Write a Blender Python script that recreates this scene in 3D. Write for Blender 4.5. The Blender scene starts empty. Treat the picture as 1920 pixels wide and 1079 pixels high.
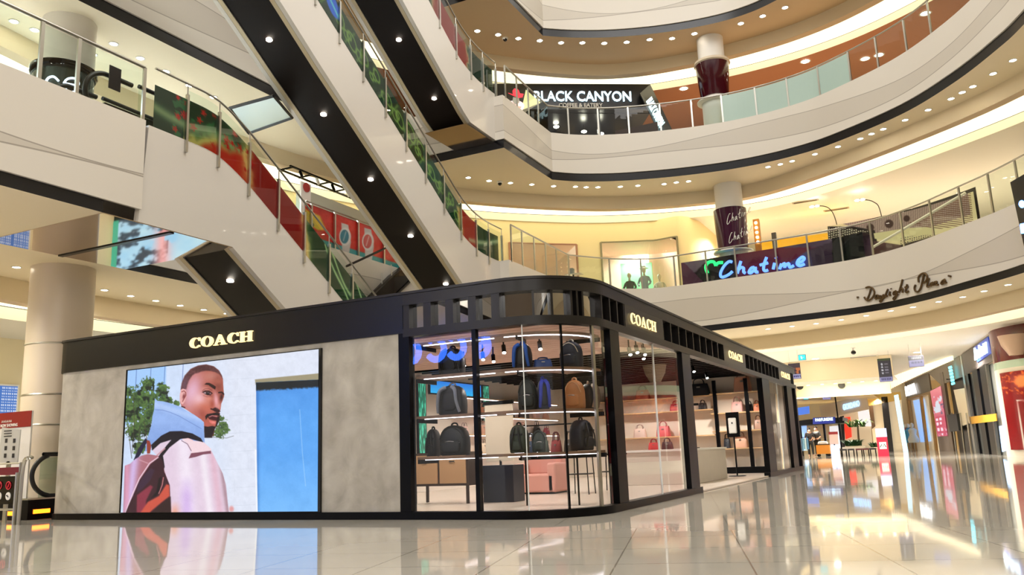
import bpy, bmesh, math, random
import numpy as np
from mathutils import Vector, Matrix
from mathutils.geometry import tessellate_polygon
random.seed(7); np.random.seed(7)
S = bpy.context.scene
COL = S.collection
# ------------------------------------------------------------------ camera
FPX = 1575.343
RV = Vector((0.8908987, 0.4525824, -0.0383219)); UV_ = Vector((0.1213985, -0.1559666, 0.9802739)); FV = Vector((-0.4376778, 0.8779770, 0.1938933))
CAM = Vector((0, 0, .8))
cd = bpy.data.cameras.new('camera'); cam = bpy.data.objects.new('camera', cd); COL.objects.link(cam)
cd.sensor_width = 36; cd.lens = FPX / 1920 * 36; cd.clip_end = 400; cd.clip_start = .05
cam.matrix_world = Matrix(((RV.x, UV_.x, -FV.x, CAM.x), (RV.y, UV_.y, -FV.y, CAM.y), (RV.z, UV_.z, -FV.z, CAM.z), (0, 0, 0, 1)))
S.camera = cam
# ------------------------------------------------------------------ world, lights, exposure
w = bpy.data.worlds.new('world'); S.world = w; w.use_nodes = True
w.node_tree.nodes['Background'].inputs[0].default_value = (1, .97, .95, 1)
w.node_tree.nodes['Background'].inputs[1].default_value = .42
S.view_settings.view_transform = 'Standard'; S.view_settings.look = 'None'; S.view_settings.gamma = 1
S.view_settings.use_curve_mapping = False
S.view_settings.exposure = 0.42
def area(name, loc, size, power, color=(1, .95, .88), rot=(0, 0, 0), sy=None):
    l = bpy.data.lights.new(name, 'AREA'); l.energy = power; l.color = color; l.size = size
    if sy: l.shape = 'RECTANGLE'; l.size_y = sy
    o = bpy.data.objects.new(name, l); o.location = loc; o.rotation_euler = rot; COL.objects.link(o); return o
area('skylight_lamp', (-3, 11, 24.5), 14, 2000, (1, .98, .96))                       # daylight through the roof of the atrium
def spot(name, x, y, z, W, color=(1, .95, .88), cone=150, r=.06, aim=None):
    l = bpy.data.lights.new(name, 'SPOT'); l.energy = W; l.color = color; l.spot_size = math.radians(cone); l.spot_blend = .6; l.shadow_soft_size = r
    o = bpy.data.objects.new(name, l); o.location = (x, y, z); COL.objects.link(o)
    if aim: o.rotation_euler = (Vector(aim) - Vector((x, y, z))).to_track_quat('-Z', 'Y').to_euler()
    return o
for x in (-14, -9.5, -5, -.5, 4): spot('ground_spot', x, 37.6, 4.5, 1000)                     # ground floor, beyond the cove
for x in (-8, -3.5, 1):
    for y, z_, W_ in ((39.5, 4.4, 700), (50, 3.25, 800), (58, 3.25, 800)): spot('corridor_spot', x, y, z_, W_)
for x, y in ((-17.2, 3), (-17.2, 8), (-17.2, 13), (-19, 18), (-22, 13)): spot('left_spot', x, y, 4.9, 520, (1, .94, .82))
for x in (-15, -11, -7, -3, 1, 5): spot('first_floor_spot', x, 36.2, 10.1, 900, (1, .94, .82)); spot('second_floor_spot', x, 35.2, 15.7, 380, (1, .76, .55))
for y in (6, 11, 16): spot('upper_left_spot', -18.5, y, 10.1, 1500, (.6, .78, 1))
for x, y in ((9, 8), (9, 14), (9, 20)): spot('right_spot', x, y, 4.4, 260); spot('right_upper_spot', x, y, 10.0, 300)
for x, y in ((-5.2, 11.2), (-7.6, 11.4), (-9.2, 12.2), (-5.4, 13.6), (-8, 14.4)): spot('shop_spot', x, y, 2.55, 95, (1, .92, .84), 160)
for x in (-11, -6, -1, 3): spot('near_fill_spot', x, -3.5, 6.2, 420, (1, .97, .92), 120, .25, (x - 2, 10, .8))  # unseen fill lamps added behind the camera to brighten the kiosk front
for x, y in ((-5.4, 17), (-8.5, 17), (-5.4, 20), (-8.5, 20), (-5.2, 22.6), (-7.5, 22.6), (-4.9, 25.6)): spot('shop_spot', x, y, 2.55, 130, (1, .93, .84), 160)
# ------------------------------------------------------------------ pixels <-> points
def ray(px, py): return FV * FPX + RV * (px - 960) - UV_ * (py - 539.5)
def at(px, py, x=None, y=None, z=None):
    d = ray(px, py)
    t = (x - CAM.x) / d.x if x is not None else (y - CAM.y) / d.y if y is not None else (z - CAM.z) / d.z
    return CAM + d * t
def at_path(px, py, path):
    d = ray(px, py); best = None
    for a, b in zip(path, path[1:]):
        ex, ey = b[0] - a[0], b[1] - a[1]
        den = d.x * ey - d.y * ex
        if abs(den) < 1e-9: continue
        t = (a[0] * ey - a[1] * ex) / den
        s = ((d.x * t - a[0]) * ex + (d.y * t - a[1]) * ey) / (ex * ex + ey * ey)
        if t > 0 and -.02 <= s <= 1.02 and (best is None or t < best): best = t
    return CAM + d * best
def topx(P):
    v = P - CAM[:] if False else P
# ------------------------------------------------------------------ materials
MAT = {}
def lin(c): return tuple((v / 255 / 12.92) if v / 255 <= .04045 else ((v / 255 + .055) / 1.055) ** 2.4 for v in c)
def mat(name, c=(200, 200, 200), rough=.5, metal=0, emit=0, ecol=None, coat=0, noise=0, nscale=6, bump=0, spec=None):
    if name in MAT: return MAT[name]
    m = bpy.data.materials.new(name); m.use_nodes = True; MAT[name] = m
    nt = m.node_tree; b = nt.nodes['Principled BSDF']
    col = lin(c) + (1,)
    b.inputs['Base Color'].default_value = col; b.inputs['Roughness'].default_value = rough; b.inputs['Metallic'].default_value = metal
    if coat: b.inputs['Coat Weight'].default_value = coat; b.inputs['Coat Roughness'].default_value = .03
    if spec is not None: b.inputs['Specular IOR Level'].default_value = spec
    if emit:
        b.inputs['Emission Color'].default_value = (lin(ecol) if ecol else col[:3]) + (1,); b.inputs['Emission Strength'].default_value = emit
    if noise or bump:
        tc = nt.nodes.new('ShaderNodeTexCoord'); n = nt.nodes.new('ShaderNodeTexNoise'); n.inputs['Scale'].default_value = nscale; n.inputs['Detail'].default_value = 5
        nt.links.new(tc.outputs['Object'], n.inputs['Vector'])
        if noise:
            mx = nt.nodes.new('ShaderNodeMix'); mx.data_type = 'RGBA'
            mx.inputs[6].default_value = tuple(v * (1 - noise) for v in col[:3]) + (1,); mx.inputs[7].default_value = tuple(min(1, v * (1 + noise)) for v in col[:3]) + (1,)
            nt.links.new(n.outputs[0], mx.inputs[0]); nt.links.new(mx.outputs[2], b.inputs['Base Color'])
        if bump:
            bp = nt.nodes.new('ShaderNodeBump'); bp.inputs['Strength'].default_value = bump; bp.inputs['Distance'].default_value = .01
            nt.links.new(n.outputs[0], bp.inputs['Height']); nt.links.new(bp.outputs[0], b.inputs['Normal'])
    return m
def glassmat(name, tint=(255, 255, 255), refl=1.0, ior=1.5, haze=0):
    if name in MAT: return MAT[name]
    m = bpy.data.materials.new(name); m.use_nodes = True; MAT[name] = m; nt = m.node_tree; nt.nodes.clear()
    o = nt.nodes.new('ShaderNodeOutputMaterial'); t = nt.nodes.new('ShaderNodeBsdfTransparent'); g = nt.nodes.new('ShaderNodeBsdfGlossy')
    f = nt.nodes.new('ShaderNodeFresnel'); f.inputs[0].default_value = ior; mu = nt.nodes.new('ShaderNodeMath'); mu.operation = 'MULTIPLY'; mu.inputs[1].default_value = refl; mu.use_clamp = True
    g.inputs['Roughness'].default_value = .0; t.inputs[0].default_value = lin(tint) + (1,)
    x = nt.nodes.new('ShaderNodeMixShader'); nt.links.new(f.outputs[0], mu.inputs[0]); nt.links.new(mu.outputs[0], x.inputs[0]); nt.links.new(t.outputs[0], x.inputs[1]); nt.links.new(g.outputs[0], x.inputs[2])
    last = x
    if haze:
        d = nt.nodes.new('ShaderNodeBsdfDiffuse'); d.inputs[0].default_value = lin((190, 215, 200)) + (1,)
        y = nt.nodes.new('ShaderNodeMixShader'); y.inputs[0].default_value = haze; nt.links.new(x.outputs[0], y.inputs[1]); nt.links.new(d.outputs[0], y.inputs[2]); last = y
    nt.links.new(last.outputs[0], o.inputs[0]); return m
class NB:
    """tiny math-node builder"""
    def __init__(s, nt): s.nt = nt
    def m(s, op, a, b=None, c=None):
        n = s.nt.nodes.new('ShaderNodeMath'); n.operation = op
        for i, v in enumerate((a, b, c)):
            if v is None: continue
            if isinstance(v, (int, float)): n.inputs[i].default_value = v
            else: s.nt.links.new(v, n.inputs[i])
        return n.outputs[0]
    def mix(s, f, a, b):
        n = s.nt.nodes.new('ShaderNodeMix'); n.data_type = 'RGBA'
        for i, v in ((0, f), (6, a), (7, b)):
            if isinstance(v, (int, float)): n.inputs[i].default_value = v
            elif isinstance(v, tuple): n.inputs[i].default_value = lin(v) + (1,)
            else: s.nt.links.new(v, n.inputs[i])
        return n.outputs[2]
def fascia_mat(name, a1, w1, p1, h1, a2, w2, p2, h2, seam=0):
    m = bpy.data.materials.new(name); m.use_nodes = True; nt = m.node_tree; b = nt.nodes['Principled BSDF']; B = NB(nt)
    uv = nt.nodes.new('ShaderNodeUVMap'); sp = nt.nodes.new('ShaderNodeSeparateXYZ'); nt.links.new(uv.outputs[0], sp.inputs[0]); u, v = sp.outputs[0], sp.outputs[1]
    def wave(a, w, p, h): return B.m('SUBTRACT', v, B.m('ADD', B.m('MULTIPLY', B.m('SINE', B.m('ADD', B.m('MULTIPLY', u, w), p)), a), h))
    d1, d2 = wave(a1, w1, p1, h1), wave(a2, w2, p2, h2)
    inside = B.m('MULTIPLY', B.m('LESS_THAN', d1, 0), B.m('GREATER_THAN', d2, 0))
    col = B.mix(inside, (224, 217, 205), (208, 200, 187))
    line = B.m('MAXIMUM', B.m('LESS_THAN', B.m('ABSOLUTE', d1), .011), B.m('LESS_THAN', B.m('ABSOLUTE', d2), .013))
    if seam: line = B.m('MAXIMUM', line, B.m('LESS_THAN', B.m('FRACT', B.m('DIVIDE', u, seam)), .006))
    col = B.mix(B.m('MULTIPLY', line, .55), col, (110, 98, 84))
    nt.links.new(col, b.inputs['Base Color']); b.inputs['Roughness'].default_value = .35; return m
cream = mat('cream_paint', (222, 215, 203), .5)
cream_dk = mat('cream_panel', (214, 200, 178), .35)
trim_black = mat('black_band', (14, 14, 20), .25)
cove = mat('cove_wash_glow', (255, 250, 232), .6, emit=1.3, ecol=(255, 246, 206))  # washed ceiling band: hidden cove lighting put into a glow of its own
metal = mat('brushed_steel', (190, 188, 180), .28, 1)
darkmetal = mat('dark_steel', (60, 58, 55), .35, .9)
black = mat('black_powdercoat', (6, 6, 9), .3, spec=.15)
blackgloss = mat('black_gloss', (8, 8, 10), .06)
white = mat('white_paint', (235, 232, 226), .5)
glass = glassmat('clear_glass')
railglass = glassmat('rail_glass', (232, 242, 236), .8)
shopglass = glassmat('shop_glass', (250, 251, 251), 1.25, 1.5)
bulb = mat('lamp_glow', (255, 250, 240), .5, emit=25, ecol=(255, 244, 225))
led = mat('led_strip', (255, 255, 255), .5, emit=3.5, ecol=(250, 245, 255))
# ------------------------------------------------------------------ mesh helpers
def obj(name, verts, faces, m, parent=None, smooth=False, uvs=None):
    me = bpy.data.meshes.new(name); me.from_pydata([tuple(v) for v in verts], [], faces)
    if uvs is not None:
        l = me.uv_layers.new(name='UVMap')
        for lp in me.loops: l.data[lp.index].uv = uvs[lp.vertex_index]
    ms = m if isinstance(m, (list, tuple)) else [m]
    for k in ms: me.materials.append(k)
    if smooth:
        for p in me.polygons: p.use_smooth = True
    o = bpy.data.objects.new(name, me); COL.objects.link(o)
    if parent is not None: o.parent = parent; o.matrix_parent_inverse = Matrix.Translation(parent.location).inverted() if parent.type == 'EMPTY' else Matrix()
    return o
class MB:
    def __init__(s): s.v = []; s.f = []; s.mi = []; s.k = 0
    def add(s, vs, fs):
        n = len(s.v); s.v += [Vector(v) for v in vs]; s.f += [tuple(i + n for i in f) for f in fs]; s.mi += [s.k] * len(fs); return s
    def box(s, a, b, rot=0, piv=None):
        x0, y0, z0 = a; x1, y1, z1 = b
        vs = [Vector(p) for p in ((x0, y0, z0), (x1, y0, z0), (x1, y1, z0), (x0, y1, z0), (x0, y0, z1), (x1, y0, z1), (x1, y1, z1), (x0, y1, z1))]
        if rot:
            c = Vector(piv) if piv else (Vector(a) + Vector(b)) / 2; R = Matrix.Rotation(rot, 3, 'Z')
            vs = [R @ (v - c) + c for v in vs]
        return s.add(vs, [(0, 3, 2, 1), (4, 5, 6, 7), (0, 1, 5, 4), (1, 2, 6, 5), (2, 3, 7, 6), (3, 0, 4, 7)])
    def tube(s, pts, r, n=8, r2=None, cap=True):
        pts = [Vector(p) for p in pts]; vs = []; N = len(pts)
        up = Vector((0, 0, 1))
        prev = None
        for i, p in enumerate(pts):
            t = (pts[min(i + 1, N - 1)] - pts[max(i - 1, 0)])
            t = t.normalized() if t.length > 1e-9 else Vector((0, 0, 1))
            if prev is None:
                a = up if abs(t.z) < .9 else Vector((1, 0, 0)); u = t.cross(a).normalized()
            else:
                u = (prev - t * prev.dot(t)); u = u.normalized() if u.length > 1e-6 else t.orthogonal().normalized()
            prev = u; w_ = t.cross(u)
            rr = r if r2 is None else r + (r2 - r) * i / max(1, N - 1)
            for k in range(n):
                a = 2 * math.pi * k / n; vs.append(p + u * math.cos(a) * rr + w_ * math.sin(a) * rr)
        fs = [(i * n + k, i * n + (k + 1) % n, (i + 1) * n + (k + 1) % n, (i + 1) * n + k) for i in range(N - 1) for k in range(n)]
        if cap: fs += [tuple(range(n - 1, -1, -1)), tuple((N - 1) * n + k for k in range(n))]
        return s.add(vs, fs)
    def lathe(s, prof, c, n=24, cap=True):
        vs = []; N = len(prof)
        for r, z in prof:
            for k in range(n):
                a = 2 * math.pi * k / n; vs.append((c[0] + r * math.cos(a), c[1] + r * math.sin(a), c[2] + z))
        fs = [(i * n + k, i * n + (k + 1) % n, (i + 1) * n + (k + 1) % n, (i + 1) * n + k) for i in range(N - 1) for k in range(n)]
        if cap: fs += [tuple(range(n - 1, -1, -1)), tuple((N - 1) * n + k for k in range(n))]
        return s.add(vs, fs)
    def ell(s, c, r, n=14, m=8, sq=1.0, rz=0):
        vs = []; fs = []
        def pw(v): return math.copysign(abs(v) ** sq, v)
        for i in range(m + 1):
            th = math.pi * i / m
            for k in range(n):
                ph = 2 * math.pi * k / n
                x, y, z = pw(math.sin(th)) * pw(math.cos(ph)) * r[0], pw(math.sin(th)) * pw(math.sin(ph)) * r[1], pw(math.cos(th)) * r[2]
                vs.append((c[0] + x * math.cos(rz) - y * math.sin(rz), c[1] + x * math.sin(rz) + y * math.cos(rz), c[2] + z))
        for i in range(m):
            for k in range(n): fs.append((i * n + k, (i + 1) * n + k, (i + 1) * n + (k + 1) % n, i * n + (k + 1) % n))
        return s.add(vs, fs)
    def quad(s, a, b, c, d): return s.add([a, b, c, d], [(0, 1, 2, 3)])
    def slab(s, loop, nrm):
        """closed polygon loop extruded along nrm"""
        n = len(loop); L = [Vector(p) for p in loop]; nv = Vector(nrm)
        tri = tessellate_polygon([L])
        fs = [tuple(t) for t in tri] + [tuple(i + n for i in reversed(t)) for t in tri] + [(i, (i + 1) % n, (i + 1) % n + n, i + n) for i in range(n)]
        return s.add(L + [p + nv for p in L], fs)
    def build(s, name, m, parent=None, smooth=False, uvs=None):
        o = obj(name, s.v, s.f, m, parent, smooth, uvs)
        if isinstance(m, (list, tuple)) and len(m) > 1:
            for p, i in zip(o.data.polygons, s.mi): p.material_index = i
        bm = bmesh.new(); bm.from_mesh(o.data); bmesh.ops.recalc_face_normals(bm, faces=bm.faces); bm.to_mesh(o.data); bm.free()
        return o
def tag(o, label, cat, group=None, kind=None):
    o['label'] = label; o['category'] = cat
    if group: o['group'] = group
    if kind: o['kind'] = kind
    return o
def thing(name, label, cat, loc=(0, 0, 0), group=None):
    o = bpy.data.objects.new(name, None); COL.objects.link(o); o.location = loc; o.empty_display_size = .1
    return tag(o, label, cat, group)
def struct(o): o['kind'] = 'structure'; return o
def autosm(o, ang=40):
    me = o.data
    for p in me.polygons: p.use_smooth = True
    try: me.set_sharp_from_angle(angle=math.radians(ang))
    except Exception: pass
    return o
def ctree(o, parent=None, loc=None):
    c = o.copy(); COL.objects.link(c)
    if loc is not None: c.location = loc
    if parent is not None: c.parent = parent
    for ch in list(o.children): ctree(ch, c)
    return c
def catmull(pts, n=6):
    out = []; P_ = [Vector(p) for p in pts]; N = len(P_)
    for i in range(N - 1):
        p0, p1, p2, p3 = P_[max(0, i - 1)], P_[i], P_[i + 1], P_[min(N - 1, i + 2)]
        for k in range(n):
            t = k / n
            out.append(.5 * ((2 * p1) + (p2 - p0) * t + (2 * p0 - 5 * p1 + 4 * p2 - p3) * t * t + (3 * p1 - p0 - 3 * p2 + p3) * t ** 3))
    out.append(P_[-1]); return out
def offset(path, d):
    out = []; n = len(path)
    for i, p in enumerate(path):
        a = path[max(0, i - 1)]; c = path[min(n - 1, i + 1)]
        def nr(q, r):
            e = Vector((r[0] - q[0], r[1] - q[1])); e.normalize(); return Vector((-e.y, e.x))
        if i == 0: m = nr(p, c)
        elif i == n - 1: m = nr(a, p)
        else:
            n1, n2 = nr(a, p), nr(p, c); m = (n1 + n2); m.normalize(); m = m / max(.5, m.dot(n1))
        out.append((p[0] + m.x * d, p[1] + m.y * d))
    return out
def strip(name, pa, za, pb, zb, m, parent=None, smooth=True):
    """surface between polyline pa at height za and polyline pb at height zb; UV = (arclength, height)"""
    n = len(pa); vs = []; uv = []; u = 0
    for i in range(n):
        if i: u += math.hypot(pa[i][0] - pa[i - 1][0], pa[i][1] - pa[i - 1][1])
        vs += [(pa[i][0], pa[i][1], za), (pb[i][0], pb[i][1], zb)]; uv += [(u, za), (u, zb)]
    o = obj(name, vs, [(2 * i, 2 * i + 2, 2 * i + 3, 2 * i + 1) for i in range(n - 1)], m, parent, False, uv)
    return autosm(o, 30) if smooth else o
def ring(name, outer, holes, z, m):
    loops = [[Vector((p[0], p[1], 0)) for p in outer]] + [[Vector((p[0], p[1], 0)) for p in h] for h in holes]
    tri = tessellate_polygon(loops); vs = [(p.x, p.y, z) for l in loops for p in l]
    return struct(obj(name, vs, [tuple(t) for t in tri], m))
def simplify(path):  # drop duplicate points
    out = []
    for p in path:
        if not out or math.hypot(p[0] - out[-1][0], p[1] - out[-1][1]) > 1e-3: out.append((p[0], p[1]))
    return out
# ------------------------------------------------------------------ lettering
def text_mesh(name, s, size, m, parent=None, ext=.01, bold=0, shear=0, space=1):
    c = bpy.data.curves.new(name, 'FONT'); c.body = s; c.size = size; c.extrude = ext; c.offset = bold; c.shear = shear; c.space_character = space; c.resolution_u = 3
    t = bpy.data.objects.new(name, c); me = bpy.data.meshes.new_from_object(t); bpy.data.objects.remove(t)
    me.materials.clear(); me.materials.append(m)
    o = bpy.data.objects.new(name, me); COL.objects.link(o)
    if parent is not None: o.parent = parent; o.matrix_parent_inverse = Matrix.Translation(parent.location).inverted() if parent.type == 'EMPTY' else Matrix()
    return o
def fit(o, origin, ex, ez, W, H):
    """put a flat x/y mesh on the plane at origin spanned by unit ex, ez, scaled to W x H"""
    vs = o.data.vertices; X = [v.co.x for v in vs]; Y = [v.co.y for v in vs]; Z = [v.co.z for v in vs]
    x0, x1, y0, y1 = min(X), max(X), min(Y), max(Y)
    ex = Vector(ex).normalized(); ez = Vector(ez).normalized(); en = ex.cross(ez)
    for v in vs:
        v.co = Vector(origin) + ex * ((v.co.x - x0) / (x1 - x0) * W) + ez * ((v.co.y - y0) / (y1 - y0) * H) + en * v.co.z
    return o
def flat_pieces(name, pieces, m, parent, depth):
    """2D outlines -> extruded letter pieces in x/y, later placed with fit"""
    b = MB()
    for p in pieces:
        if p[0] == 'ring':
            outer, inner = p[1], p[2]; n = len(outer); k = len(b.v)
            vs = [Vector((q[0], q[1], z)) for z in (-depth, depth) for q in outer + inner]
            fs = []
            for i in range(n):
                j = (i + 1) % n
                fs += [(2 * n + i, 2 * n + j, 3 * n + j, 3 * n + i), (j, i, n + i, n + j), (i, j, 2 * n + j, 2 * n + i), (n + j, n + i, 3 * n + i, 3 * n + j)]
            b.add(vs, fs)
        else: b.slab([(q[0], q[1], -depth) for q in p], (0, 0, 2 * depth))
    return b.build(name, m, parent)
def serif_word(name, m, parent, depth=.012):
    """COACH in a bold slab-serif capital hand"""
    P = []; T = .03
    def arc(cx, cy, rx, ry, a0, a1, n=22): return [(cx + rx * math.cos(math.radians(a0 + (a1 - a0) * i / n)), cy + ry * math.sin(math.radians(a0 + (a1 - a0) * i / n))) for i in range(n + 1)]
    def rect(x0, y0, x1, y1): P.append([(x0, y0), (x1, y0), (x1, y1), (x0, y1)])
    def Cc(x):
        P.append(arc(x + .5, .5, .5, .52, 38, 322) + arc(x + .58, .5, .30, .45, 318, 42)); rect(x + .86, .66, x + .93, 1.0); rect(x + .87, .08, x + .93, .24)
    def Oo(x): P.append(('ring', arc(x + .55, .5, .55, .52, 0, 350, 35), arc(x + .55, .5, .30, .46, 0, 350, 35)))
    def Aa(x):
        P.append([(x + .5, 1.02), (x + .62, 1.02), (x + 1.06, .05), (x + .78, .05)]); P.append([(x + .5, 1.02), (x + .57, .92), (x + .20, .05), (x + .12, .05)])
        rect(x + .3, .30, x + .8, .38); rect(x + .0, 0, x + .36, .07); rect(x + .64, 0, x + 1.18, .07)
    def Hh(x):
        for k in (.1, .78): rect(x + k, .05, x + k + .26, .95); rect(x + k - .1, 0, x + k + .36, .07); rect(x + k - .1, .93, x + k + .36, 1)
        rect(x + .3, .46, x + .85, .54)
    Cc(0); Oo(1.1); Aa(2.3); Cc(3.6); Hh(4.7)
    return flat_pieces(name, P, m, parent, depth)
def strokes_px(name, strokes, r, m, parent, place, n=6, sc=1, o=(0, 0), smooth=5):
    """script lettering: hand-drawn strokes bent from round tube, laid on a surface"""
    b = MB()
    for s in strokes:
        pts = [place(o[0] + x / sc, o[1] + y / sc) for x, y in s]
        if len(pts) > 2: pts = catmull(pts, smooth)
        b.tube(pts, r, n)
    return autosm(b.build(name, m, parent), 60)
# ------------------------------------------------------------------ pictures: colour worked out point by point on a fine grid
def picture(name, corners, nx, ny, fn, emit=1.0, parent=None, mode='emit', gridfn=None, spec=.5):
    """corners TL TR BR BL; fn(U,V)->rgb 0..255 arrays"""
    u, v = np.meshgrid(np.linspace(0, 1, nx), np.linspace(0, 1, ny)); u = u.ravel(); v = v.ravel()
    TL, TR, BR, BL = [np.array(c) for c in corners]
    P3 = TL * ((1 - u) * (1 - v))[:, None] + TR * (u * (1 - v))[:, None] + BR * (u * v)[:, None] + BL * ((1 - u) * v)[:, None]
    if gridfn: P3 = gridfn(u, v)
    rgb = np.clip(fn(u, v, P3), 0, 255) / 255.; rgb = np.where(rgb <= .04045, rgb / 12.92, ((rgb + .055) / 1.055) ** 2.4)
    idx = np.arange(nx * ny).reshape(ny, nx)
    F = np.stack([idx[:-1, :-1], idx[1:, :-1], idx[1:, 1:], idx[:-1, 1:]], -1).reshape(-1, 4)
    me = bpy.data.meshes.new(name); me.from_pydata(P3.tolist(), [], F.tolist())
    ca = me.color_attributes.new('picture', 'FLOAT_COLOR', 'POINT'); ca.data.foreach_set('color', np.concatenate([rgb, np.ones((len(rgb), 1))], 1).astype(np.float32).ravel())
    key = 'picture_%s_%s' % (mode, emit)
    if key not in MAT:
        m = bpy.data.materials.new(key); m.use_nodes = True; MAT[key] = m; nt = m.node_tree; b = nt.nodes['Principled BSDF']
        a = nt.nodes.new('ShaderNodeVertexColor'); a.layer_name = 'picture'
        if mode == 'emit':
            b.inputs['Base Color'].default_value = (.01, .01, .01, 1); nt.links.new(a.outputs[0], b.inputs['Emission Color']); b.inputs['Emission Strength'].default_value = emit
        else: nt.links.new(a.outputs[0], b.inputs['Base Color'])
        b.inputs['Roughness'].default_value = .25
    me.materials.append(MAT[key]); o = bpy.data.objects.new(name, me); COL.objects.link(o)
    if parent is not None: o.parent = parent; o.matrix_parent_inverse = Matrix.Translation(parent.location).inverted() if parent.type == 'EMPTY' else Matrix()
    return o
def sdpoly(X, Y, poly):
    """signed distance, negative inside"""
    d = np.full(X.shape, 1e9); ins = np.zeros(X.shape, bool); n = len(poly)
    for i in range(n):
        ax, ay = poly[i]; bx, by = poly[(i + 1) % n]; ex, ey = bx - ax, by - ay; L = ex * ex + ey * ey + 1e-12
        t = np.clip(((X - ax) * ex + (Y - ay) * ey) / L, 0, 1); d = np.minimum(d, (X - ax - t * ex) ** 2 + (Y - ay - t * ey) ** 2)
        c = (ay > Y) != (by > Y); xi = ax + (Y - ay) * ex / (ey if abs(ey) > 1e-9 else 1e-9); ins ^= c & (X < xi)
    d = np.sqrt(d); return np.where(ins, -d, d)
def ss(d, w): return np.clip(.5 - d / w, 0, 1)
def lerp(img, col, a): return img * (1 - a[:, None]) + np.array(col, float) * a[:, None]
def vnoise(x, y, seed=0):
    xi = np.floor(x).astype(int); yi = np.floor(y).astype(int); fx = x - xi; fy = y - yi; fx = fx * fx * (3 - 2 * fx); fy = fy * fy * (3 - 2 * fy)
    def h(a, b): v = np.sin(a * 127.1 + b * 311.7 + seed * 74.7) * 43758.5453; return v - np.floor(v)
    return (h(xi, yi) * (1 - fx) + h(xi + 1, yi) * fx) * (1 - fy) + (h(xi, yi + 1) * (1 - fx) + h(xi + 1, yi + 1) * fx) * fy
def fbm(x, y, s=0): return vnoise(x, y, s) * .55 + vnoise(x * 2.1, y * 2.1, s + 1) * .3 + vnoise(x * 4.3, y * 4.3, s + 2) * .15
# ================================================================== THE PLACE
LZ = {'A': (5.0, 6.87), 'B': (10.67, 12.5), 'C': (16.35, 18.4)}
LEFTU = [(-12.04, -9), (-12.04, 9.5), (-15.4, 9.5), (-15.25, 23.4), (-11.76, 23.4), (-11.78, 27.0)]
LEFT = [(-12.04, -9), (-12.04, 12.0), (-15.25, 12.0), (-15.25, 23.4), (-11.76, 23.4), (-11.78, 27.0)]
RIGHT = {
 'A': [(-11.78, 28.6), (-10.6, 30.2), (-9.3, 31.1), (-7.87, 31.15), (-6.4, 31.0), (-4.22, 30.8), (-1.88, 30.35), (-.27, 29.2), (1.13, 27.5), (2.4, 25.72), (4.0, 22.6), (5.0, 18.5), (5.4, 13), (5.4, 4), (5.4, -9)],
 'B': [(-11.78, 27.3), (-10.98, 28.08), (-9.71, 28.83), (-8.08, 29.42), (-6.42, 29.78), (-5.0, 29.85), (-3.6, 29.65), (-2.21, 29.1), (-.01, 27.55), (1.43, 25.79), (2.42, 24.06), (3.0, 22.7), (4.2, 19), (4.8, 15), (4.8, 4), (4.8, -9)],
 'C': [(-11.78, 27.1), (-10.8, 27.86), (-9.45, 28.62), (-7.71, 29.25), (-5.94, 29.56), (-4.61, 29.48), (-3.47, 29.06), (-1.5, 28.0), (1, 25.8), (3, 22.6), (4.5, 18), (4.8, 10), (4.8, -9)]}
QL = [(-17.6, -10), (-17.6, 0), (-17.6, 9), (-18.2, 14), (-17.8, 20), (-16.2, 24.5), (-14.0, 27.6)]
QR = {'A': [(-12.5, 31.4), (-9.6, 33.5), (-7.4, 34.2), (-5.8, 34.1), (-3.9, 33.6), (-.3, 31.9), (2.34, 28.8), (5, 25.2), (7.4, 20), (8, 10), (8, -10)],
      'B': [(-11.5, 30.0), (-9.66, 31.1), (-7.65, 31.8), (-5.7, 32.1), (-3.5, 31.2), (.06, 28.8), (2.88, 26.3), (5, 23), (6.8, 18), (7, 10), (7, -10)],
      'C': [(-11.5, 30.0), (-9.66, 31.0), (-7.65, 31.4), (-5.5, 31.5), (-3.2, 31.2), (-1, 30.3), (1.5, 28.4), (4, 25.2), (6.6, 20), (7, 10), (7, -10)]}
P, Q = {}, {}
for k in 'ABC':
    P[k] = simplify((LEFT if k == 'A' else LEFTU)[:-1] + [(p.x, p.y) for p in catmull([(x, y, 0) for x, y in RIGHT[k]], 8)])
    Q[k] = simplify([(p.x, p.y) for p in catmull([(x, y, 0) for x, y in QL + QR[k]], 6)])
OUT = {'A': [(-34, -12), (18, -12), (18, 74), (-34, 74)], 'B': [(-34, -12), (18, -12), (18, 46), (-34, 46)], 'C': [(-34, -12), (18, -12), (18, 46), (-34, 46)]}
fm = {'A': fascia_mat('fascia_wave_one', .26, .42, 3.9, 6.05, .2, .5, 4.6, 5.62),
      'B': fascia_mat('fascia_wave_two', .22, .5, 1.2, 11.95, .2, .38, 2.4, 11.45),
      'C': fascia_mat('fascia_wave_three', .3, .5, .5, 17.6, .3, .38, 2.4, 17.0)}
soffit_w = mat('soffit_paint', (228, 214, 186), .6)
ceil_w = mat('ceiling_paint', (226, 220, 208), .6)
ceil_c = mat('ceiling_paint_tan', (205, 178, 142), .6)
beam_m = mat('beam_paint', (224, 208, 176), .55)
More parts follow.
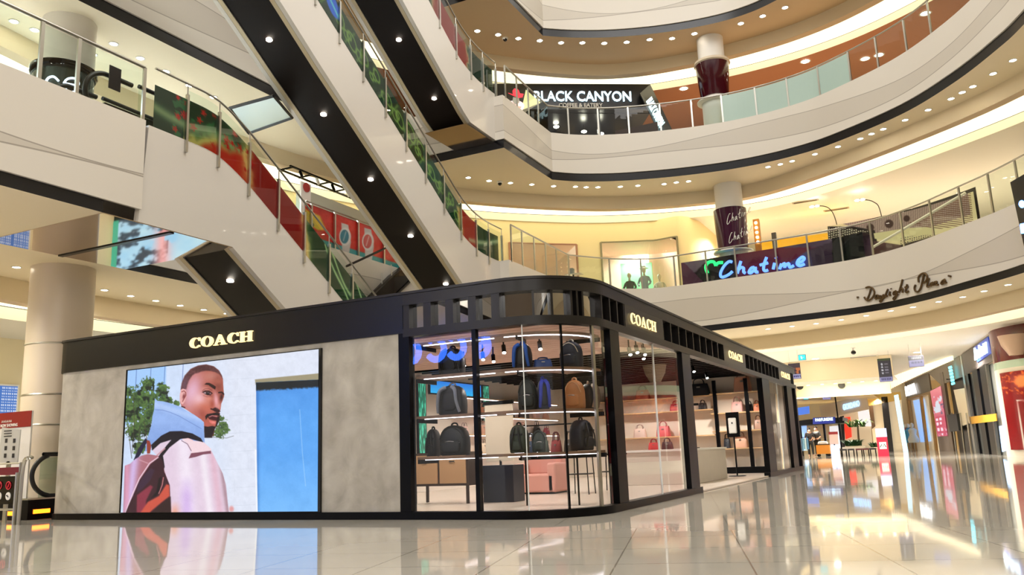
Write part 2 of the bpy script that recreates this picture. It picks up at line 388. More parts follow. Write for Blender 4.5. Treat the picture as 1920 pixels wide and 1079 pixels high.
for k in 'ABC':
    z0, z1 = LZ[k]
    so = ring('ceiling', Q[k], [P[k]], z0, ceil_c if k == 'C' else soffit_w)
    # black band, broken where the escalator platform meets the edge
    i0 = 1
    bh = .22 if k == 'A' else .3
    struct(strip('trim_1', P[k][2:], z0, P[k][2:], z0 + bh, trim_black))
    struct(strip('trim_2', [(-12.04, -9), (-12.04, 9.0)], z0, [(-12.04, -9), (-12.04, 9.0)], z0 + bh, trim_black))
    pl = offset(P[k], -.05)
    runs = [(0, len(pl))] if k != 'A' else [(0, 2), (2, len(pl))]
    pin = offset(P[k], .12)
    for ra, rb in runs:
        A_, B__, C_ = pl[ra:rb], P[k][ra:rb], pin[ra:rb]
        if k == 'A' and ra == 0: A_, B__, C_ = [A_[0], (A_[1][0], 9.72)], [B__[0], (B__[1][0], 9.72)], [C_[0], (C_[1][0], 9.72)]
        struct(strip('trim_3', A_, z0 + bh, B__, z0 + bh, cream, smooth=False))
        struct(strip('wall_balcony', A_, z0 + bh, A_, z1, fm[k]))
        struct(strip('trim_4', A_, z1, C_, z1, cream_dk))
    if k == 'A': struct(strip('wall_balcony', [(-13.68, 12.0), (-15.25, 12.0)], z0 + bh, [(-13.68, 12.0), (-15.25, 12.0)], z1, cream))
    fl = ring('floor', OUT[k], [offset(P[k], .12)], z1 - .03, mat('upper_floor_tile', (200, 190, 172), .15))
    q1, q2 = offset(Q[k], .35), offset(Q[k], {'A': 2.4, 'B': 2.3, 'C': 2.1}[k])
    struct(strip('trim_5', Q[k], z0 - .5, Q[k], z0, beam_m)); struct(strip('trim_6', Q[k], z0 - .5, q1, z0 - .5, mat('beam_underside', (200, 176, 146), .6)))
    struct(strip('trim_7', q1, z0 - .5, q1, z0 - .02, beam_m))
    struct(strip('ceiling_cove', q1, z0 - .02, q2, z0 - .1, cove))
    struct(strip('trim_8', q2, z0 - .12, q2, z0 - .42, mat('cove_lip', (246, 240, 226), .5)))
    ring('ceiling', OUT[k], [q2], z0 - .42, mat('terracotta_ceiling', (178, 122, 88), .6) if k == 'C' else ceil_w)
# back wall of the atrium behind the camera, outer walls upstairs
struct(strip('wall_near', [(5.2, -9), (-12.04, -9)], 0, [(5.2, -9), (-12.04, -9)], 22, mat('near_wall', (128, 112, 96), .6)))
for n_, a, b in (('wall_left', (-34, -12), (-34, 74)), ('wall_back', (-34, 46), (18, 46)), ('wall_right', (18, 74), (18, -12))):
    struct(strip(n_, [a, b], 6.8 if n_ == 'wall_back' else 0, [a, b], 22, mat('outer_wall', (226, 212, 184), .6)))
struct(strip('wall_far', [(-34, 74), (18, 74)], 0, [(-34, 74), (18, 74)], 6, mat('far_wall', (220, 208, 184), .6)))
# roof light over the atrium
sk = bpy.data.materials.new('roof_light'); sk.use_nodes = True; bb = sk.node_tree.nodes['Principled BSDF']; bb.inputs['Emission Color'].default_value = (1, .97, .92, 1); bb.inputs['Emission Strength'].default_value = .62
struct(obj('ceiling_roof', [(-34, -12, 25), (18, -12, 25), (18, 46, 25), (-34, 46, 25)], [(0, 3, 2, 1)], sk))
# ---- ground floor: big polished tiles laid at an angle
fmn = bpy.data.materials.new('polished_tile'); fmn.use_nodes = True; nt = fmn.node_tree; B_ = NB(nt); b = nt.nodes['Principled BSDF']
tc = nt.nodes.new('ShaderNodeTexCoord'); mp = nt.nodes.new('ShaderNodeMapping'); mp.inputs['Rotation'].default_value = (0, 0, math.radians(-15.6)); nt.links.new(tc.outputs['Object'], mp.inputs['Vector'])
sp = nt.nodes.new('ShaderNodeSeparateXYZ'); nt.links.new(mp.outputs[0], sp.inputs[0])
def joint(ax, s, wd, off=0.):
    f = B_.m('FRACT', B_.m('DIVIDE', B_.m('ADD', ax, 100 + off), s)); return B_.m('LESS_THAN', B_.m('ABSOLUTE', B_.m('SUBTRACT', f, .5)), wd / s)
jn = B_.m('MAXIMUM', joint(sp.outputs[0], .92, .006, .35), joint(sp.outputs[1], .92, .006))
nz = nt.nodes.new('ShaderNodeTexNoise'); nz.inputs['Scale'].default_value = .9; nz.inputs['Detail'].default_value = 6; nt.links.new(mp.outputs[0], nz.inputs['Vector'])
bc = B_.mix(nz.outputs[0], (214, 208, 196), (190, 183, 168)); bc = B_.mix(B_.m('MULTIPLY', jn, .6), bc, (110, 98, 82)); nt.links.new(bc, b.inputs['Base Color'])
b.inputs['Roughness'].default_value = .045; b.inputs['IOR'].default_value = 1.6
wv = nt.nodes.new('ShaderNodeTexNoise'); wv.inputs['Scale'].default_value = .55; nt.links.new(mp.outputs[0], wv.inputs['Vector'])
bp = nt.nodes.new('ShaderNodeBump'); bp.inputs['Strength'].default_value = .12; bp.inputs['Distance'].default_value = .02; nt.links.new(wv.outputs[0], bp.inputs['Height']); nt.links.new(bp.outputs[0], b.inputs['Normal'])
fo = obj('floor', [(-34, -12, 0), (18, -12, 0), (18, 76, 0), (-34, 76, 0)], [(0, 1, 2, 3)], fmn); struct(fo)

# ---- downlights
def lamp_proto(name, r, label, group, cat='ceiling light'):
    t = thing(name, label, cat, (0, 0, 0), group)
    b = MB(); n = 20; vs = []; 
    for rr, z in ((r, 0), (r * 1.35, 0), (r * 1.35, -.012), (r, -.012)):
        vs += [(rr * math.cos(2 * math.pi * k / n), rr * math.sin(2 * math.pi * k / n), z) for k in range(n)]
    b.add(vs, [(j * n + k, j * n + (k + 1) % n, ((j + 1) % 4) * n + (k + 1) % n, ((j + 1) % 4) * n + k) for j in range(4) for k in range(n)])
    b.build('trim_ring', mat('lamp_ring', (220, 215, 205), .4), t)
    b = MB(); b.lathe([(r, -.002), (r * .98, -.006)], (0, 0, 0), n); b.build('lamp_glass', bulb, t)
    return t
def row(pix, z, r, label, group, name='downlight'):
    pr = None
    for (x, y) in pix:
        p = at(x, y, z=z)
        if pr is None: pr = lamp_proto(name, r, label, group); pr.location = p
        else: ctree(pr, loc=p)
row([(1440, 617), (1485, 612), (1530, 607), (1577, 600), (1624, 592), (1670, 583), (1712, 576), (1760, 566), (1805, 557), (1845, 546), (1890, 534)], LZ['A'][0] - .002, .085, 'small round downlight in the pale soffit under the Daylight Plaza fascia', 'downlights under the Daylight Plaza fascia')
row([(878, 333), (917, 339), (957, 343), (997, 346), (1038, 349), (1079, 350), (1099, 351), (1121, 351), (1163, 350), (1196, 348), (1245, 345), (1268, 342), (1291, 340), (1440, 313), (1463, 308), (1485, 302), (1528, 289), (1571, 275), (1613, 260), (1634, 251), (1656, 242), (1697, 225), (1740, 206), (1783, 185), (1804, 173), (1824, 162), (1862, 138), (1899, 113)], LZ['B'][0] - .002, .085, 'small round downlight in the curved soffit above the first balcony', 'downlights in the curved soffit above the first balcony')
row([(895, 58), (934, 65), (972, 72), (1012, 76), (1052, 80), (1092, 80), (1133, 81), (1175, 79), (1218, 74), (1260, 72), (1302, 63), (1389, 44), (1430, 30), (1472, 14)], LZ['C'][0] - .002, .1, 'small round downlight in the tan soffit above the black coffee shop', 'downlights in the tan top soffit')
row([(31, 501), (144, 532), (196, 544), (245, 555), (292, 564), (338, 573), (382, 581), (425, 588)], LZ['A'][0] - .002, .075, 'small round downlight in the low soffit beside the thick left column', 'downlights in the low left soffit')
row([(26, 40), (65, 56), (118, 81), (213, 82), (263, 109), (311, 134), (355, 160), (400, 182), (174, 102)], LZ['B'][0] - .002, .085, 'small round downlight in the bluish ceiling above the upper left walkway', 'downlights above the upper left walkway')
# ---- columns
def column(x, y, z0, z1, r, bands=(), m=None, label=''):
    t = thing('round_column', label, 'column', (x, y, z0))
    MB().lathe([(r, z0), (r, z1)], (x, y, 0), 40).build('shaft', m or cream_dk, t, True); autosm(t.children[0], 40)
    for z in bands:
        autosm(MB().lathe([(r + .004, z - .02), (r + .012, z), (r + .004, z + .02)], (x, y, 0), 40).build('joint_band', metal, t), 40)
    return t
pc = at(88, 500, z=4.9); lc = column(pc.x - .35, pc.y + .62, 0, 5.0, .62, (3.35, 2.32, 1.72), None, 'thick cream round column with thin metal joints, far left beside the big screen')
pc = at(1400, 641, z=5.0); column(pc.x - .3, 36.4, 0, 4.57, .62, (), cream, 'plain cream round column rising behind the far end of the shop roof')
pc = at(1375, 470, y=31.75); cAx, cAy = pc.x, pc.y
colA = column(cAx, cAy, 6.84, 10.67, .52, (), white, 'white round column on the first balcony wrapped with a dark purple banner')
pc = at(1341, 190, y=30.75); cBx, cBy = pc.x, pc.y
colB = column(cBx, cBy, 12.47, 16.35, .5, (15.35,), white, 'white round column on the second balcony with a maroon tapered cup sleeve')
pc = at(128, 100, x=-16.4); column(-16.4, pc.y, 6.8, 10.67, .55, (), cream, 'cream round column on the upper left walkway behind the watch kiosk')
# ================================================================== escalators
def project(P3):
    P3 = np.asarray(P3) - np.array(CAM); R_, U_, F_ = np.array(RV), np.array(UV_), np.array(FV); d = P3 @ F_
    return 960 + FPX * (P3 @ R_) / d, 539.5 - FPX * (P3 @ U_) / d
XR, XL = -12.04, -13.66
def pz(prof, y): return float(np.interp(y, [p[0] for p in prof], [p[1] for p in prof]))
def smoothprof(prof): return [(p.x, p.y) for p in catmull([(a, b, 0) for a, b in prof], 5)]
panel_m = mat('escalator_cladding', (220, 214, 205), .22, coat=.3)
under_m = mat('escalator_soffit', (22, 14, 10), .5, spec=.15)
edge_m = mat('cladding_edge', (205, 188, 152), .4)
mirror_m = mat('mirror_soffit', (214, 200, 186), .03, .95)
def escalator(label, top, low, y0, y1, lamps, posts, decal=None, rail_off=1.1, rail_start=None, dec_y=None, zfloor=None):
    t = thing('escalator', label, 'escalator', (XR, y0, low[0][1]))
    top_s = [p for p in smoothprof(top) if y0 <= p[0] <= y1]; low_s = [p for p in low if y0 - 1 <= p[0] <= y1 + 1]
    for nm, xa, xb, lb in (('side_panel', XR, XR - .12, None), ('side_panel', XL + .12, XL, None)):
        loop = [(xa, y, z) for y, z in top_s] + [(xa, y, z) for y, z in reversed(low_s)]
        MB().slab(loop, (xb - xa, 0, 0)).build(nm, panel_m, t)
    # cream edging strips and the dark underside
    b = MB()
    for xa, xb in ((XR - .125, XR - .24), (XL + .24, XL + .125)):
        for (ya, za), (yb, zb) in zip(low_s, low_s[1:]): b.quad((xa, ya, za + .0), (xb, ya, za + .0), (xb, yb, zb + .0), (xa, yb, zb + .0))
    b.build('edge_trim', edge_m, t)
    b = MB()
    for (ya, za), (yb, zb) in zip(low_s, low_s[1:]): b.quad((XR - .24, ya, za + .03), (XL + .24, ya, za + .03), (XL + .24, yb, zb + .03), (XR - .24, yb, zb + .03))
    b.build('underside', under_m, t)
    b = MB()
    for (ya, za), (yb, zb) in zip(top_s, top_s[1:]):
        n = max(1, int(abs(za - zb) / .11 + .5))
        for i in range(n):   # comb of steps
            a, c = ya + (yb - ya) * i / n, ya + (yb - ya) * (i + 1) / n; z = za + (zb - za) * i / n - .12; z2 = za + (zb - za) * (i + 1) / n - .12
            b.quad((XR - .42, a, z), (XL + .42, a, z), (XL + .42, c, z), (XR - .42, c, z)); b.quad((XR - .42, c, z), (XL + .42, c, z), (XL + .42, c, z2), (XR - .42, c, z2))
    b.build('steps', mat('step_grey', (70, 70, 72), .4, .6), t)
    b = MB()
    for x0, x1 in ((XR - .12, XR - .42), (XL + .42, XL + .12)):
        for (ya, za), (yb, zb) in zip(top_s, top_s[1:]): b.quad((x0, ya, za - .01), (x1, ya, za - .01), (x1, yb, zb - .01), (x0, yb, zb - .01))
    b.build('skirt_deck', darkmetal, t)
    for x in (XR - .32, XL + .32):
        vs = [(x, y, z + dz) for y, z in top_s for dz in (0, .78)]
        obj('balustrade_glass', vs, [(2 * i, 2 * i + 2, 2 * i + 3, 2 * i + 1) for i in range(len(top_s) - 1)], railglass, t)
        autosm(MB().tube([(x, y, z + .82) for y, z in top_s], .04, 8).build('handrail', mat('rubber', (15, 15, 16), .4), t), 60)
    for px, py in lamps:
        p = at(px, py, x=(XR + XL) / 2); z = pz(low_s, p.y)
        # slide along the ray until it meets the underside
        d = ray(px, py); lo, hi = .5, 60
        f = lambda s: (CAM + d / FPX * s).z - (pz(low_s, (CAM + d / FPX * s).y) + .02)
        for _ in range(50):
            mid = (lo + hi) / 2
            if f(mid) < 0: lo = mid
            else: hi = mid
        p = CAM + d / FPX * lo
        autosm(MB().lathe([(.055, -.02), (.075, -.01), (.075, .03)], (p.x, p.y, p.z - .005), 16).build('underside_lamp', bulb, t), 40)
    # outer glass guard with posts and pipe rail
    xs = XR + .02
    rs = rail_start if rail_start is not None else posts[0]
    ys = [y for y, z in top_s if rs <= y <= posts[-1]]
    rl = [(xs, y, pz(top_s, y) + rail_off) for y in sorted(set([rs] + ys + [posts[-1]]))]
    for y in posts:
        z = pz(top_s, y); gp = MB().box((xs - .03, y - .025, z - .25), (xs + .03, y + .025, z + rail_off - .22)).build('guard_post', metal, t)
        MB().tube([(xs, y, z + rail_off - .23), (xs, y, z + rail_off)], .012, 6).build('rail_pin', metal, gp)
    autosm(MB().tube(rl, .022, 8).build('guard_rail', metal, t), 60)
    for a, c in zip(posts, posts[1:]):
        yy = np.linspace(a + .03, c - .03, 6); vs = [(xs - .012, y, pz(top_s, y) + dz) for y in yy for dz in (.0, rail_off - .12)]
        obj('guard_glass', vs, [(2 * i, 2 * i + 2, 2 * i + 3, 2 * i + 1) for i in range(5)], railglass, t)
    if decal:
        ya, yb = dec_y
        def g(u, v): y = ya + (yb - ya) * u; z0 = np.interp(y, [p[0] for p in top_s], [p[1] for p in top_s]); return np.stack([np.full(u.shape, xs - .03), y, z0 + .0 + (.82) * (1 - v)], 1)
        picture('festive_decal', [(0, 0, 0)] * 4, 340, 44, decal, .42, t, 'emit', g)  # printed film, given a glow of its own to brighten the print
    return t
def star(X, Y, cx, cy, r):
    a = np.arctan2(Y - cy, X - cx); d = np.hypot(X - cx, Y - cy); k = r * (.62 + .38 * np.cos(5 * a)); return d - k
def swirl(Y, V, pts):
    """glowing looping line made of rings and slanted stems"""
    g = np.zeros(Y.shape)
    for cx, cy, r in pts:
        d = np.abs(np.hypot((Y - cx), (V - cy)) - r); g = np.maximum(g, np.exp(-(d / .028) ** 2))
    return g
def dec1(u, v, P3):
    h0 = v
    y = P3[:, 1]; h = v * .82; n = fbm(y * 3, h * 3 + y, 3); n2 = fbm(y * 4.5, h * 5, 8)
    img = np.array([[16, 48, 26]] * len(y), float) + (n2[:, None] > .6) * np.array([[20, 45, 22]])
    # garland of fir with a pale ribbon, left end
    rib = np.exp(-((h - .42 - .10 * np.sin((y - 9.9) * 2.2)) / .10) ** 2) * (y < 12.3); img = lerp(img, (150, 170, 110), rib * .75)
    gold = ss(-(h - .62 + .35 * (y - 11.0) / 1.4) + (n - .5) * .4, .18) * (y < 12.6) * (y > 10.6); img = lerp(img, (214, 190, 96), gold * .9)
    rd = ss(-(h - 1.0 + .75 * (y - 10.7) / 1.6) + (n - .5) * .25, .15); img = lerp(img, (190, 40, 20), rd * (y > 10.4))
    red = ss(-(y - 12.35) + (n - .5) * .25, .18); img = lerp(img, (150, 14, 12), red); img = lerp(img, (120, 8, 8), red * n * .5)
    edge = np.exp(-((y - 12.3 - (n - .5) * .4) / .13) ** 2); img = lerp(img, (240, 205, 110), edge * .8)
    gr = ss(-(y - 14.15 - .15 * (h - .4)) + (n - .5) * .3, .1); img = lerp(img, (10, 52, 26), gr)
    edge = np.exp(-((y - 14.12 - .15 * (h - .4) - (n - .5) * .3) / .12) ** 2); img = lerp(img, (250, 215, 120), edge * .9)
    for s in range(26):
        cx, cy = 10.3 + random.random() * 2.4, random.random() * .8; img = lerp(img, (190, 20, 18), ss(star(y, h, cx, cy, .05 + .04 * random.random()), .015))
    for k, (y0_, sl) in enumerate(((15.25, .9), (15.75, .5), (16.6, .6))):
        rb = np.exp(-((h - .45 - sl * (y - y0_) + .1 * np.sin((y - y0_) * 5)) / .055) ** 2) * (y > 14.7); img = lerp(img, (205, 225, 150), rb * .85)
    sw = swirl(y, h, [(16.75, .55, .22), (16.75, .55, .12), (17.3, .45, .3), (17.6, .4, .16), (18.3, .5, .25), (16.2, .75, .12)]); img = lerp(img, (190, 225, 90), sw)
    return img
def dec2(u, v, P3):
    y = P3[:, 1]; h = v * .82; n = fbm(y * 5, h * 5, 5)
    img = np.array([[10, 50, 26]] * len(y), float) * (.8 + .5 * n[:, None])
    pts = []; yy = 15.2
    k = 0
    while yy < 20.4:
        pts += [(yy, .34 + .1 * math.sin(k * 1.7), .17 + .04 * math.cos(k)), (yy + .3, .5, .1 + .03 * math.sin(k * 2)), (yy - .1, .4, .07)]; yy += .52; k += 1
    sw = swirl(y, h, pts)
    st = np.zeros(len(y))
    for k in range(16):
        c = 13.3 + k * .47; st = np.maximum(st, np.exp(-(((y - c) + .6 * (h - .4)) / .03) ** 2) * (h > .08) * (h < .75) * (k % 3 != 1))
    img = lerp(img, (170, 200, 90), np.maximum(sw, st * .7) * .85)
    disc = ss(np.hypot(y - 14.95, h - .28) - .27, .03); img = lerp(img, (40, 110, 240), disc); img = lerp(img, (120, 235, 240), disc * np.exp(-((h - .28 - .4 * (y - 14.95)) / .05) ** 2))
    red = ss(-(y - 20.9) + (n - .5) * .3, .1) * (y < 21.9); img = lerp(img, (170, 26, 14), red)
    e = np.exp(-((y - 20.9 - (n - .5) * .4) / .12) ** 2); img = lerp(img, (235, 200, 110), e * .8)
    rb = np.exp(-((h - .55 + .3 * (y - 22)) / .08) ** 2) * (y > 21.4); return lerp(img, (200, 205, 150), rb * .7)
def dec3(u, v, P3):
    y = P3[:, 1]; h = v * .82; n = fbm(y * 6, h * 6, 9)
    img = np.array([[12, 44, 24]] * len(y), float)
    red = ss(-(y - 19.6) + (n - .5) * .35, .1) * (y < 21.6 + .5 * (n - .5)); img = lerp(img, (165, 24, 16), red)
    for c in (19.6, 21.6): img = lerp(img, (220, 190, 130), np.exp(-((y - c - (n - .5) * .5) / .12) ** 2) * .8)
    return img
E1t = [(9.7, 6.83), (10.6, 6.82), (11.2, 6.8), (11.62, 6.7), (12.2, 6.43), (12.82, 6.06), (15.3, 4.46), (18, 2.7), (20.5, 1.06), (21.6, .5), (22.6, .24), (24, .2)]
E1l = [(9.7, 5.0), (11.9, 5.0), (13.51, 3.93), (19.4, .03), (24, .03)]
escalator('lowest escalator, red and green festive print on its guard, dropping behind the big screen', E1t, E1l, 9.7, 24, [(432, 527)],
          [10.65, 11.45, 12.28, 13.15, 13.98, 14.83, 15.68, 16.6, 17.5, 18.5, 19.5, 20.5], dec1, 1.12, 9.9, (9.92, 19.5))
E2t = [(9.5, 12.6), (12.4, 12.6), (13.1, 12.4), (14.38, 11.58), (17, 9.86), (19.08, 8.48), (20.48, 7.55), (21.3, 7.12), (22.3, 6.9), (23.6, 6.86)]
E2l = [(9.5, 12.0), (11.5, 12.0), (13.3, 10.78), (14.49, 9.95), (19.02, 6.97), (21.3, 5.5), (21.7, 5.3), (23.6, 5.25)]
escalator('middle escalator with a green swirl print, ending at the first balcony', E2t, E2l, 9.5, 23.6, [(505, 75), (607, 215), (695, 337), (770, 443), (836, 533)],
          [13.4, 14.3, 15.2, 16.15, 17.1, 18.05, 19.0, 19.95, 20.9, 21.8, 22.6, 23.5], dec2, 1.1, 12.6, (12.6, 23.3))
E3t = [(a, b + 5.77) for a, b in E2t]; E3l = [(a, b + 5.72) for a, b in E2l]
escalator('uppermost escalator, glossy flank and red print, ending at the second balcony', E3t, E3l, 9.5, 23.6, [(748, 75), (814, 185)],
          [17.1, 18.05, 19.0, 19.95, 20.9, 21.8, 22.6, 23.5], dec3, 1.15, 17.0, (17.0, 23.3))
# mirror-finished soffits beneath the escalator platforms
for k in 'A':
    z0 = LZ[k][0]
    b = MB(); b.box((-15.2, 9.0, z0 - .012), (-12.05, 11.98, z0 - .002)); b.build('ceiling_mirror', mirror_m)['kind'] = 'structure'
    struct(MB().box((-15.2, 10.43, z0 - .03), (-12.1, 10.53, z0 - .013)).build('trim_9', trim_black))
for z0 in (10.95, 16.7): struct(MB().box((-13.6, 21.5, z0 - .03), (-12.1, 23.38, z0 - .02)).build('ceiling_mirror', mat('bronze_mirror', (112, 90, 76), .12, .85))); 
# ================================================================== glass railings
def railing(label, path, z, posts_s, top=1.08, frosted=(), coarse=None):
    """path polyline; posts at arclengths; panels between posts"""
    t = thing('glass_railing', label, 'railing', (path[0][0], path[0][1], z))
    L = [0]
    for a, b_ in zip(path, path[1:]): L.append(L[-1] + math.hypot(b_[0] - a[0], b_[1] - a[1]))
    def pt(s): return (float(np.interp(s, L, [p[0] for p in path])), float(np.interp(s, L, [p[1] for p in path])))
    for s in posts_s:
        x, y = pt(s); x2, y2 = pt(s + .05); an = math.atan2(y2 - y, x2 - x)
        MB().box((x - .03, y - .02, z - .03), (x + .03, y + .02, z + top), an).build('post', metal, t)
    ss_ = sorted(set([posts_s[0], posts_s[-1]] + [l for l in L if posts_s[0] < l < posts_s[-1]]))
    autosm(MB().tube([pt(s) + (z + top,) for s in ss_], .03, 8).build('handrail', metal, t), 60)
    for i, (a, b_) in enumerate(zip(posts_s, posts_s[1:])):
        inner = [a + .03] + [l for l in L if a + .04 < l < b_ - .04] + [b_ - .03]
        vs = []
        for s in inner: x, y = pt(s); vs += [(x, y, z + .0), (x, y, z + top - .05)]
        obj('frosted_panel' if i in frosted else 'glass_panel', vs, [(2 * j, 2 * j + 2, 2 * j + 3, 2 * j + 1) for j in range(len(inner) - 1)], mat('frosted_glass', (176, 200, 190), .2) if i in frosted else railglass, t)
    return t, pt, L
def arclen_at(path, px, py, z):
    p = at_path(px, py, path); L = 0
    best = (9e9, 0)
    for a, b_ in zip(path, path[1:]):
        e = Vector((b_[0] - a[0], b_[1] - a[1])); s = max(0, min(1, ((p.x - a[0]) * e.x + (p.y - a[1]) * e.y) / e.length_squared))
        q = Vector(a) + e * s; d = (q - Vector((p.x, p.y))).length
        if d < best[0]: best = (d, L + e.length * s)
        L += e.length
    return best[1]
railA = offset(P['A'], .06); iA = 4
pA = [p for p in railA[4:]]; pA[0] = (-11.70, 23.5)
zA = LZ['A'][1]
sA = sorted(arclen_at(pA, x, y, zA) for x, y in [(985, 500), (1036, 540), (1083, 520), (1144, 520), (1203, 520), (1265, 510), (1325, 505), (1380, 500), (1455, 480), (1515, 470), (1577, 455), (1632, 435), (1690, 420), (1745, 400), (1800, 375), (1855, 350), (1905, 320)])
sA = [.05, .9, 1.9, 2.9, 3.9, 5.1] + [s for s in sA if s > 6.0]
railing('glass railing with steel posts along the first balcony above the script sign', pA, zA, sA + [sA[-1] + 2, sA[-1] + 4], 1.2)
railB = offset(P['B'], .06); pB = railB[4:]; pB[0] = (-11.70, 23.5); zB = LZ['B'][1]
sB = sorted(arclen_at(pB, x, y, zB) for x, y in [(1065, 220), (1121, 220), (1178, 220), (1238, 220), (1297, 210), (1354, 205), (1417, 190), (1477, 175), (1535, 150), (1592, 120), (1640, 70), (1693, 40), (1740, 20)])
sB = [.05, 1.0, 2.0, 2.9] + [s for s in sB if s > 3.3]
fr = [i for i in range(len(sB)) if i < len(sB) - 1 and sB[i] > arclen_at(pB, 1285, 210, zB) + .9 and sB[i + 1] < arclen_at(pB, 1600, 115, zB) + .2]
railing('glass railing along the second balcony, five panels frosted pale green', pB, zB, sB + [sB[-1] + 2, sB[-1] + 4], 1.12, fr)
pL = [(XR - .02, 5.4), (XR - .02, 9.75)]
railing('glass railing at the upper left corner with a square steel end post', pL, LZ['A'][1] - .1, [.02, 1.35, 2.35, 3.0, 4.3], 1.12)
tag(MB().box((XR + .02, 8.95, 7.1 + .1), (XR + .035, 9.18, 7.62)).build('black_notice_board', mat('notice_black', (14, 12, 14), .2)), 'small black notice board fixed to the upper left glass railing', 'sign')
# first-floor fascia return seen under the left walkway is part of the structure above
# ---- hanging glass smoke screen near the left walkway
t = thing('smoke_screen', 'dark-framed glass panel hung flat below the bluish left ceiling', 'glass panel', at(480, 205, z=9.4))
qs = [at(430, 203, z=9.4), at(513, 180, z=9.4), at(548, 221, z=9.4), at(466, 250, z=9.4)]
MB().slab(qs, (0, 0, .02)).build('glass_pane', mat('mirror_blue', (205, 225, 235), .05, .6), t)
for a, b_ in zip(qs, qs[1:] + qs[:1]): MB().tube([a, b_], .045, 4).build('frame_bar', mat('screen_frame', (25, 28, 32), .4), t)
# ================================================================== the shop kiosk
KX, KY, KH = -3.932, 9.559, 3.01
R0 = 1.05
kfull = [(-13.62, KY + 1.4), (-13.74, KY + .35), (-13.70, KY + .1), (-13.60, KY + .02), (-13.45, KY)] + [(KX - R0, KY)] + [(KX - R0 + R0 * math.sin(a), KY + R0 - R0 * math.cos(a)) for a in [math.radians(k * 7.5) for k in range(1, 13)]] + [(KX, 27.15)]
KL = [0]
for a, b_ in zip(kfull, kfull[1:]): KL.append(KL[-1] + math.hypot(b_[0] - a[0], b_[1] - a[1]))
def s_of_x(x): return KL[4] + (x + 13.45)
def s_of_y(y): return KL[-1] - (27.15 - y)
def kin(path, L, s): return (float(np.interp(s, L, [p[0] for p in path])), float(np.interp(s, L, [p[1] for p in path])))
def along(s0, s1, d0, d1):
    """two matching polylines between arclengths, offset inwards by d0 and d1"""
    ss2 = [s0] + [l for l in KL if s0 + 1e-3 < l < s1 - 1e-3] + [s1]
    po, pi = offset(kfull, d0) if d0 else kfull, offset(kfull, d1)
    return [kin(po, KL, s) for s in ss2], [kin(pi, KL, s) for s in ss2]
def kseg(b, s0, s1, z0, z1, d0, d1):
    o_, i_ = along(s0, s1, d0, d1); n = len(o_)
    vs = [(p[0], p[1], z) for z in (z0, z1) for p in o_ + i_]; fs = []
    for j in range(n - 1):
        fs += [(j, j + 1, 2 * n + j + 1, 2 * n + j), (n + j + 1, n + j, 3 * n + j, 3 * n + j + 1), (2 * n + j, 2 * n + j + 1, 3 * n + j + 1, 3 * n + j), (j + 1, j, n + j, n + j + 1)]
    fs += [(0, 2 * n, 3 * n, n), (n - 1, 2 * n - 1, 4 * n - 1, 3 * n - 1)]
    return b.add(vs, fs)
kio = thing('shop_kiosk', 'long black-topped leather goods shop with plaster panels, curved glass corner and gold lettering', 'shop', (-8, 12, 0))
fas = mat('fascia_metal', (30, 27, 26), .36, .3)
sg0, sg1 = s_of_x(-6.45), KL[-1]
def kb(name, segs, m, smooth=True):
    b = MB()
    for a in segs: kseg(b, *a)
    o = b.build(name, m, kio); return autosm(o, 35) if smooth else o
fasc_ = kb('fascia', [(0, sg0, 2.475, KH, -.03, .1)], mat('fascia_metal_shaded', (9, 10, 16), .3, .2))  # same metal as the side rails; this face's dimmer light put into the colour
kb('fascia_rail', [(sg0, sg1, 2.86, KH, -.03, .1)], fas); kb('fascia_rail', [(sg0, sg1, 2.42, 2.53, -.03, .12)], fas)
kb('cornice_lip', [(0, sg1, KH, KH + .035, -.05, .15)], fas)
solid = [(11.45, 13.32), (17.62, 19.78), (24.22, 26.25)]
spn = [kb('sign_panel', [(s_of_y(a), s_of_y(b_), 2.53, 2.86, -.028, .08)], fas) for a, b_ in solid]
MBs = []
def post_s(s, w, d=.09, z0=2.53, z1=2.86, nm='louvre_post', m=fas): kb(nm, [(s - w / 2, s + w / 2, z0, z1, -.02, d)], m, False)
for x in (-6.05 - .01, -5.71, -5.36, -5.01): post_s(s_of_x(x), .12)
post_s(s_of_x(-6.40), .1)
for x in (-4.62, -4.30): 
    pass
sc0 = s_of_x(-4.9); sc1 = s_of_y(10.55)
for f in (.26, .42, .60, .72): post_s(sc0 + (sc1 - sc0) * f, .03)
post_s(sc0 + (sc1 - sc0) * .66, .03)
for y in (10.55, 10.85, 11.15, 11.43): post_s(s_of_y(y), .04)
for a, b_, n in ((13.32, 17.62, 9), (19.78, 24.22, 9), (26.25, 27.12, 3)):
    for i in range(1, n): post_s(s_of_y(a + (b_ - a) * i / n), .045)
kb('louvre_backing', [(s_of_y(13.3), s_of_y(17.7), 2.5, 2.88, .11, .13), (s_of_y(19.7), s_of_y(24.3), 2.5, 2.88, .11, .13), (s_of_y(26.2), s_of_y(27.14), 2.5, 2.88, .11, .13), (s_of_y(10.55), s_of_y(11.5), 2.5, 2.88, .11, .13)], blackgloss)
kb('clerestory_glass', [(s_of_x(-6.4), s_of_y(10.55), 2.5, 2.88, .08, .09)], glassmat('mirror_glass', (90, 90, 95), 9.0, 1.6))
kb('roof', [], black) if False else None
b = MB(); b.slab([(p[0], p[1], 2.93) for p in offset(kfull, .1)] + [(-10.6, 27.1, 2.93), (-10.6, 13.0, 2.93), (-13.6, 13.0, 2.93)], (0, 0, .05)); b.build('roof', black, kio)
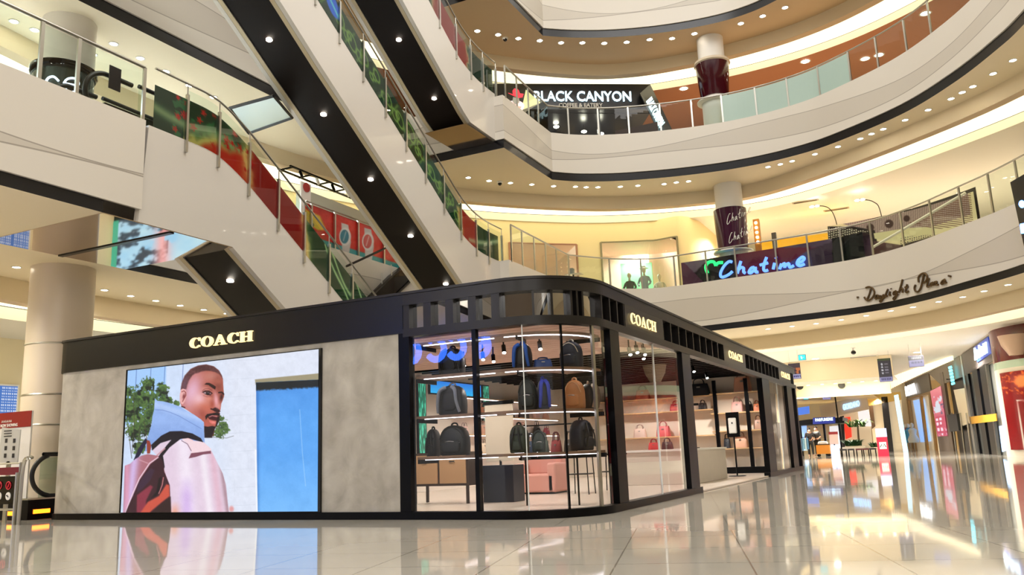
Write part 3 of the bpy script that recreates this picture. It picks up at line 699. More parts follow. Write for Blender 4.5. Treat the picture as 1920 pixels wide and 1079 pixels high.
b = MB(); b.slab([(p[0], p[1], .004) for p in offset(kfull, .02)] + [(-10.6, 27.1, .004), (-10.6, 13.0, .004), (-13.6, 13.0, .004)], (0, 0, .024)); b.build('shop_floor', mat('shop_floor', (214, 200, 186), .25, noise=.06, nscale=2), kio)
MB().box((-10.7, 13.0, .03), (-10.58, 27.1, 2.93)).build('back_wall', mat('shop_wall', (226, 214, 202), .6), kio)
MB().box((-10.6, 27.0, .03), (-4.1, 27.12, 2.93)).build('end_wall', MAT['shop_wall'], kio)
MB().box((-13.6, 12.95, .03), (-10.58, 13.05, 2.93)).build('rear_panel', MAT['shop_wall'], kio)
kb('base_plinth', [(0, s_of_y(15.05), 0, .10, -.03, .12)], black); kb('base_plinth', [(s_of_y(21.55), KL[-1], 0, .10, -.03, .12)], black)
# plaster panels
pm = bpy.data.materials.new('raw_plaster'); pm.use_nodes = True; nt = pm.node_tree; bq = nt.nodes['Principled BSDF']; B_ = NB(nt)
tc = nt.nodes.new('ShaderNodeTexCoord'); n1 = nt.nodes.new('ShaderNodeTexNoise'); n1.inputs['Scale'].default_value = 2.6; n1.inputs['Detail'].default_value = 8; n1.inputs['Roughness'].default_value = .62; n1.inputs['Distortion'].default_value = .6
n2 = nt.nodes.new('ShaderNodeTexVoronoi'); n2.inputs['Scale'].default_value = 3.3; n2.feature = 'SMOOTH_F1'
mp2 = nt.nodes.new('ShaderNodeMapping'); mp2.inputs['Scale'].default_value = (1.6, 1.6, .8); nt.links.new(tc.outputs['Object'], mp2.inputs[0]); nt.links.new(tc.outputs['Object'], n1.inputs[0]); nt.links.new(mp2.outputs[0], n2.inputs[0])
fct = B_.m('ADD', B_.m('MULTIPLY', n1.outputs[0], .8), B_.m('MULTIPLY', n2.outputs[0], .35)); fct = B_.m('MULTIPLY', B_.m('SUBTRACT', fct, .35), 2.3)
mxn = B_.mix(fct, (168, 162, 150), (208, 203, 192)); [n for n in nt.nodes if n.bl_idname == 'ShaderNodeMix'][-1].clamp_factor = True
nt.links.new(mxn, bq.inputs['Base Color']); bq.inputs['Roughness'].default_value = .6
kb('plaster_panel', [(KL[1], s_of_x(-11.93), .10, 2.475, 0, .1)], pm); kb('plaster_panel', [(s_of_x(-7.86), s_of_x(-6.53), .10, 2.475, 0, .1)], pm)
kb('plaster_panel', [(s_of_x(-11.93), s_of_x(-7.86), 2.40, 2.475, 0, .1)], pm); kb('screen_backing', [(s_of_x(-11.93), s_of_x(-7.86), .1, 2.40, 0, .1)], black)
# frame posts and glass
kb('corner_post', [(s_of_x(-6.53), s_of_x(-6.36), .1, 2.475, -.02, .12)], black)
kb('window_mullion', [(s_of_x(-5.385), s_of_x(-5.325), .1, 2.43, -.01, .08)], black)
for y0_, y1_ in ((10.80, 11.16), (14.38, 14.92), (21.68, 22.62), (25.42, 26.3)): kb('door_post', [(s_of_y(y0_), s_of_y(y1_), .05, 2.43, -.015, .12)], black, False)
kb('end_post', [(s_of_y(26.95), s_of_y(27.14), .05, 2.43, -.015, .12)], black, False)
def s_px(px, py):  # arclength on the glass line where the photo shows a joint
    p = at_path(px, py, kfull); best = (9, 0)
    for i, (a, b_) in enumerate(zip(kfull, kfull[1:])):
        e = Vector((b_[0] - a[0], b_[1] - a[1])); s = max(0, min(1, ((p.x - a[0]) * e.x + (p.y - a[1]) * e.y) / e.length_squared)); q = Vector(a) + e * s; d = (q - Vector((p.x, p.y))).length
        if d < best[0]: best = (d, KL[i] + e.length * s)
    return best[1]
j1, j2, j3 = s_px(985, 780), s_px(1060, 780), s_px(1120, 780)
for j in (j1,): kb('glass_joint', [(j - .006, j + .006, .1, 2.43, -.004, .02)], mat('joint_clear', (230, 235, 235), .2), False)
kb('glass_joint', [(j2 - .012, j2 + .012, .1, 2.43, -.004, .03)], black, False)
kb('glass_joint', [(j3 - .022, j3 + .022, .1, 2.43, -.004, .03)], metal, False)
for a, b_ in ((s_of_x(-6.36), s_of_x(-5.39)), (s_of_x(-5.32), j1), (j1, j2), (j2, j3), (j3, s_of_y(10.8)), (s_of_y(11.16), s_of_y(14.38)), (s_of_y(22.62), s_of_y(25.42))):
    o_, i_ = along(a, b_, .03, .05); 
    obj('glass_pane', [(p[0], p[1], z) for z in (.1, 2.43) for p in o_], [(i, i + 1, len(o_) + i + 1, len(o_) + i) for i in range(len(o_) - 1)], shopglass, kio)
for y in (12.85, 24.0): kb('glass_joint', [(s_of_y(y) - .008, s_of_y(y) + .008, .1, 2.43, .02, .05)], mat('joint_clear', (230, 235, 235), .2), False)
# gold lettering
goldlit = mat('lit_gold_letters', (255, 225, 160), .4, emit=1.0, ecol=(250, 222, 160))
o = serif_word('sign_lettering', goldlit, fasc_, .02); TL_, BR_ = at(357, 633, y=KY - .05), at(473, 650, y=KY - .05)
zc = (at(357, 656, y=KY - .05).z + at(357, 637, y=KY - .05).z) / 2; fit(o, (TL_.x, KY - .05, 2.62), (1, 0, 0), (0, 0, 1), BR_.x - TL_.x, .165)
for (a, b_, zz), sp_ in zip(((11.63, 12.86, 2.60), (17.98, 19.35, 2.62), (24.5, 26.0, 2.62)), spn):
    o = serif_word('sign_lettering', goldlit, sp_, .006); fit(o, (KX + .05, a, zz), (0, 1, 0), (0, 0, 1), b_ - a, .165)
# ================================================================== the big screen
scr = thing('video_screen', 'large lit screen of a man in a pale coat with a leather backpack', 'screen', (-9.9, KY - .01, .1))
MB().box((-11.93, KY - .035, .105), (-7.86, KY - .003, 2.40)).build('screen_frame', blackgloss, scr)
def C7(*p): return [(320 + x / 7.192, 670 + y / 7.192) for x, y in p]
def C1(*p): return [(230 + x / 7.195, 650 + y / 7.195) for x, y in p]
def C2(*p): return [(230 + x / 6.345, 800 + y / 6.345) for x, y in p]
def man(u, v, P3):
    X, Y = project(P3); N = len(X)
    n1, n2, n3 = fbm(X / 9, Y / 9, 1), fbm(X / 3.2, Y / 3.2, 4), fbm(X / 22, Y / 22, 7)
    I = np.array([[208, 224, 250]] * N, float); I = lerp(I, (224, 230, 246), np.clip((X - 340) / 100, 0, 1)); I += ((n1 - .5) * 16)[:, None]
    def poly(p, c, wd=.8, a=1.0):
        nonlocal I
        c = np.array(c, float); m = ss(sdpoly(X, Y, p), wd) * a; I = I * (1 - m[:, None]) + c * m[:, None] if c.ndim == 1 else I * (1 - m[:, None]) + c * m[:, None]; return m
    def blob(cx, cy, rx, ry, c, a=1.0, rot=0, mask=None, p=2):
        nonlocal I
        dx, dy = X - cx, Y - cy; r = math.radians(rot); q = ((dx * math.cos(r) + dy * math.sin(r)) / rx) ** 2 + ((-dx * math.sin(r) + dy * math.cos(r)) / ry) ** 2
        m = np.exp(-q ** (p / 2) * 1.2) * a
        if mask is not None: m = m * mask
        I = lerp(I, c, m)
    def stroke(p, wd, c, a=1.0, mask=None):
        nonlocal I
        d = np.full(N, 1e9)
        for (ax, ay), (bx, by) in zip(p, p[1:]):
            ex, ey = bx - ax, by - ay; t_ = np.clip(((X - ax) * ex + (Y - ay) * ey) / (ex * ex + ey * ey + 1e-9), 0, 1); d = np.minimum(d, np.hypot(X - ax - t_ * ex, Y - ay - t_ * ey))
        m = ss(d - wd, .9) * a
        if mask is not None: m = m * mask
        I = lerp(I, c, m)
    # mortar lines of the pale wall
    for k in range(9):
        yy = 672 + k * 34; stroke([(430 if k % 2 else 410, yy + 6), (478, yy + 3)], .25, (180, 190, 205), .5)
    for x_, y_ in ((445, 700), (470, 740), (450, 790), (465, 850), (440, 900)): stroke([(x_, y_), (x_, y_ + 30)], .25, (185, 195, 210), .4)
    # sky panes at the left
    poly([(235, 680), (312, 680), (310, 760), (235, 800)], (165, 205, 252), 3); 
    for x_ in (257, 284, 310, 344): stroke([(x_, 676), (x_ - 3, 730)], .5, (60, 90, 170), .8)
    # blue door
    poly([(478, 712), (604, 700), (604, 722), (479, 722)], (160, 150, 120), 1.5)
    poly([(480, 718), (604, 712), (604, 964), (483, 964)], (92, 168, 246), 1.2)
    dm = ss(sdpoly(X, Y, [(480, 718), (604, 712), (604, 964), (483, 964)]), 1)
    I = lerp(I, (60, 130, 215), dm * np.clip((790 - Y) / 90, 0, 1) * .6); I = lerp(I, (130, 195, 255), dm * np.clip((Y - 850) / 110, 0, 1) * .7)
    I = lerp(I, (50, 110, 190), dm * np.exp(-((X - 482) / 4) ** 2) * .6); I = lerp(I, (14, 24, 30), dm * ss(Y - (733 - (X - 480) * .055) + (n2 - .5) * 4, 4)); I += (dm * (n3 - .5) * 16)[:, None]
    stroke([(562, 769), (567, 850), (573, 912)], .7, (180, 220, 255), .5)
    stroke([(479, 845), (482, 962)], 1.5, (250, 252, 255), .8)
    # tree
    tm = np.zeros(N)
    for cx, cy, r in ((262, 748, 22), (277, 722, 14), (304, 735, 15), (306, 750, 12), (248, 775, 22), (285, 775, 24), (255, 810, 20), (330, 757, 7), (318, 754, 9), (241, 735, 10), (270, 800, 22), (240, 760, 16), (262, 840, 14), (285, 750, 16)):
        tm = np.maximum(tm, 1.25 - np.hypot(X - cx, (Y - cy) * .9) / r)
    tmk = ss(.62 - (np.clip(tm, 0, 1.2) * .62 + n2 * .75), .12) * (tm > .12); leaf = np.stack([30 + 90 * n2, 52 + 105 * n2, 38 + 40 * n2], 1); I = I * (1 - tmk[:, None]) + leaf * tmk[:, None]
    I = lerp(I, (12, 20, 26), tmk * ss(n1 - .42, .15) * .75)
    for p in (((250, 742), (252, 790), (248, 850)), ((240, 800), (247, 860)), ((262, 800), (256, 870)), ((270, 790), (276, 830))): stroke(p, .6, (70, 60, 50), .8)
    tm = np.zeros(N)
    for cx, cy, r in ((418, 800, 14), (412, 812, 14), (424, 806, 9), (414, 786, 8)): tm = np.maximum(tm, 1.2 - np.hypot(X - cx, Y - cy) / r)
    tmk = ss(.62 - (np.clip(tm, 0, 1.1) * .62 + n2 * .7), .12) * (tm > .12); I = I * (1 - tmk[:, None]) + leaf * tmk[:, None]
    stroke([(395, 820), (425, 822), (438, 818)], .5, (60, 60, 50), .6)
    # neck and beard shadow
    poly(C7((330, 740), (450, 870), (455, 1060), (575, 1070), (600, 950), (520, 700)), (96, 38, 34))
    # head
    head = C7((135, 470), (137, 430), (150, 350), (190, 250), (270, 160), (370, 115), (480, 100), (580, 125), (650, 180), (690, 250), (705, 300), (710, 400), (716, 470), (723, 520), (700, 590), (682, 630), (674, 700), (662, 740), (662, 820), (640, 880), (605, 955), (575, 1000), (560, 1065), (470, 1065), (450, 880), (370, 820), (250, 735), (150, 670), (126, 610), (124, 520))
    hm = poly(head, (184, 96, 80)); 
    def cx7(x, y): return 320 + x / 7.192, 670 + y / 7.192
    def b7(x, y, rx, ry, c, a=1., rot=0, p=2): blob(*cx7(x, y), rx / 7.192, ry / 7.192, c, a, rot, hm, p)
    b7(290, 470, 140, 280, (232, 186, 214), .9, 15); b7(420, 620, 130, 150, (226, 146, 130), .7, 30); b7(380, 560, 90, 90, (246, 205, 220), .7)
    b7(560, 260, 130, 70, (196, 128, 116), .9); b7(640, 380, 70, 150, (128, 62, 52), .8); b7(640, 330, 60, 40, (190, 110, 90), .6)
    b7(470, 680, 90, 60, (206, 104, 80), .6, 20); b7(420, 770, 70, 90, (160, 72, 60), .7, -30); b7(350, 760, 50, 80, (190, 110, 110), .5, -30)
    b7(520, 400, 100, 45, (150, 78, 64), .55, 15); b7(470, 430, 60, 30, (226, 150, 140), .6)
    b7(610, 580, 38, 120, (240, 176, 186), .9, -8); b7(650, 660, 24, 34, (220, 150, 140), .8); b7(560, 640, 30, 50, (168, 74, 56), .7, 15); b7(560, 540, 34, 60, (150, 70, 58), .55)
    b7(685, 540, 26, 60, (60, 28, 30), .95, 10); b7(520, 560, 60, 30, (230, 150, 130), .6)
    # hair
    hair = C7((135, 440), (150, 350), (190, 250), (270, 160), (370, 115), (480, 100), (580, 125), (650, 180), (690, 250), (702, 300), (688, 272), (655, 232), (600, 204), (540, 188), (470, 184), (410, 196), (370, 215), (330, 222), (290, 250), (250, 310), (225, 370), (212, 430), (180, 436))
    m = ss(sdpoly(X, Y, hair), 2.2); hc = np.stack([66 + 50 * n2, 34 + 36 * n2, 36 + 40 * n2], 1); I = I * (1 - m[:, None] * .95) + hc * (m[:, None] * .95); b7(190, 360, 40, 110, (120, 90, 110), .55, 10); b7(420, 150, 130, 40, (60, 30, 30), .5)
    # ear
    poly(C7((140, 440), (165, 425), (200, 440), (215, 480), (212, 540), (190, 600), (165, 640), (140, 630), (126, 590), (124, 500)), (238, 178, 176)); stroke(C7((150, 470), (180, 455), (205, 480), (205, 520), (180, 560), (160, 600)), .7, (130, 40, 44), .9); blob(*cx7(178, 530), 2.6, 5.5, (110, 34, 40), .9, 15); stroke(C7((150, 668), (190, 682)), 1.2, (60, 20, 28), .9)
    # brow, eye, far eye
    poly(C7((455, 370), (480, 348), (520, 348), (570, 372), (610, 400), (600, 440), (560, 415), (510, 378)), (44, 18, 20), 1.2); stroke(C7((430, 455), (460, 430), (510, 425), (560, 450)), .5, (110, 50, 50), .8)
    poly(C7((435, 478), (465, 462), (520, 466), (555, 495), (540, 520), (490, 512), (455, 498)), (70, 30, 34), 1.0); blob(*cx7(500, 490), 3.4, 3.2, (14, 6, 10), 1, 0, None, 4); blob(*cx7(463, 484), 2.2, 1.4, (236, 220, 230), .9); blob(*cx7(533, 492), 1.5, 1.5, (220, 190, 200), .7); blob(*cx7(505, 483), .7, .7, (240, 240, 255), .9)
    stroke(C7((430, 475), (465, 455), (520, 458), (560, 490)), .8, (30, 10, 14), .95); stroke(C7((440, 520), (490, 535), (550, 530)), .7, (150, 80, 76), .6); stroke(C7((650, 480), (690, 475), (715, 500)), 1.4, (34, 14, 18), .9)
    # nose, moustache, mouth, beard
    stroke(C7((545, 700), (580, 715), (600, 700)), 1.4, (60, 20, 22), .9); poly(C7((560, 700), (600, 680), (640, 690), (672, 735), (640, 750), (590, 735)), (50, 18, 22), 1.5); b7(640, 690, 26, 18, (226, 150, 150), .5)
    poly(C7((465, 800), (490, 770), (560, 758), (620, 745), (665, 760), (662, 800), (610, 785), (560, 790), (500, 812), (475, 850)), (34, 12, 16), 1.2); poly(C7((500, 812), (560, 788), (620, 800), (640, 830), (620, 860), (560, 850), (520, 838)), (70, 16, 24), 1.0)
    stroke(C7((520, 808), (560, 790), (600, 800), (635, 808)), .8, (206, 130, 130), .9); poly(C7((515, 850), (560, 862), (620, 880), (610, 910), (560, 905), (525, 880)), (224, 112, 104), 1.0); b7(575, 880, 30, 12, (244, 160, 150), .7)
    poly(C7((450, 930), (500, 940), (560, 930), (610, 940), (590, 985), (560, 1065), (560, 1090), (455, 1090)), (28, 14, 22), 1.5); poly(C7((630, 800), (664, 800), (656, 850), (625, 930), (600, 950)), (36, 14, 20), 1.5); blob(*cx7(480, 905), 5, 4, (196, 92, 80), .7)
    # hood
    hood = C1((435, 700), (470, 735), (545, 742), (640, 765), (780, 815), (880, 880), (960, 920), (1060, 990), (1095, 1030), (1095, 1110), (1110, 1380), (700, 1300), (300, 1420), (330, 1250), (390, 1050), (400, 950), (425, 850))
    hh = poly(hood, (150, 182, 240)); I = lerp(I, (178, 204, 250), hh * np.exp(-((Y - 762 - (X - 300) * .30) / 7) ** 2)); I = lerp(I, (118, 150, 214), hh * np.clip((Y - 790) / 40, 0, 1) * .5); I += (hh * (n1 - .5) * 14)[:, None]
    stroke(C1((440, 855), (540, 860), (640, 890), (760, 940), (900, 1020), (1060, 1110)), .5, (100, 130, 196), .9, hh)
    # coat
    coat = C2((330, 260), (560, 150), (700, 160), (960, 190), (1060, 300), (1120, 420), (1190, 560), (1230, 700), (1250, 900), (1265, 1030), (560, 1030), (470, 420))
    cm = poly(coat, (228, 206, 226)); I = lerp(I, (246, 236, 250), cm * np.exp(-((X - 345 - (Y - 850) * .1) / 14) ** 2) * .8); I = lerp(I, (216, 186, 236), cm * np.exp(-((X - 350) / 12) ** 2) * np.clip((Y - 890) / 40, 0, 1)); I = lerp(I, (250, 244, 252), cm * np.exp(-((X - 380 - (Y - 850) * .12) / 7) ** 2) * .7)
    I = lerp(I, (226, 178, 196), cm * np.exp(-((X - 398 - (Y - 850) * .13) / 7) ** 2) * .7); I = lerp(I, (168, 134, 146), cm * np.exp(-((X - 416 - (Y - 880) * .14) / 4.5) ** 2) * .85); I += (cm * (n1 - .5) * 10)[:, None]
    I = lerp(I, (236, 170, 150), cm * np.clip((Y - 940) / 20, 0, 1) * np.exp(-((X - 328) / 8) ** 2))
    # epaulette
    poly(C2((690, 140), (770, 135), (840, 170), (960, 185), (1055, 270), (1050, 320), (960, 330), (860, 360), (790, 380), (820, 300), (780, 210)), (244, 216, 224)); poly(C2((815, 320), (900, 310), (1050, 290), (1052, 325), (960, 335), (870, 365), (785, 382)), (128, 74, 92)); stroke(C2((700, 170), (770, 210), (815, 290)), .7, (110, 70, 90), .8); stroke(C2((690, 138), (770, 140), (835, 170)), .8, (250, 200, 196), .9)
    # straps and collar shadow
    poly(C2((340, 220), (460, 110), (560, 60), (700, 55), (830, 85), (930, 140), (960, 190), (860, 165), (780, 140), (690, 150), (560, 250), (480, 350), (500, 480), (480, 560), (400, 560), (380, 420), (520, 230), (580, 160), (450, 200), (350, 290)), (22, 16, 30))
    poly(C2((130, 400), (190, 260), (270, 140), (300, 170), (210, 340), (150, 420)), (30, 30, 60)); poly(C2((285, 165), (320, 170), (340, 230), (325, 325), (290, 325)), (150, 62, 48)); stroke(C2((410, 345), (500, 265)), 1.4, (200, 150, 160), .9)
    # backpack
    bp_ = C2((25, 470), (90, 445), (150, 390), (220, 350), (300, 330), (420, 350), (470, 420), (500, 540), (550, 680), (575, 1030), (5, 1030))
    bm_ = poly(bp_, (176, 112, 124)); I = lerp(I, (214, 190, 240), bm_ * np.exp(-((X - 250 + (Y - 880) * .12) / 9) ** 2) * .9); I = lerp(I, (226, 160, 190), bm_ * np.exp(-((X - 238) / 5) ** 2) * .8)
    dk = C2((440, 360), (480, 420), (495, 540), (560, 700), (575, 1030), (20, 1030), (120, 830), (200, 640), (330, 450)); dmk = poly(dk, (58, 26, 38), 1.5)
    poly(C2((170, 820), (330, 700), (360, 720), (280, 880), (270, 1030), (165, 1030)), (140, 50, 70), 3); poly(C2((300, 900), (430, 830), (520, 690), (555, 700), (560, 830), (470, 900), (350, 1000), (320, 1030), (210, 1030)), (206, 84, 66), 3); poly(C2((350, 1030), (460, 920), (570, 840), (575, 1030)), (48, 24, 26), 3)
    stroke(C2((30, 1025), (120, 800), (200, 620), (320, 440), (420, 370)), 1.0, (244, 214, 230), .9); stroke(C2((430, 800), (470, 700), (485, 610)), .8, (236, 150, 150), .8); poly(C2((180, 690), (270, 560), (340, 500), (380, 520), (330, 640), (240, 740), (170, 790)), (62, 40, 66), 2, .8); stroke(C2((200, 400), (250, 420), (300, 440)), .9, (230, 180, 190), .6)
    poly(C2((340, 850), (400, 780), (430, 620), (460, 600), (440, 760), (400, 830)), (20, 10, 18), 2)
    blob(434, 955, 5, 6, (226, 150, 150), .9, 0, None, 4)
    I += ((fbm(X / 1.7, Y / 1.7, 12) - .5) * 7)[:, None]
    return I
picture('screen_image', [(-11.885, KY - .04, 2.385), (-7.90, KY - .04, 2.385), (-7.90, KY - .04, .115), (-11.885, KY - .04, .115)], 430, 320, man, .74, scr)
# ================================================================== goods inside the shop
wood = mat('shelf_wood', (150, 118, 92), .4, noise=.15, nscale=9)
wood_l = mat('pale_wood', (214, 176, 128), .4, noise=.1, nscale=9)
fbk = {}
def fab(c, rough=.45):
    k = 'hide_%d_%d_%d' % c
    return mat(k, c, rough, bump=.25, nscale=60)
def shelf_along(label, z, s0, s1):
    t = thing('display_shelf', label, 'shelf', (-5, KY + .3, z), None)
    b = MB(); kseg(b, s0, s1, z - .035, z, .12, .62); autosm(b.build('shelf_board', wood, t), 35)
    b = MB(); kseg(b, s0 + .1, s0 + 1.2, z - .045, z - .037, .16, .18); b.build('led_strip', led, t)
    b = MB(); kseg(b, s0 + 1.35, s1 - .15, z - .045, z - .037, .16, .18); autosm(b.build('led_strip', led, t), 35)
    for s in (s0 + .02, s1 - .03, (s0 + s1) / 2):
        b = MB(); kseg(b, s, s + .02, z - .09, z - .035, .10, .6); b.build('bracket', black, t)
    return t
zs = (1.88, 1.34, .80)
for z, lb in zip((2.34,) + zs, ('empty top shelf with light strip inside the curved window', 'upper bag shelf inside the curved window', 'middle bag shelf inside the curved window', 'lower bag shelf inside the curved window')):
    shelf_along(lb, z, s_of_x(-6.34), s_of_y(10.72))
inner = offset(kfull, .36)
def place(t, px, z, off=.36, y=None, rz=None):
    p = at_path(px, 780, offset(kfull, off)); L = 0
    path = offset(kfull, off); an = 0
    for a, b_ in zip(path, path[1:]):
        e = Vector((b_[0] - a[0], b_[1] - a[1])); s = ((p.x - a[0]) * e.x + (p.y - a[1]) * e.y) / e.length_squared
        q = Vector(a) + e * max(0, min(1, s))
        if (q - Vector((p.x, p.y))).length < .02: an = math.atan2(e.y, e.x)
    t.location = (p.x, p.y, z + .003); t.rotation_euler = (0, 0, an if rz is None else rz); return t
def backpack(label, w, h, d, c, c2=None, style='pocket', group=None):
    t = thing('backpack', label, 'backpack', (0, 0, 0), group); m = fab(c); m2 = fab(c2 or tuple(max(0, int(v * .7)) for v in c))
    b = MB()                                   # body: rounded slab, domed at the top
    prof = [(0, .86), (.04, .97), (.3, 1.0), (.6, .97), (.78, .86), (.9, .66), (.97, .4), (1.0, .12)]; n = 24; vs = []
    for k, (zz, sc_) in enumerate(prof):
        for i in range(n):
            a = 2 * math.pi * i / n; cx, sx = math.cos(a), math.sin(a)
            vs.append((math.copysign(abs(cx) ** .55, cx) * w / 2 * sc_, math.copysign(abs(sx) ** .55, sx) * d / 2 * (.45 + .55 * sc_), zz * h + .001))
    fs = [(k * n + i, k * n + (i + 1) % n, (k + 1) * n + (i + 1) % n, (k + 1) * n + i) for k in range(len(prof) - 1) for i in range(n)] + [tuple(range(n - 1, -1, -1)), tuple((len(prof) - 1) * n + i for i in range(n))]
    b.add(vs, fs); autosm(b.build('bag_body', m, t), 50)
    autosm(MB().tube(catmull([(-w * .12, 0, h * .97), (-w * .09, 0, h * 1.05), (0, 0, h * 1.08), (w * .09, 0, h * 1.05), (w * .12, 0, h * .97)], 4), .012, 6).build('top_handle', m2, t), 60)
    f = -d / 2
    if style == 'pocket':
        b = MB(); b.ell((0, f * .93, h * .30), (w * .36, d * .18, h * .22), 16, 8, .5); fpk = autosm(b.build('front_pocket', m, t), 60)
        MB().tube(catmull([(-w * .34, f * 1.08, h * .42), (0, f * 1.28, h * .47), (w * .34, f * 1.08, h * .42)], 5), .006, 5).build('pocket_zip', metal, fpk)
        MB().tube(catmull([(-w * .44, f * .8, h * .55), (-w * .3, f * .9, h * .8), (0, f * .8, h * .93), (w * .3, f * .9, h * .8), (w * .44, f * .8, h * .55)], 5), .007, 5).build('main_zip', m2, t)
    elif style == 'straps':
        for s in (-1, 1):
            pts = catmull([(s * w * .12, f * .9, h * .93), (s * w * .3, f * 1.35, h * .8), (s * w * .36, f * 1.5, h * .45), (s * w * .42, f * 1.1, h * .08)], 5)
            autosm(MB().tube(pts, .03, 6, .02).build('shoulder_strap', m2, t), 60)
        b = MB(); b.ell((0, f * .95, h * .45), (w * .3, d * .1, h * .33), 14, 8, .6); autosm(b.build('back_pad', fab((26, 26, 28)), t), 60)
    elif style == 'drawstring':
        MB().box((-w * .34, f * 1.12, h * .62), (w * .34, f * .6, h * .68)).build('flap_band', m2, t)
        for s in (-1, 1): autosm(MB().tube(catmull([(s * w * .1, f * .9, h * .9), (s * w * .2, f * 1.3, h * .55), (s * w * .3, f * 1.2, h * .12)], 5), .012, 6).build('shoulder_strap', m2, t), 60)
        b = MB(); b.ell((0, f * .95, h * .26), (w * .3, d * .14, h * .18), 14, 8, .5); autosm(b.build('front_pocket', m, t), 60)
    return t
def handbag(label, w, h, d, c, hh=.6, group=None, name='handbag'):
    t = thing(name, label, 'handbag', (0, 0, 0), group); b = MB(); n = 20; vs = []
    for zz, sw, sd in ((0, .98, 1), (.03, 1.0, 1), (.5, .94, .85), (.92, .84, .5), (1.0, .80, .36)):
        for i in range(n):
            a = 2 * math.pi * i / n; cx, sx = math.cos(a), math.sin(a)
            vs.append((math.copysign(abs(cx) ** .35, cx) * w / 2 * sw, math.copysign(abs(sx) ** .5, sx) * d / 2 * sd, zz * h + .001))
    fs = [(k * n + i, k * n + (i + 1) % n, (k + 1) * n + (i + 1) % n, (k + 1) * n + i) for k in range(4) for i in range(n)] + [tuple(range(n - 1, -1, -1)), tuple(4 * n + i for i in range(n))]
    b.add(vs, fs); autosm(b.build('bag_body', fab(c), t), 50)
    for s in (-1, 1):
        autosm(MB().tube(catmull([(-w * .26, s * d * .2, h * .93), (-w * .2, s * d * .2, h * (1 + hh * .7)), (0, s * d * .2, h * (1 + hh)), (w * .2, s * d * .2, h * (1 + hh * .7)), (w * .26, s * d * .2, h * .93)], 4), .009, 6).build('handle', fab(tuple(int(v * .7) for v in c)), t), 60)
    MB().box((-w * .08, -d * .45, h * .66), (w * .08, -d * .30, h * .76)).build('clasp', metal, t)
    return t
Z1, Z2, Z3 = zs
for args, px, z, off in (
    (('tall black backpack with hanging straps on the upper shelf, nearest the plaster panel', .34, .37, .2, (24, 24, 28), None, 'straps'), 852, Z1, .36),
    (('slim black backpack with a bright blue centre on the upper shelf', .24, .34, .2, (18, 20, 26), (30, 96, 190), 'straps'), 985, Z1, .36),
    (('navy backpack with cream side on the upper shelf, at the curved corner', .30, .35, .22, (34, 42, 58), (230, 220, 200), 'pocket'), 1077, Z1, .36),
    (('black backpack with pale grey frame-like straps on the middle shelf', .40, .40, .22, (40, 42, 46), (150, 156, 168), 'straps'), 850, Z2, .36),
    (('tall dark green backpack on the middle shelf', .25, .41, .22, (34, 42, 38), None, 'pocket'), 991, Z2, .36),
    (('slim navy backpack beside the tall dark green one', .15, .4, .2, (24, 30, 56), (40, 60, 190), 'straps'), 1020, Z2, .42),
    (('orange tan backpack with a yellow tag on the middle shelf', .26, .38, .2, (206, 140, 84), (232, 180, 130), 'pocket'), 1080, Z2, .36),
    (('black strapped backpack right of the orange tan one', .20, .36, .16, (30, 28, 28), (210, 190, 160), 'straps'), 1106, Z2, .36),
    (('big black leather backpack with a zipped front pocket on the lower shelf', .42, .40, .24, (26, 28, 26), None, 'pocket'), 852, Z3, .38),
    (('narrow black bag squeezed left of the big leather backpack', .17, .37, .2, (16, 16, 18), None, 'drawstring'), 812, Z3, .46),
    (('olive camouflage backpack on the lower shelf', .24, .36, .2, (62, 72, 56), (30, 34, 30), 'drawstring'), 972, Z3, .36),
    (('small grey-green backpack on the lower shelf beside the olive one', .18, .28, .16, (72, 84, 80), (24, 26, 28), 'pocket'), 1008, Z3, .36),
    (('navy drawstring backpack on the lower shelf at the curved corner', .34, .40, .24, (30, 34, 48), (18, 20, 30), 'drawstring'), 1088, Z3, .36)):
    t_ = backpack(*args); place(t_, px, z, off)
t_ = handbag('small blue pouch lying on the upper shelf', .26, .12, .12, (30, 70, 140), .2, None, 'pouch'); place(t_, 1022, Z1, .4)
# rear rack of hanging colourful bags
pr = at(1030, 800, y=11.6)
t = thing('hanging_rack', 'black metal rack of colourful bags behind the curved window shelves', 'rack', (pr.x, 11.6, .03))
for dx in (-.42, .42): MB().tube([(pr.x + dx, 11.6, .03), (pr.x + dx, 11.6, 1.22)], .014, 6).build('upright', black, t)
MB().tube([(pr.x - .42, 11.6, 1.2), (pr.x + .42, 11.6, 1.2)], .012, 6).build('top_bar', black, t); MB().box((pr.x - .44, 11.42, .70), (pr.x + .44, 11.78, .73)).build('rack_shelf', black, t)
for i, (c, lb) in enumerate((((60, 74, 96), 'blue-grey bag on the black rack'), ((84, 98, 84), 'sage green bag on the black rack'), ((150, 60, 60), 'dusty red bag on the black rack'), ((70, 60, 50), 'dark brown bag on the black rack'))):
    t_ = handbag(lb, .17, .24, .12, c, .5); t_.location = (pr.x - .32 + i * .21, 11.6, .73)
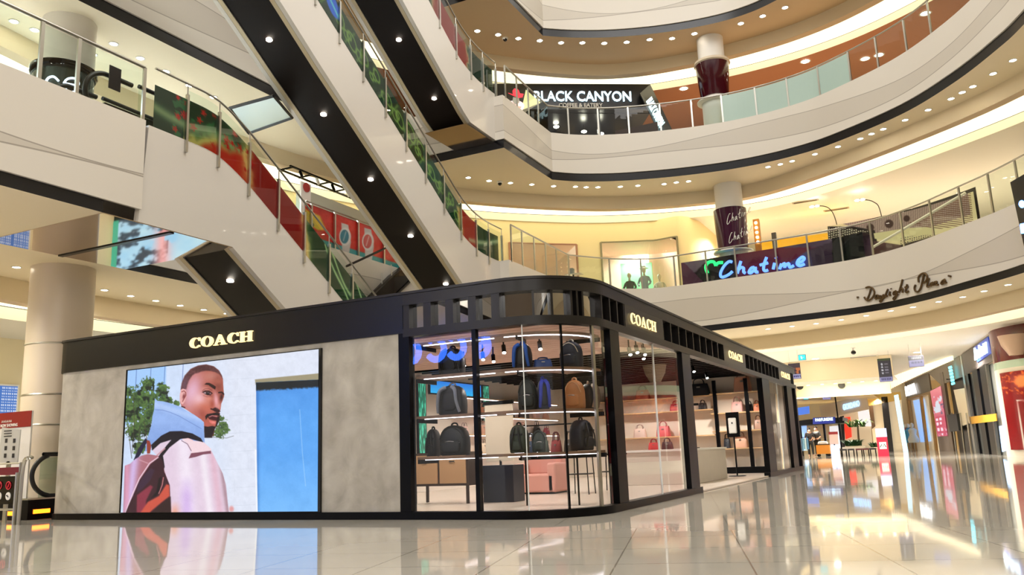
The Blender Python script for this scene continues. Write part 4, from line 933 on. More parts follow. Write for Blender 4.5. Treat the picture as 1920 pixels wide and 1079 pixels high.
# tan drawer cabinet
cab = thing('drawer_cabinet', 'tan fronted drawer cabinet on dark legs behind the left window', 'cabinet', (-7.6, 12.2, .03))
xa, xb, yc = at(770, 900, y=12.1).x, at(878, 900, y=12.1).x, 12.1
MB().box((xa, yc + .02, .32), (xb, yc + .5, .86)).build('body', mat('dark_oak', (70, 54, 44), .4), cab)
for i in range(2):
    x0_ = xa + .03 + i * (xb - xa - .03) / 2; x1_ = x0_ + (xb - xa - .12) / 2
    drw = MB().box((x0_, yc - .005, .36), (x1_, yc + .02, .82)).build('drawer', mat('tan_leather', (196, 158, 118), .5, bump=.1, nscale=30), cab)
    MB().box(((x0_ + x1_) / 2 - .05, yc - .02, .70), ((x0_ + x1_) / 2 + .05, yc - .004, .72)).build('drawer_pull', metal, drw)
for x in (xa + .05, xb - .05):
    for y in (yc + .06, yc + .44): MB().box((x - .02, y - .02, .035), (x + .02, y + .02, .33)).build('leg', mat('leg_dark', (60, 44, 36), .4), cab)
# banner stand, sofa, chairs
pb = at(944, 935, y=12.6); bs = thing('banner_stand', 'pale beige poster board standing on a navy block beside the window', 'display board', (pb.x, 12.6, .03))
MB().box((pb.x - .29, 12.45, .032), (pb.x + .27, 12.85, .62)).build('plinth', mat('navy_block', (22, 28, 44), .35), bs)
MB().box((pb.x - .30, 12.6, .68), (pb.x + .22, 12.63, 1.62)).build('poster_board', mat('poster_beige', (216, 204, 184), .6, noise=.08, nscale=3), bs)
MB().box((pb.x - .32, 12.59, 1.62), (pb.x + .24, 12.64, 1.68)).build('top_rail', black, bs); MB().box((pb.x - .05, 12.6, .6), (pb.x - .02, 12.63, .7)).build('stem', black, bs)
ps = at(1012, 925, y=15.0); so = thing('pink_sofa', 'dusty pink upholstered armchair on the shop floor behind the curved window', 'armchair', (ps.x, 15.1, .03))
pk = mat('pink_velvet', (206, 150, 138), .8, bump=.1, nscale=40)
def rbox(a, b_, m, nm, par, r=.04):
    o_ = MB().box(a, b_).build(nm, m, par); md = o_.modifiers.new('bevel', 'BEVEL'); md.width = r; md.segments = 3; return autosm(o_, 40)
rbox((ps.x - .42, 14.75, .06), (ps.x + .42, 15.45, .40), pk, 'seat', so); rbox((ps.x - .42, 15.2, .38), (ps.x + .42, 15.5, .78), pk, 'backrest', so); rbox((ps.x - .46, 14.75, .06), (ps.x - .30, 15.4, .6), pk, 'armrest', so); rbox((ps.x + .28, 14.75, .06), (ps.x + .46, 15.4, .6), pk, 'armrest', so)
MB().box((ps.x - .4, 14.8, .032), (ps.x + .4, 15.4, .07)).build('sofa_base', black, so)
def metal_chair(px, y, label):
    p = at(px, 900, y=y); t = thing('side_table', label, 'side table', (p.x, y, .03), None)
    for dx in (-.2, .2):
        for dy in (-.16, .16): MB().tube([(p.x + dx, y + dy, .032), (p.x + dx * .9, y + dy * .9, .70)], .01, 6).build('leg', black, t)
    MB().box((p.x - .24, y - .2, .70), (p.x + .24, y + .2, .73)).build('table_top', darkmetal, t); MB().box((p.x - .2, y - .17, .38), (p.x + .2, y + .17, .4)).build('lower_tray', darkmetal, t)
metal_chair(1090, 14.5, 'black metal side table standing right of the pink armchair'); metal_chair(1150, 15.6, 'thin-legged dark side table behind the steel glass joint')
# pictures and shelves on the back wall (x = -10.58)
def wallpic(px0, py0, px1, py1, fn, label, name, cat, e=1.0, x=-10.52):
    a, c = at(px0, py0, x=x), at(px1, py1, x=x); t = thing(name, label, cat, (x, (a.y + c.y) / 2, min(a.z, c.z)))
    z1, z0 = min(2.55, a.z), c.z
    picture('lit_image', [(x, a.y, z1), (x, c.y, z1), (x, c.y, z0), (x, a.y, z0)], 50, 60, fn, e, t); MB().box((x - .05, a.y - .03, z0 - .03), (x - .005, c.y + .03, z1 + .03)).build('frame', black, t); return t
def blue_fn(u, v, P3): n = fbm(u * 6, v * 6, 3); return np.stack([20 + 40 * n, 120 + 60 * v, 220 + 20 * v], 1)
def green_fn(u, v, P3): n = fbm(u * 9, v * 14, 5)[:, None]; return np.array([[10, 70, 50]]) * (1 - n) + np.array([[90, 220, 180]]) * n * (.7 + .4 * (n > .5))
wallpic(784, 690, 800, 850, green_fn, 'tall lit green leafy panel on the shop back wall', 'leaf_panel', 'light panel', .9)
wallpic(806, 665, 902, 745, blue_fn, 'wide glowing blue screen behind the black backpack', 'blue_screen', 'screen', .8)
wallpic(905, 700, 918, 790, green_fn, 'narrow lit green panel beside the beige board', 'leaf_panel', 'light panel', .8)
def wshelf(y0, y1, z, label, group=None):
    t = thing('wall_shelf', label, 'shelf', (-10.58, y0, z), group); MB().box((-10.575, y0, z - .03), (-10.25, y1, z)).build('shelf_board', wood_l, t)
    MB().box((-10.30, y0 + .05, z - .045), (-10.28, y1 - .05, z - .032)).build('led_strip', led, t)
for z in (.85, 1.3, 1.75, 2.2): wshelf(17.6, 23.4, z, 'long pale wooden wall shelf on the left side of the shop', 'wooden wall shelves on the left shop wall')
cols = [(186, 70, 74), (214, 160, 130), (40, 38, 40), (226, 206, 180), (150, 40, 52), (196, 120, 70), (232, 196, 188)]
k = 0
for z in (.85, 1.3, 1.75):
    for i in range(7):
        y = 18.0 + i * .8 + .13 * (i % 2); t_ = handbag('structured handbag on the left shop wall shelves', .3, .2 + .04 * (i % 3), .14, cols[(i * 2 + int(z * 10)) % 7], .4, 'handbags on the left shop wall'); t_.location = (-10.42, y, z); t_.rotation_euler = (0, 0, math.pi / 2)
# end wall with shelves (y = 24.2)
EY = 24.2
MB().box((-10.6, EY, .03), (-4.1, EY + .08, 2.9)).build('shelf_wall', mat('lit_wall', (238, 226, 210), .6), kio)
uz = [at(1370, y, y=EY - .3).z for y in (737, 774, 808, 841)]
t = thing('shelving_unit', 'black framed shelving unit with pale shelves at the far end of the shop', 'shelving', (-6, EY - .3, .03))
for px in (1345, 1405): 
    p = at(px, 800, y=EY - .42); MB().box((p.x - .05, EY - .46, .035), (p.x + .05, EY - .38, 2.6)).build('upright', black, t)
x_l, x_r = -9.6, -4.25
MB().box((at(1345, 800, y=EY - .42).x, EY - .5, .035), (x_r, EY - .34, .2)).build('base_rail', black, t)
for z in uz: MB().box((at(1335, 800, y=EY - .42).x, EY - .44, z - .03), (x_r, EY - .02, z)).build('shelf_board', wood_l, t)
for z in [at(1320, y, y=EY - .3).z for y in (742, 768, 816)]: MB().box((x_l, EY - .40, z - .03), (at(1340, 800, y=EY - .42).x - .02, EY - .02, z)).build('shelf_board', wood_l, t)
for px, py, w_, h_, c, lb in ((1393, 736, .5, .42, (220, 160, 130), 'large peach tote on the top shelf of the far unit'), (1311, 740, .62, .34, (34, 34, 38), 'black briefcase bag on the far top shelf left of the upright'),
        (1383, 773, .34, .29, (222, 170, 160), 'pale pink bag on the second shelf of the far unit'), (1318, 767, .24, .18, (44, 34, 34), 'little black box bag on the far second shelf'), (1406, 773, .18, .2, (40, 34, 44), 'small dark round bag on the far second shelf'),
        (1420, 773, .2, .2, (210, 120, 80), 'small rust bag on the far second shelf'), (1423, 806, .26, .26, (190, 150, 130), 'taupe bucket bag on the third shelf of the far unit'), (1380, 807, .2, .16, (90, 60, 46), 'small brown clutch on the third shelf of the far unit'),
        (1364, 840, .18, .27, (52, 56, 66), 'slate blue upright bag on the lowest shelf of the far unit'), (1390, 840, .38, .3, (226, 176, 148), 'wide peach bag on the lowest shelf of the far unit'),
        (1205, 742, .44, .28, (206, 110, 90), 'coral handbag on the far top shelf seen through the side glass'), (1268, 767, .38, .2, (190, 50, 60), 'red handbag on the far second shelf seen through the side glass'), (1244, 815, .42, .3, (214, 90, 96), 'rose handbag on the far third shelf seen through the side glass'), (1200, 815, .4, .26, (232, 204, 190), 'cream handbag on the far third shelf seen through the side glass'), (1285, 815, .34, .24, (200, 60, 66), 'scarlet handbag on the far third shelf beside the door post')):
    p = at(px, py, y=EY - .24); zz = min(uz + [at(1320, y, y=EY - .3).z for y in (742, 768, 816)], key=lambda q_: abs(q_ - p.z)) if px >= 1340 else min([at(1320, y, y=EY - .3).z for y in (742, 768, 816)], key=lambda q_: abs(q_ - p.z))
    t_ = handbag(lb, w_, h_, .2, c, .45); t_.location = (p.x, EY - .22, zz + .002)
# counter with small goods
ca, cb = at(1312, 907, z=.03), at(1345, 893, z=.03)
cn = thing('sales_counter', 'pale square counter just inside the shop entrance', 'counter', (ca.x - .8, ca.y, .03))
zt = .76
MB().box((ca.x - 1.6, ca.y - .3, .033), (ca.x + .0, ca.y + 2.6, zt - .04)).build('counter_body', mat('counter_stone', (214, 206, 194), .5, noise=.06, nscale=5), cn); MB().box((ca.x - 1.64, ca.y - .34, zt - .04), (ca.x + .03, ca.y + 2.64, zt)).build('counter_top', white, cn)
for i, (dx, dy, c, lb) in enumerate(((-.25, .3, (60, 40, 34), 'small dark bag on the pale counter near its edge'), (-.7, .2, (30, 28, 28), 'little black bag on the pale counter'), (-1.1, .5, (200, 60, 60), 'little red bag on the pale counter'))):
    t_ = handbag(lb, .26, .16, .12, c, .5); t_.location = (ca.x + dx, ca.y + dy, zt)
t_ = thing('display_tree', 'thin black post with a small crossbar standing on the counter', 'display stand', (ca.x - .3, ca.y + 1.0, zt))
MB().tube([(ca.x - .3, ca.y + 1.0, zt + .02), (ca.x - .3, ca.y + 1.0, zt + 1.0)], .025, 8).build('post', black, t_); MB().box((ca.x - .45, ca.y + .97, zt + .95), (ca.x - .15, ca.y + 1.03, zt + 1.0)).build('crossbar', black, t_); MB().lathe([(.1, .001), (.1, .02)], (ca.x - .3, ca.y + 1.0, zt), 16).build('foot', black, t_)
# stands at the entrance
p = at(1383, 896, z=.0)
BZ = .03
st = thing('sanitizer_stand', 'slim black pole stand with a white dispenser panel at the shop entrance', 'dispenser stand', (p.x, p.y, BZ))
MB().lathe([(.22, .002), (.2, .02)], (p.x, p.y, BZ), 24).build('foot_plate', black, st); MB().tube([(p.x, p.y, .05), (p.x, p.y, 1.0)], .02, 8).build('pole', black, st)
zz0, zz1 = at(1383, 820, y=p.y).z, at(1383, 773, y=p.y).z
MB().box((p.x - .16, p.y - .03, zz0), (p.x + .16, p.y + .03, zz1)).build('panel_frame', black, st); rbox((p.x - .1, p.y - .09, zz0 + .09), (p.x + .1, p.y - .031, zz1 - .14), white, 'dispenser', st, .03); MB().box((p.x - .015, p.y - .1, zz0 + .33), (p.x + .015, p.y - .091, zz0 + .37)).build('sensor_window', black, st)
p = at(1416, 886, z=0); p.x -= .25
st = thing('notice_stand', 'black wheeled stand holding two framed white notices beside the door post', 'notice stand', (p.x, p.y, 0))
MB().box((p.x - .42, p.y - .25, .08), (p.x + .42, p.y + .25, .14)).build('wheeled_base', black, st)
for dx in (-.38, .38):
    for dy in (-.2, .2): autosm(MB().lathe([(.03, .0), (.035, .025), (.03, .05)], (p.x + dx, p.y + dy, .03), 12).build('caster', black, st), 60)
MB().box((p.x - .06, p.y - .04, .12), (p.x + .04, p.y + .04, 1.2)).build('column', black, st)
def notice(ax, ay, bx, by, yy, nm):
    a, b_ = at(ax, ay, y=yy), at(bx, by, y=yy); MB().box((a.x - .03, yy, b_.z - .03), (b_.x + .03, yy + .02, a.z + .03)).build(nm + '_frame', black, st); MB().box((a.x, yy - .006, b_.z), (b_.x, yy - .001, a.z)).build(nm + '_sheet', white, st)
    for i in range(5): MB().box((a.x + .05, yy - .008, a.z - .1 - i * .07), (b_.x - .05 - .06 * (i % 2), yy - .0065, a.z - .085 - i * .07)).build('text_line', mat('print_grey', (120, 118, 116), .6), st)
notice(1394, 810, 1408, 830, p.y - .06, 'notice'); notice(1412, 802, 1432, 826, p.y - .08, 'notice')
MB().box((p.x - .6, p.y - .12, at(1400, 833, y=p.y).z - .03), (p.x + .35, p.y + .12, at(1400, 833, y=p.y).z)).build('tray', wood_l, st)
# ceiling baffles, plank ceiling, track spots
t = thing('plank_ceiling', 'dusty pink plank ceiling panel over the front half of the shop', 'ceiling panel', (-7, 12, 2.62))
for i in range(16): MB().box((-10.4, 10.9 + i * .26, 2.60), (-4.15, 11.13 + i * .26, 2.63)).build('plank', mat('pink_plank', (196, 160, 142), .5, noise=.1, nscale=4), t)
pr = None
for i in range(20):
    y = 15.3 + i * .42
    if pr is None:
        pr = tag(MB().box((-10.4, -.03, 0), (-4.15, .03, .16)).build('ceiling_baffle', black), 'black beam across the dark ceiling over the shop entrance', 'ceiling beam', 'black ceiling beams over the shop entrance'); pr.location = (0, y, 2.64)
    else: ctree(pr, loc=(0, y, 2.64))
def track_spot(label, group):
    t = thing('track_spotlight', label, 'spotlight', (0, 0, 0), group)
    MB().tube([(0, 0, 0), (0, 0, -.14)], .012, 6).build('stem', black, t); a = Vector((0, 0, -.14)); d = Vector((.04, -.06, -.12))
    lh = autosm(MB().tube([a, a + d], .035, 12).build('lamp_head', black, t), 40); MB().tube([a + d, a + d * 1.03], .028, 12).build('lamp_glow', bulb, lh); return t
pr = None
for px, py, y in ((944, 650, 11.6), (985, 668, 11.9), (1012, 658, 11.6), (1180, 668, 13.4), (1206, 690, 14.2), (1228, 672, 13.2), (1255, 676, 13.6), (1300, 706, 18), (1325, 720, 20), (870, 690, 12.8), (925, 685, 12.6), (905, 668, 12.2)):
    q_ = at(px, py, y=y); q_.x = min(q_.x, -4.35)
    zt_ = 2.598 if y < 15 else 2.64
    if pr is None: pr = track_spot('small black track spotlight under the shop ceiling', 'track spotlights under the shop ceiling'); pr.location = (q_.x, y, zt_)
    else: ctree(pr, loc=(q_.x, y, zt_))
# blue neon word on the shop behind the photographer; it shows mirrored in the front glass
neon = mat('blue_neon', (60, 120, 255), .4, emit=17, ecol=(60, 120, 255))
MY = -7.5; my = 2 * (KY + .04) - MY
def mir(px, py): q_ = at(px, py, y=my); return (q_.x, MY, q_.z)
el = thing('neon_sign', 'blue neon word on the shop front facing the kiosk, seen mirrored in its glass', 'sign', mir(840, 655))
def arcp(cx, cy, rx, ry, a0, a1, n=12): return [(cx + rx * math.cos(math.radians(a0 + (a1 - a0) * i / n)), cy + ry * math.sin(math.radians(a0 + (a1 - a0) * i / n))) for i in range(n + 1)]
for nm, pts in (('letter_o', arcp(772, 660, 14, 19, -180, 180)), ('letter_c', arcp(817, 655, 16, 20, -140, 140)), ('letter_c', arcp(855, 651, 15, 20, -140, 140)), ('letter_e', [(893, 643), (914, 650)] + arcp(903, 648, 15, 20, 10, -200) + [(890, 660)])):
    if nm == 'letter_e': pts = [(890, 658), (912, 640)] + arcp(902, 646, 14, 19, -20, -160)[::1] 
    autosm(MB().tube([mir(*q_) for q_ in pts], .13, 8).build(nm, neon, el), 60)
    if nm == 'letter_e': autosm(MB().tube([mir(*q_) for q_ in [(888, 660)] + arcp(902, 648, 14, 19, 140, -30)], .13, 8).build('letter_e', neon, el), 60)
MB().box((mir(760, 640)[0], MY - .3, mir(760, 700)[2]), (mir(935, 640)[0], MY - .15, mir(935, 615)[2])).build('sign_board', blackgloss, el)
# ================================================================== first balcony: shops behind the rail
FA = 6.83
Wp = [p for p in offset(Q['B'], 2.36) if p[1] > 20 and p[0] < -9.6]
Wp = Wp + [(-8.9, 33.5), (-8.45, 34.0), (-8.25, 34.8), (-8.2, 36.0), (-8.2, 45)]
Wp = [(p.x, p.y) for p in catmull([(a, b, 0) for a, b in Wp[:-2]], 3)] + [(-8.2, 45)]
WL = [0]
for a, b_ in zip(Wp, Wp[1:]): WL.append(WL[-1] + math.hypot(b_[0] - a[0], b_[1] - a[1]))
def w_s(px, py):
    p = at_path(px, py, Wp); best = (9, 0)
    for i, (a, b_) in enumerate(zip(Wp, Wp[1:])):
        e = Vector((b_[0] - a[0], b_[1] - a[1])); s = max(0, min(1, ((p.x - a[0]) * e.x + (p.y - a[1]) * e.y) / e.length_squared)); q = Vector(a) + e * s; d = (q - Vector((p.x, p.y))).length
        if d < best[0]: best = (d, WL[i] + e.length * s)
    return best[1], p
def w_seg(s0, s1, off=0):
    ss2 = [s0] + [l for l in WL if s0 + 1e-3 < l < s1 - 1e-3] + [s1]; pa = offset(Wp, off) if off else Wp
    return [kin(pa, WL, s) for s in ss2]
yel = mat('shop_wall_yellow', (244, 226, 176), .55)
o1a, p1 = w_s(955, 470); o1b, p2 = w_s(1081, 470); o2a, p3 = w_s(1127, 470); o2b, p4 = w_s(1272, 480)
zt1 = at_path(1081, 459, Wp).z; zt2 = at_path(1127, 455, Wp).z
def wall(s0, s1, z0, z1, off=0, m=yel, nm='wall_shop'): pa = w_seg(s0, s1, off); struct(strip(nm, pa, z0, pa, z1, m))
wall(0, o1a, FA, 10.28); wall(o1a, o1b, zt1, 10.28); wall(o1b, o2a, FA, 10.28); wall(o2a, o2b, zt2, 10.28); wall(o2b, WL[-1], FA, 10.28)
pkw = mat('shop_interior_pink', (240, 214, 196), .6)
wall(o1a - 1, o1b + .4, FA, zt1 + .3, 3.0, pkw, 'wall_inner'); wall(o2a - .6, o2b + .3, FA, zt2 + .3, 3.4, pkw, 'wall_inner')
for sa, sb, zt_, dp in ((o1a, o1b, zt1, 3.0), (o2a, o2b, zt2, 2.6)):
    pa, pb_ = w_seg(sa, sb), w_seg(sa, sb, dp); n = min(len(pa), len(pb_)); struct(strip('ceiling_inner', pa[:n], zt_, pb_[:n], zt_ + .01, mat('inner_ceiling', (236, 206, 180), .6)))
    pm_ = pa[len(pa) // 2]
    spot('shop_inner_spot', *(kin(offset(Wp, 1.4), WL, (sa + sb) / 2)), zt_ - .15, 160, (1, .92, .8))
def shop_window(sa, sb, zt_, label, m):
    t = thing('shop_window', label, 'shop window', (*kin(Wp, WL, sa), FA)); pa = w_seg(sa, sb, -.02)
    strip('window_glass', pa, FA, pa, zt_, glass, t)
    for s in (sa, sb): x, y = kin(offset(Wp, -.03), WL, s); MB().box((x - .035, y - .035, FA), (x + .035, y + .035, zt_)).build('frame_upright', m, t)
    autosm(MB().tube([(x, y, zt_) for x, y in pa], .035, 6).build('frame_top', m, t), 60)
shop_window(o1a, o1b, zt1, 'wide shop window with pinkish lit interior in the yellow curved wall', mat('frame_rose', (176, 128, 104), .4)); shop_window(o2a, o2b, zt2, 'curved showcase window with mint backdrop in the yellow curved wall', mat('frame_pale', (150, 140, 110), .4))
# ceiling slats in the first shop
for i in range(5):
    q_ = kin(offset(Wp, .5 + i * .5), WL, o1a), kin(offset(Wp, .5 + i * .5), WL, o1b)
# mint backdrop and mannequins
def on_w(px, py, off): return at_path(px, py, offset(Wp, off))
a, c = on_w(1163, 500, 2.0), on_w(1222, 500, 2.0)
mint = tag(MB().slab([(a.x, a.y, FA), (c.x, c.y, FA), (c.x, c.y, zt2 - .5), (a.x, a.y, zt2 - .5)], (0, .05, 0)).build('display_backdrop', mat('mint_panel', (150, 240, 180), .5, emit=.25)), 'mint green display backdrop behind the showcase mannequins', 'backdrop')
mw = mat('mannequin_white', (226, 214, 190), .4)
def mannequin(px, h, cl, label, hat=None):
    p = on_w(px, 520, 1.0); t = thing('mannequin', label, 'mannequin', (p.x, p.y, FA)); x, y = p.x, p.y
    b = MB(); b.ell((x, y, FA + h - .11), (.085, .1, .125), 14, 10); b.tube([(x, y, FA + h - .24), (x, y, FA + h - .4)], .05, 10); autosm(b.build('head', mw, t), 60)
    b = MB(); b.lathe([(.10, h - .95), (.15, h - .92), (.155, h - .7), (.19, h - .48), (.17, h - .38), (.06, h - .34)], (x, y, FA), 20); autosm(b.build('torso_garment', cl, t), 50)
    for s in (-1, 1): autosm(MB().tube(catmull([(x + s * .17, y, FA + h - .42), (x + s * .27, y - .02, FA + h - .65), (x + s * .2, y - .16, FA + h - .8)], 4), .055, 8, .04).build('arm_garment', cl, t), 60)
    MB().tube([(x, y, FA), (x, y, FA + h - .9)], .02, 8).build('support_pole', metal, t); MB().lathe([(.16, 0.002), (.16, .02)], (x, y, FA), 20).build('base', metal, t)
    if hat: autosm(MB().lathe([(.2, h - .03), (.1, h), (.09, h + .07)], (x, y, FA), 16).build('hat', hat, t), 50)
mannequin(1180, 1.42, fab((96, 104, 96)), 'headed mannequin bust in a grey jacket before the mint backdrop'); mannequin(1208, 1.62, fab((170, 186, 196)), 'taller mannequin in a pale blue dress at the edge of the mint backdrop', white); mannequin(1236, 1.3, fab((238, 232, 214)), 'mannequin in a white flared dress on the right of the showcase')
p = on_w(1252, 520, .7); tag(MB().box((p.x - .2, p.y - .2, FA), (p.x + .2, p.y + .2, FA + .45)).build('display_cube', mat('orange_cube', (240, 160, 60), .5)), 'small orange display cube on the showcase floor', 'display cube')
# little sign post on the balcony
p = at_path(1074, 500, offset(P['A'], 1.0)); t = thing('info_post', 'small info box on a thin post just behind the first balcony rail', 'sign post', (p.x, p.y, FA))
MB().tube([(p.x, p.y, FA), (p.x, p.y, FA + .72)], .035, 8).build('post', black, t); MB().box((p.x - .3, p.y - .2, FA + .72), (p.x + .35, p.y + .2, FA + .74)).build('tray', metal, t); MB().box((p.x - .12, p.y - .1, FA + .74), (p.x + .02, p.y + .1, FA + .98)).build('box', mat('box_grey', (120, 124, 124), .5), t)
# ------------------------------------------------ tea counter
cp = offset(P['A'], .2); pa, pb_ = at_path(1279, 520, cp), at_path(1622, 480, cp)
def seg_between(path, A, B_):
    out = []; on = False
    xs_ = sorted((A.x, B_.x)); pts = [(A.x, A.y)] + [p for p in path if xs_[0] + .05 < p[0] < xs_[1] - .05 and p[1] > 15] + [(B_.x, B_.y)]
    return pts
ct = thing('tea_counter', 'purple faceted drinks counter with glowing blue script lettering', 'counter', (pa.x, pa.y, FA))
cseg = seg_between(cp, pa, pb_); zc0, zc1 = at_path(1400, 474, cp).z, at_path(1400, 474, cp).z
cl_ = [0]
for a, b_ in zip(cseg, cseg[1:]): cl_.append(cl_[-1] + math.hypot(b_[0] - a[0], b_[1] - a[1]))
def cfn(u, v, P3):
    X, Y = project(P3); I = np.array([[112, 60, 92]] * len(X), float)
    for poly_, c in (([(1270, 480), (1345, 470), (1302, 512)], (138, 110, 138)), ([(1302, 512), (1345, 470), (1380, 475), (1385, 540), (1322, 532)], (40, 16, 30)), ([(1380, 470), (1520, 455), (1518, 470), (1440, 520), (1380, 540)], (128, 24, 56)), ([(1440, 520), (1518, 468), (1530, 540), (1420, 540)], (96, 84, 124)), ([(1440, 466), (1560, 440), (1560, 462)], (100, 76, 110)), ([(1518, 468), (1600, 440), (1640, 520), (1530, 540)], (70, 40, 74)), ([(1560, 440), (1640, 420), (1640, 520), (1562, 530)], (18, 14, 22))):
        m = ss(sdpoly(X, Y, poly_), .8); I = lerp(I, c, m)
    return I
def cgrid(u, v):
    s = u * cl_[-1]; return np.stack([np.interp(s, cl_, [p[0] for p in cseg]), np.interp(s, cl_, [p[1] for p in cseg]), FA + (zc0 - FA) * (1 - v)], 1)
picture('counter_front', [(0, 0, 0)] * 4, 160, 24, cfn, 0, ct, 'paint', cgrid)
cb2 = offset(cseg, .55)
struct_top = strip('counter_top', cseg, zc0, cb2, zc0, mat('purple_top', (110, 84, 110), .3), ct)
strip('counter_back', cb2, FA, cb2, zc0, mat('purple_top', (110, 84, 110), .3), ct)
neon2 = mat('blue_glow', (90, 130, 255), .4, emit=1.6, ecol=(104, 150, 255)); neon3 = mat('green_glow', (40, 230, 110), .4, emit=1.3, ecol=(40, 235, 120))
cpf = offset(cp, -.045)
def pc4(x, y): return at_path(x, y, cpf)
CH = [[(795, 430), (760, 425), (710, 470), (670, 540), (668, 590), (700, 598), (760, 570), (800, 535)], [(895, 420), (870, 500), (855, 560)], [(862, 525), (895, 492), (925, 500), (925, 540), (945, 555)], [(1045, 488), (1010, 500), (985, 545), (1010, 552), (1045, 515), (1058, 490), (1062, 540), (1090, 542)], [(1185, 375), (1160, 440), (1150, 510), (1170, 530), (1200, 520)], [(1108, 465), (1200, 440)], [(1275, 440), (1265, 480), (1258, 512)], [(1288, 378), (1292, 384)], [(1330, 512), (1352, 448)], [(1345, 480), (1385, 445), (1388, 495)], [(1388, 480), (1430, 445), (1445, 490), (1490, 470)], [(1530, 440), (1580, 425), (1608, 392), (1585, 375), (1540, 410), (1528, 450), (1560, 472), (1612, 452)]]
for s in CH: autosm(strokes_px('neon_letter', [s], .055, neon2, ct, pc4, 8, 6, (1240, 420), 4), 60)
for s in ([(520, 555), (500, 500), (510, 455), (545, 428), (590, 430), (612, 470)], [(612, 468), (640, 440), (690, 436)]): strokes_px('neon_leaf', [s], .06, neon3, ct, pc4, 8, 6, (1240, 420), 4)
# banner and drip plate on the column
def on_cyl(px, py, cx, cy, r):
    d = ray(px, py); a = d.x ** 2 + d.y ** 2; b = 2 * (d.x * (CAM.x - cx) + d.y * (CAM.y - cy)); c = (CAM.x - cx) ** 2 + (CAM.y - cy) ** 2 - r * r; D = b * b - 4 * a * c
    if D < 0: D = 0
    return CAM + d * ((-b - math.sqrt(D)) / (2 * a))
zb1, zb0 = on_cyl(1376, 386, cAx, cAy, .6).z, on_cyl(1376, 464, cAx, cAy, .6).z
bn = thing('column_banner', 'dark purple banner with white script wrapped round the first balcony column', 'banner', (cAx, cAy, zb0))
autosm(MB().lathe([(.54, zb0), (.57, zb0 + .01), (.62, zb1 - .01), (.58, zb1)], (cAx, cAy, 0), 48, False).build('banner_sleeve', mat('aubergine', (58, 14, 44), .12), bn), 30)
for oy in (0, 35.5):
    for s in CH:
        strokes_px('script_letter', [[(x, y) for x, y in s]], .012, white, bn, lambda x, y: on_cyl(1363 + (x - 660) * .0465 * 1.0 + oy * .11, 409 + oy - (x - 660) * .0085 + (y - 490) * .11 * 1.0 + (x - 660) * .0, cAx, cAy, .62), 5, 1, (0, 0), 3)
autosm(MB().lathe([(.53, zb0 - .12), (.74, zb0 - .08), (.74, zb0 - .04), (.53, zb0 - .02)], (cAx, cAy, 0), 40, False).build('drip_plate', white, bn), 30)
# brown light box, speaker stand, yellow band beyond the counter
def vbox(px0, py0, px1, py1, y, m, name, label, cat, d=.3, group=None):
    a, c = at(px0, py0, y=y), at(px1, py1, y=y); z1, z0 = max(a.z, c.z), FA + .012
    o_ = MB().box((a.x, y, z0), (c.x, y + d, z1)).build(name, m); return tag(o_, label, cat, group) if label else o_
t = thing('menu_lightbox', 'narrow brown light box with a column of small lamps right of the purple banner', 'light box', at(1420, 440, y=34)); a, c = at(1411, 412, y=34), at(1428, 470, y=34)
MB().box((a.x, 34, FA + .001), (c.x, 34.2, a.z)).build('box', mat('bronze_brown', (150, 96, 34), .4), t)
for k in range(5):
    p = at(1417 + k * 1.0, 418 + k * 9, y=33.97); MB().ell((p.x, p.y, p.z), (.05, .02, .05), 10, 6).build('lamp', bulb, t)
vbox(1446, 437, 1463, 520, 33.2, mat('kiosk_grey', (92, 88, 80), .5), 'menu_stand', 'grey menu stand rising behind the purple counter', 'menu stand', .15)
vbox(1425, 455, 1600, 520, 36, mat('amber_panel', (244, 186, 40), .5), 'amber_counter', 'amber yellow service counter behind the purple counter', 'counter', .3)
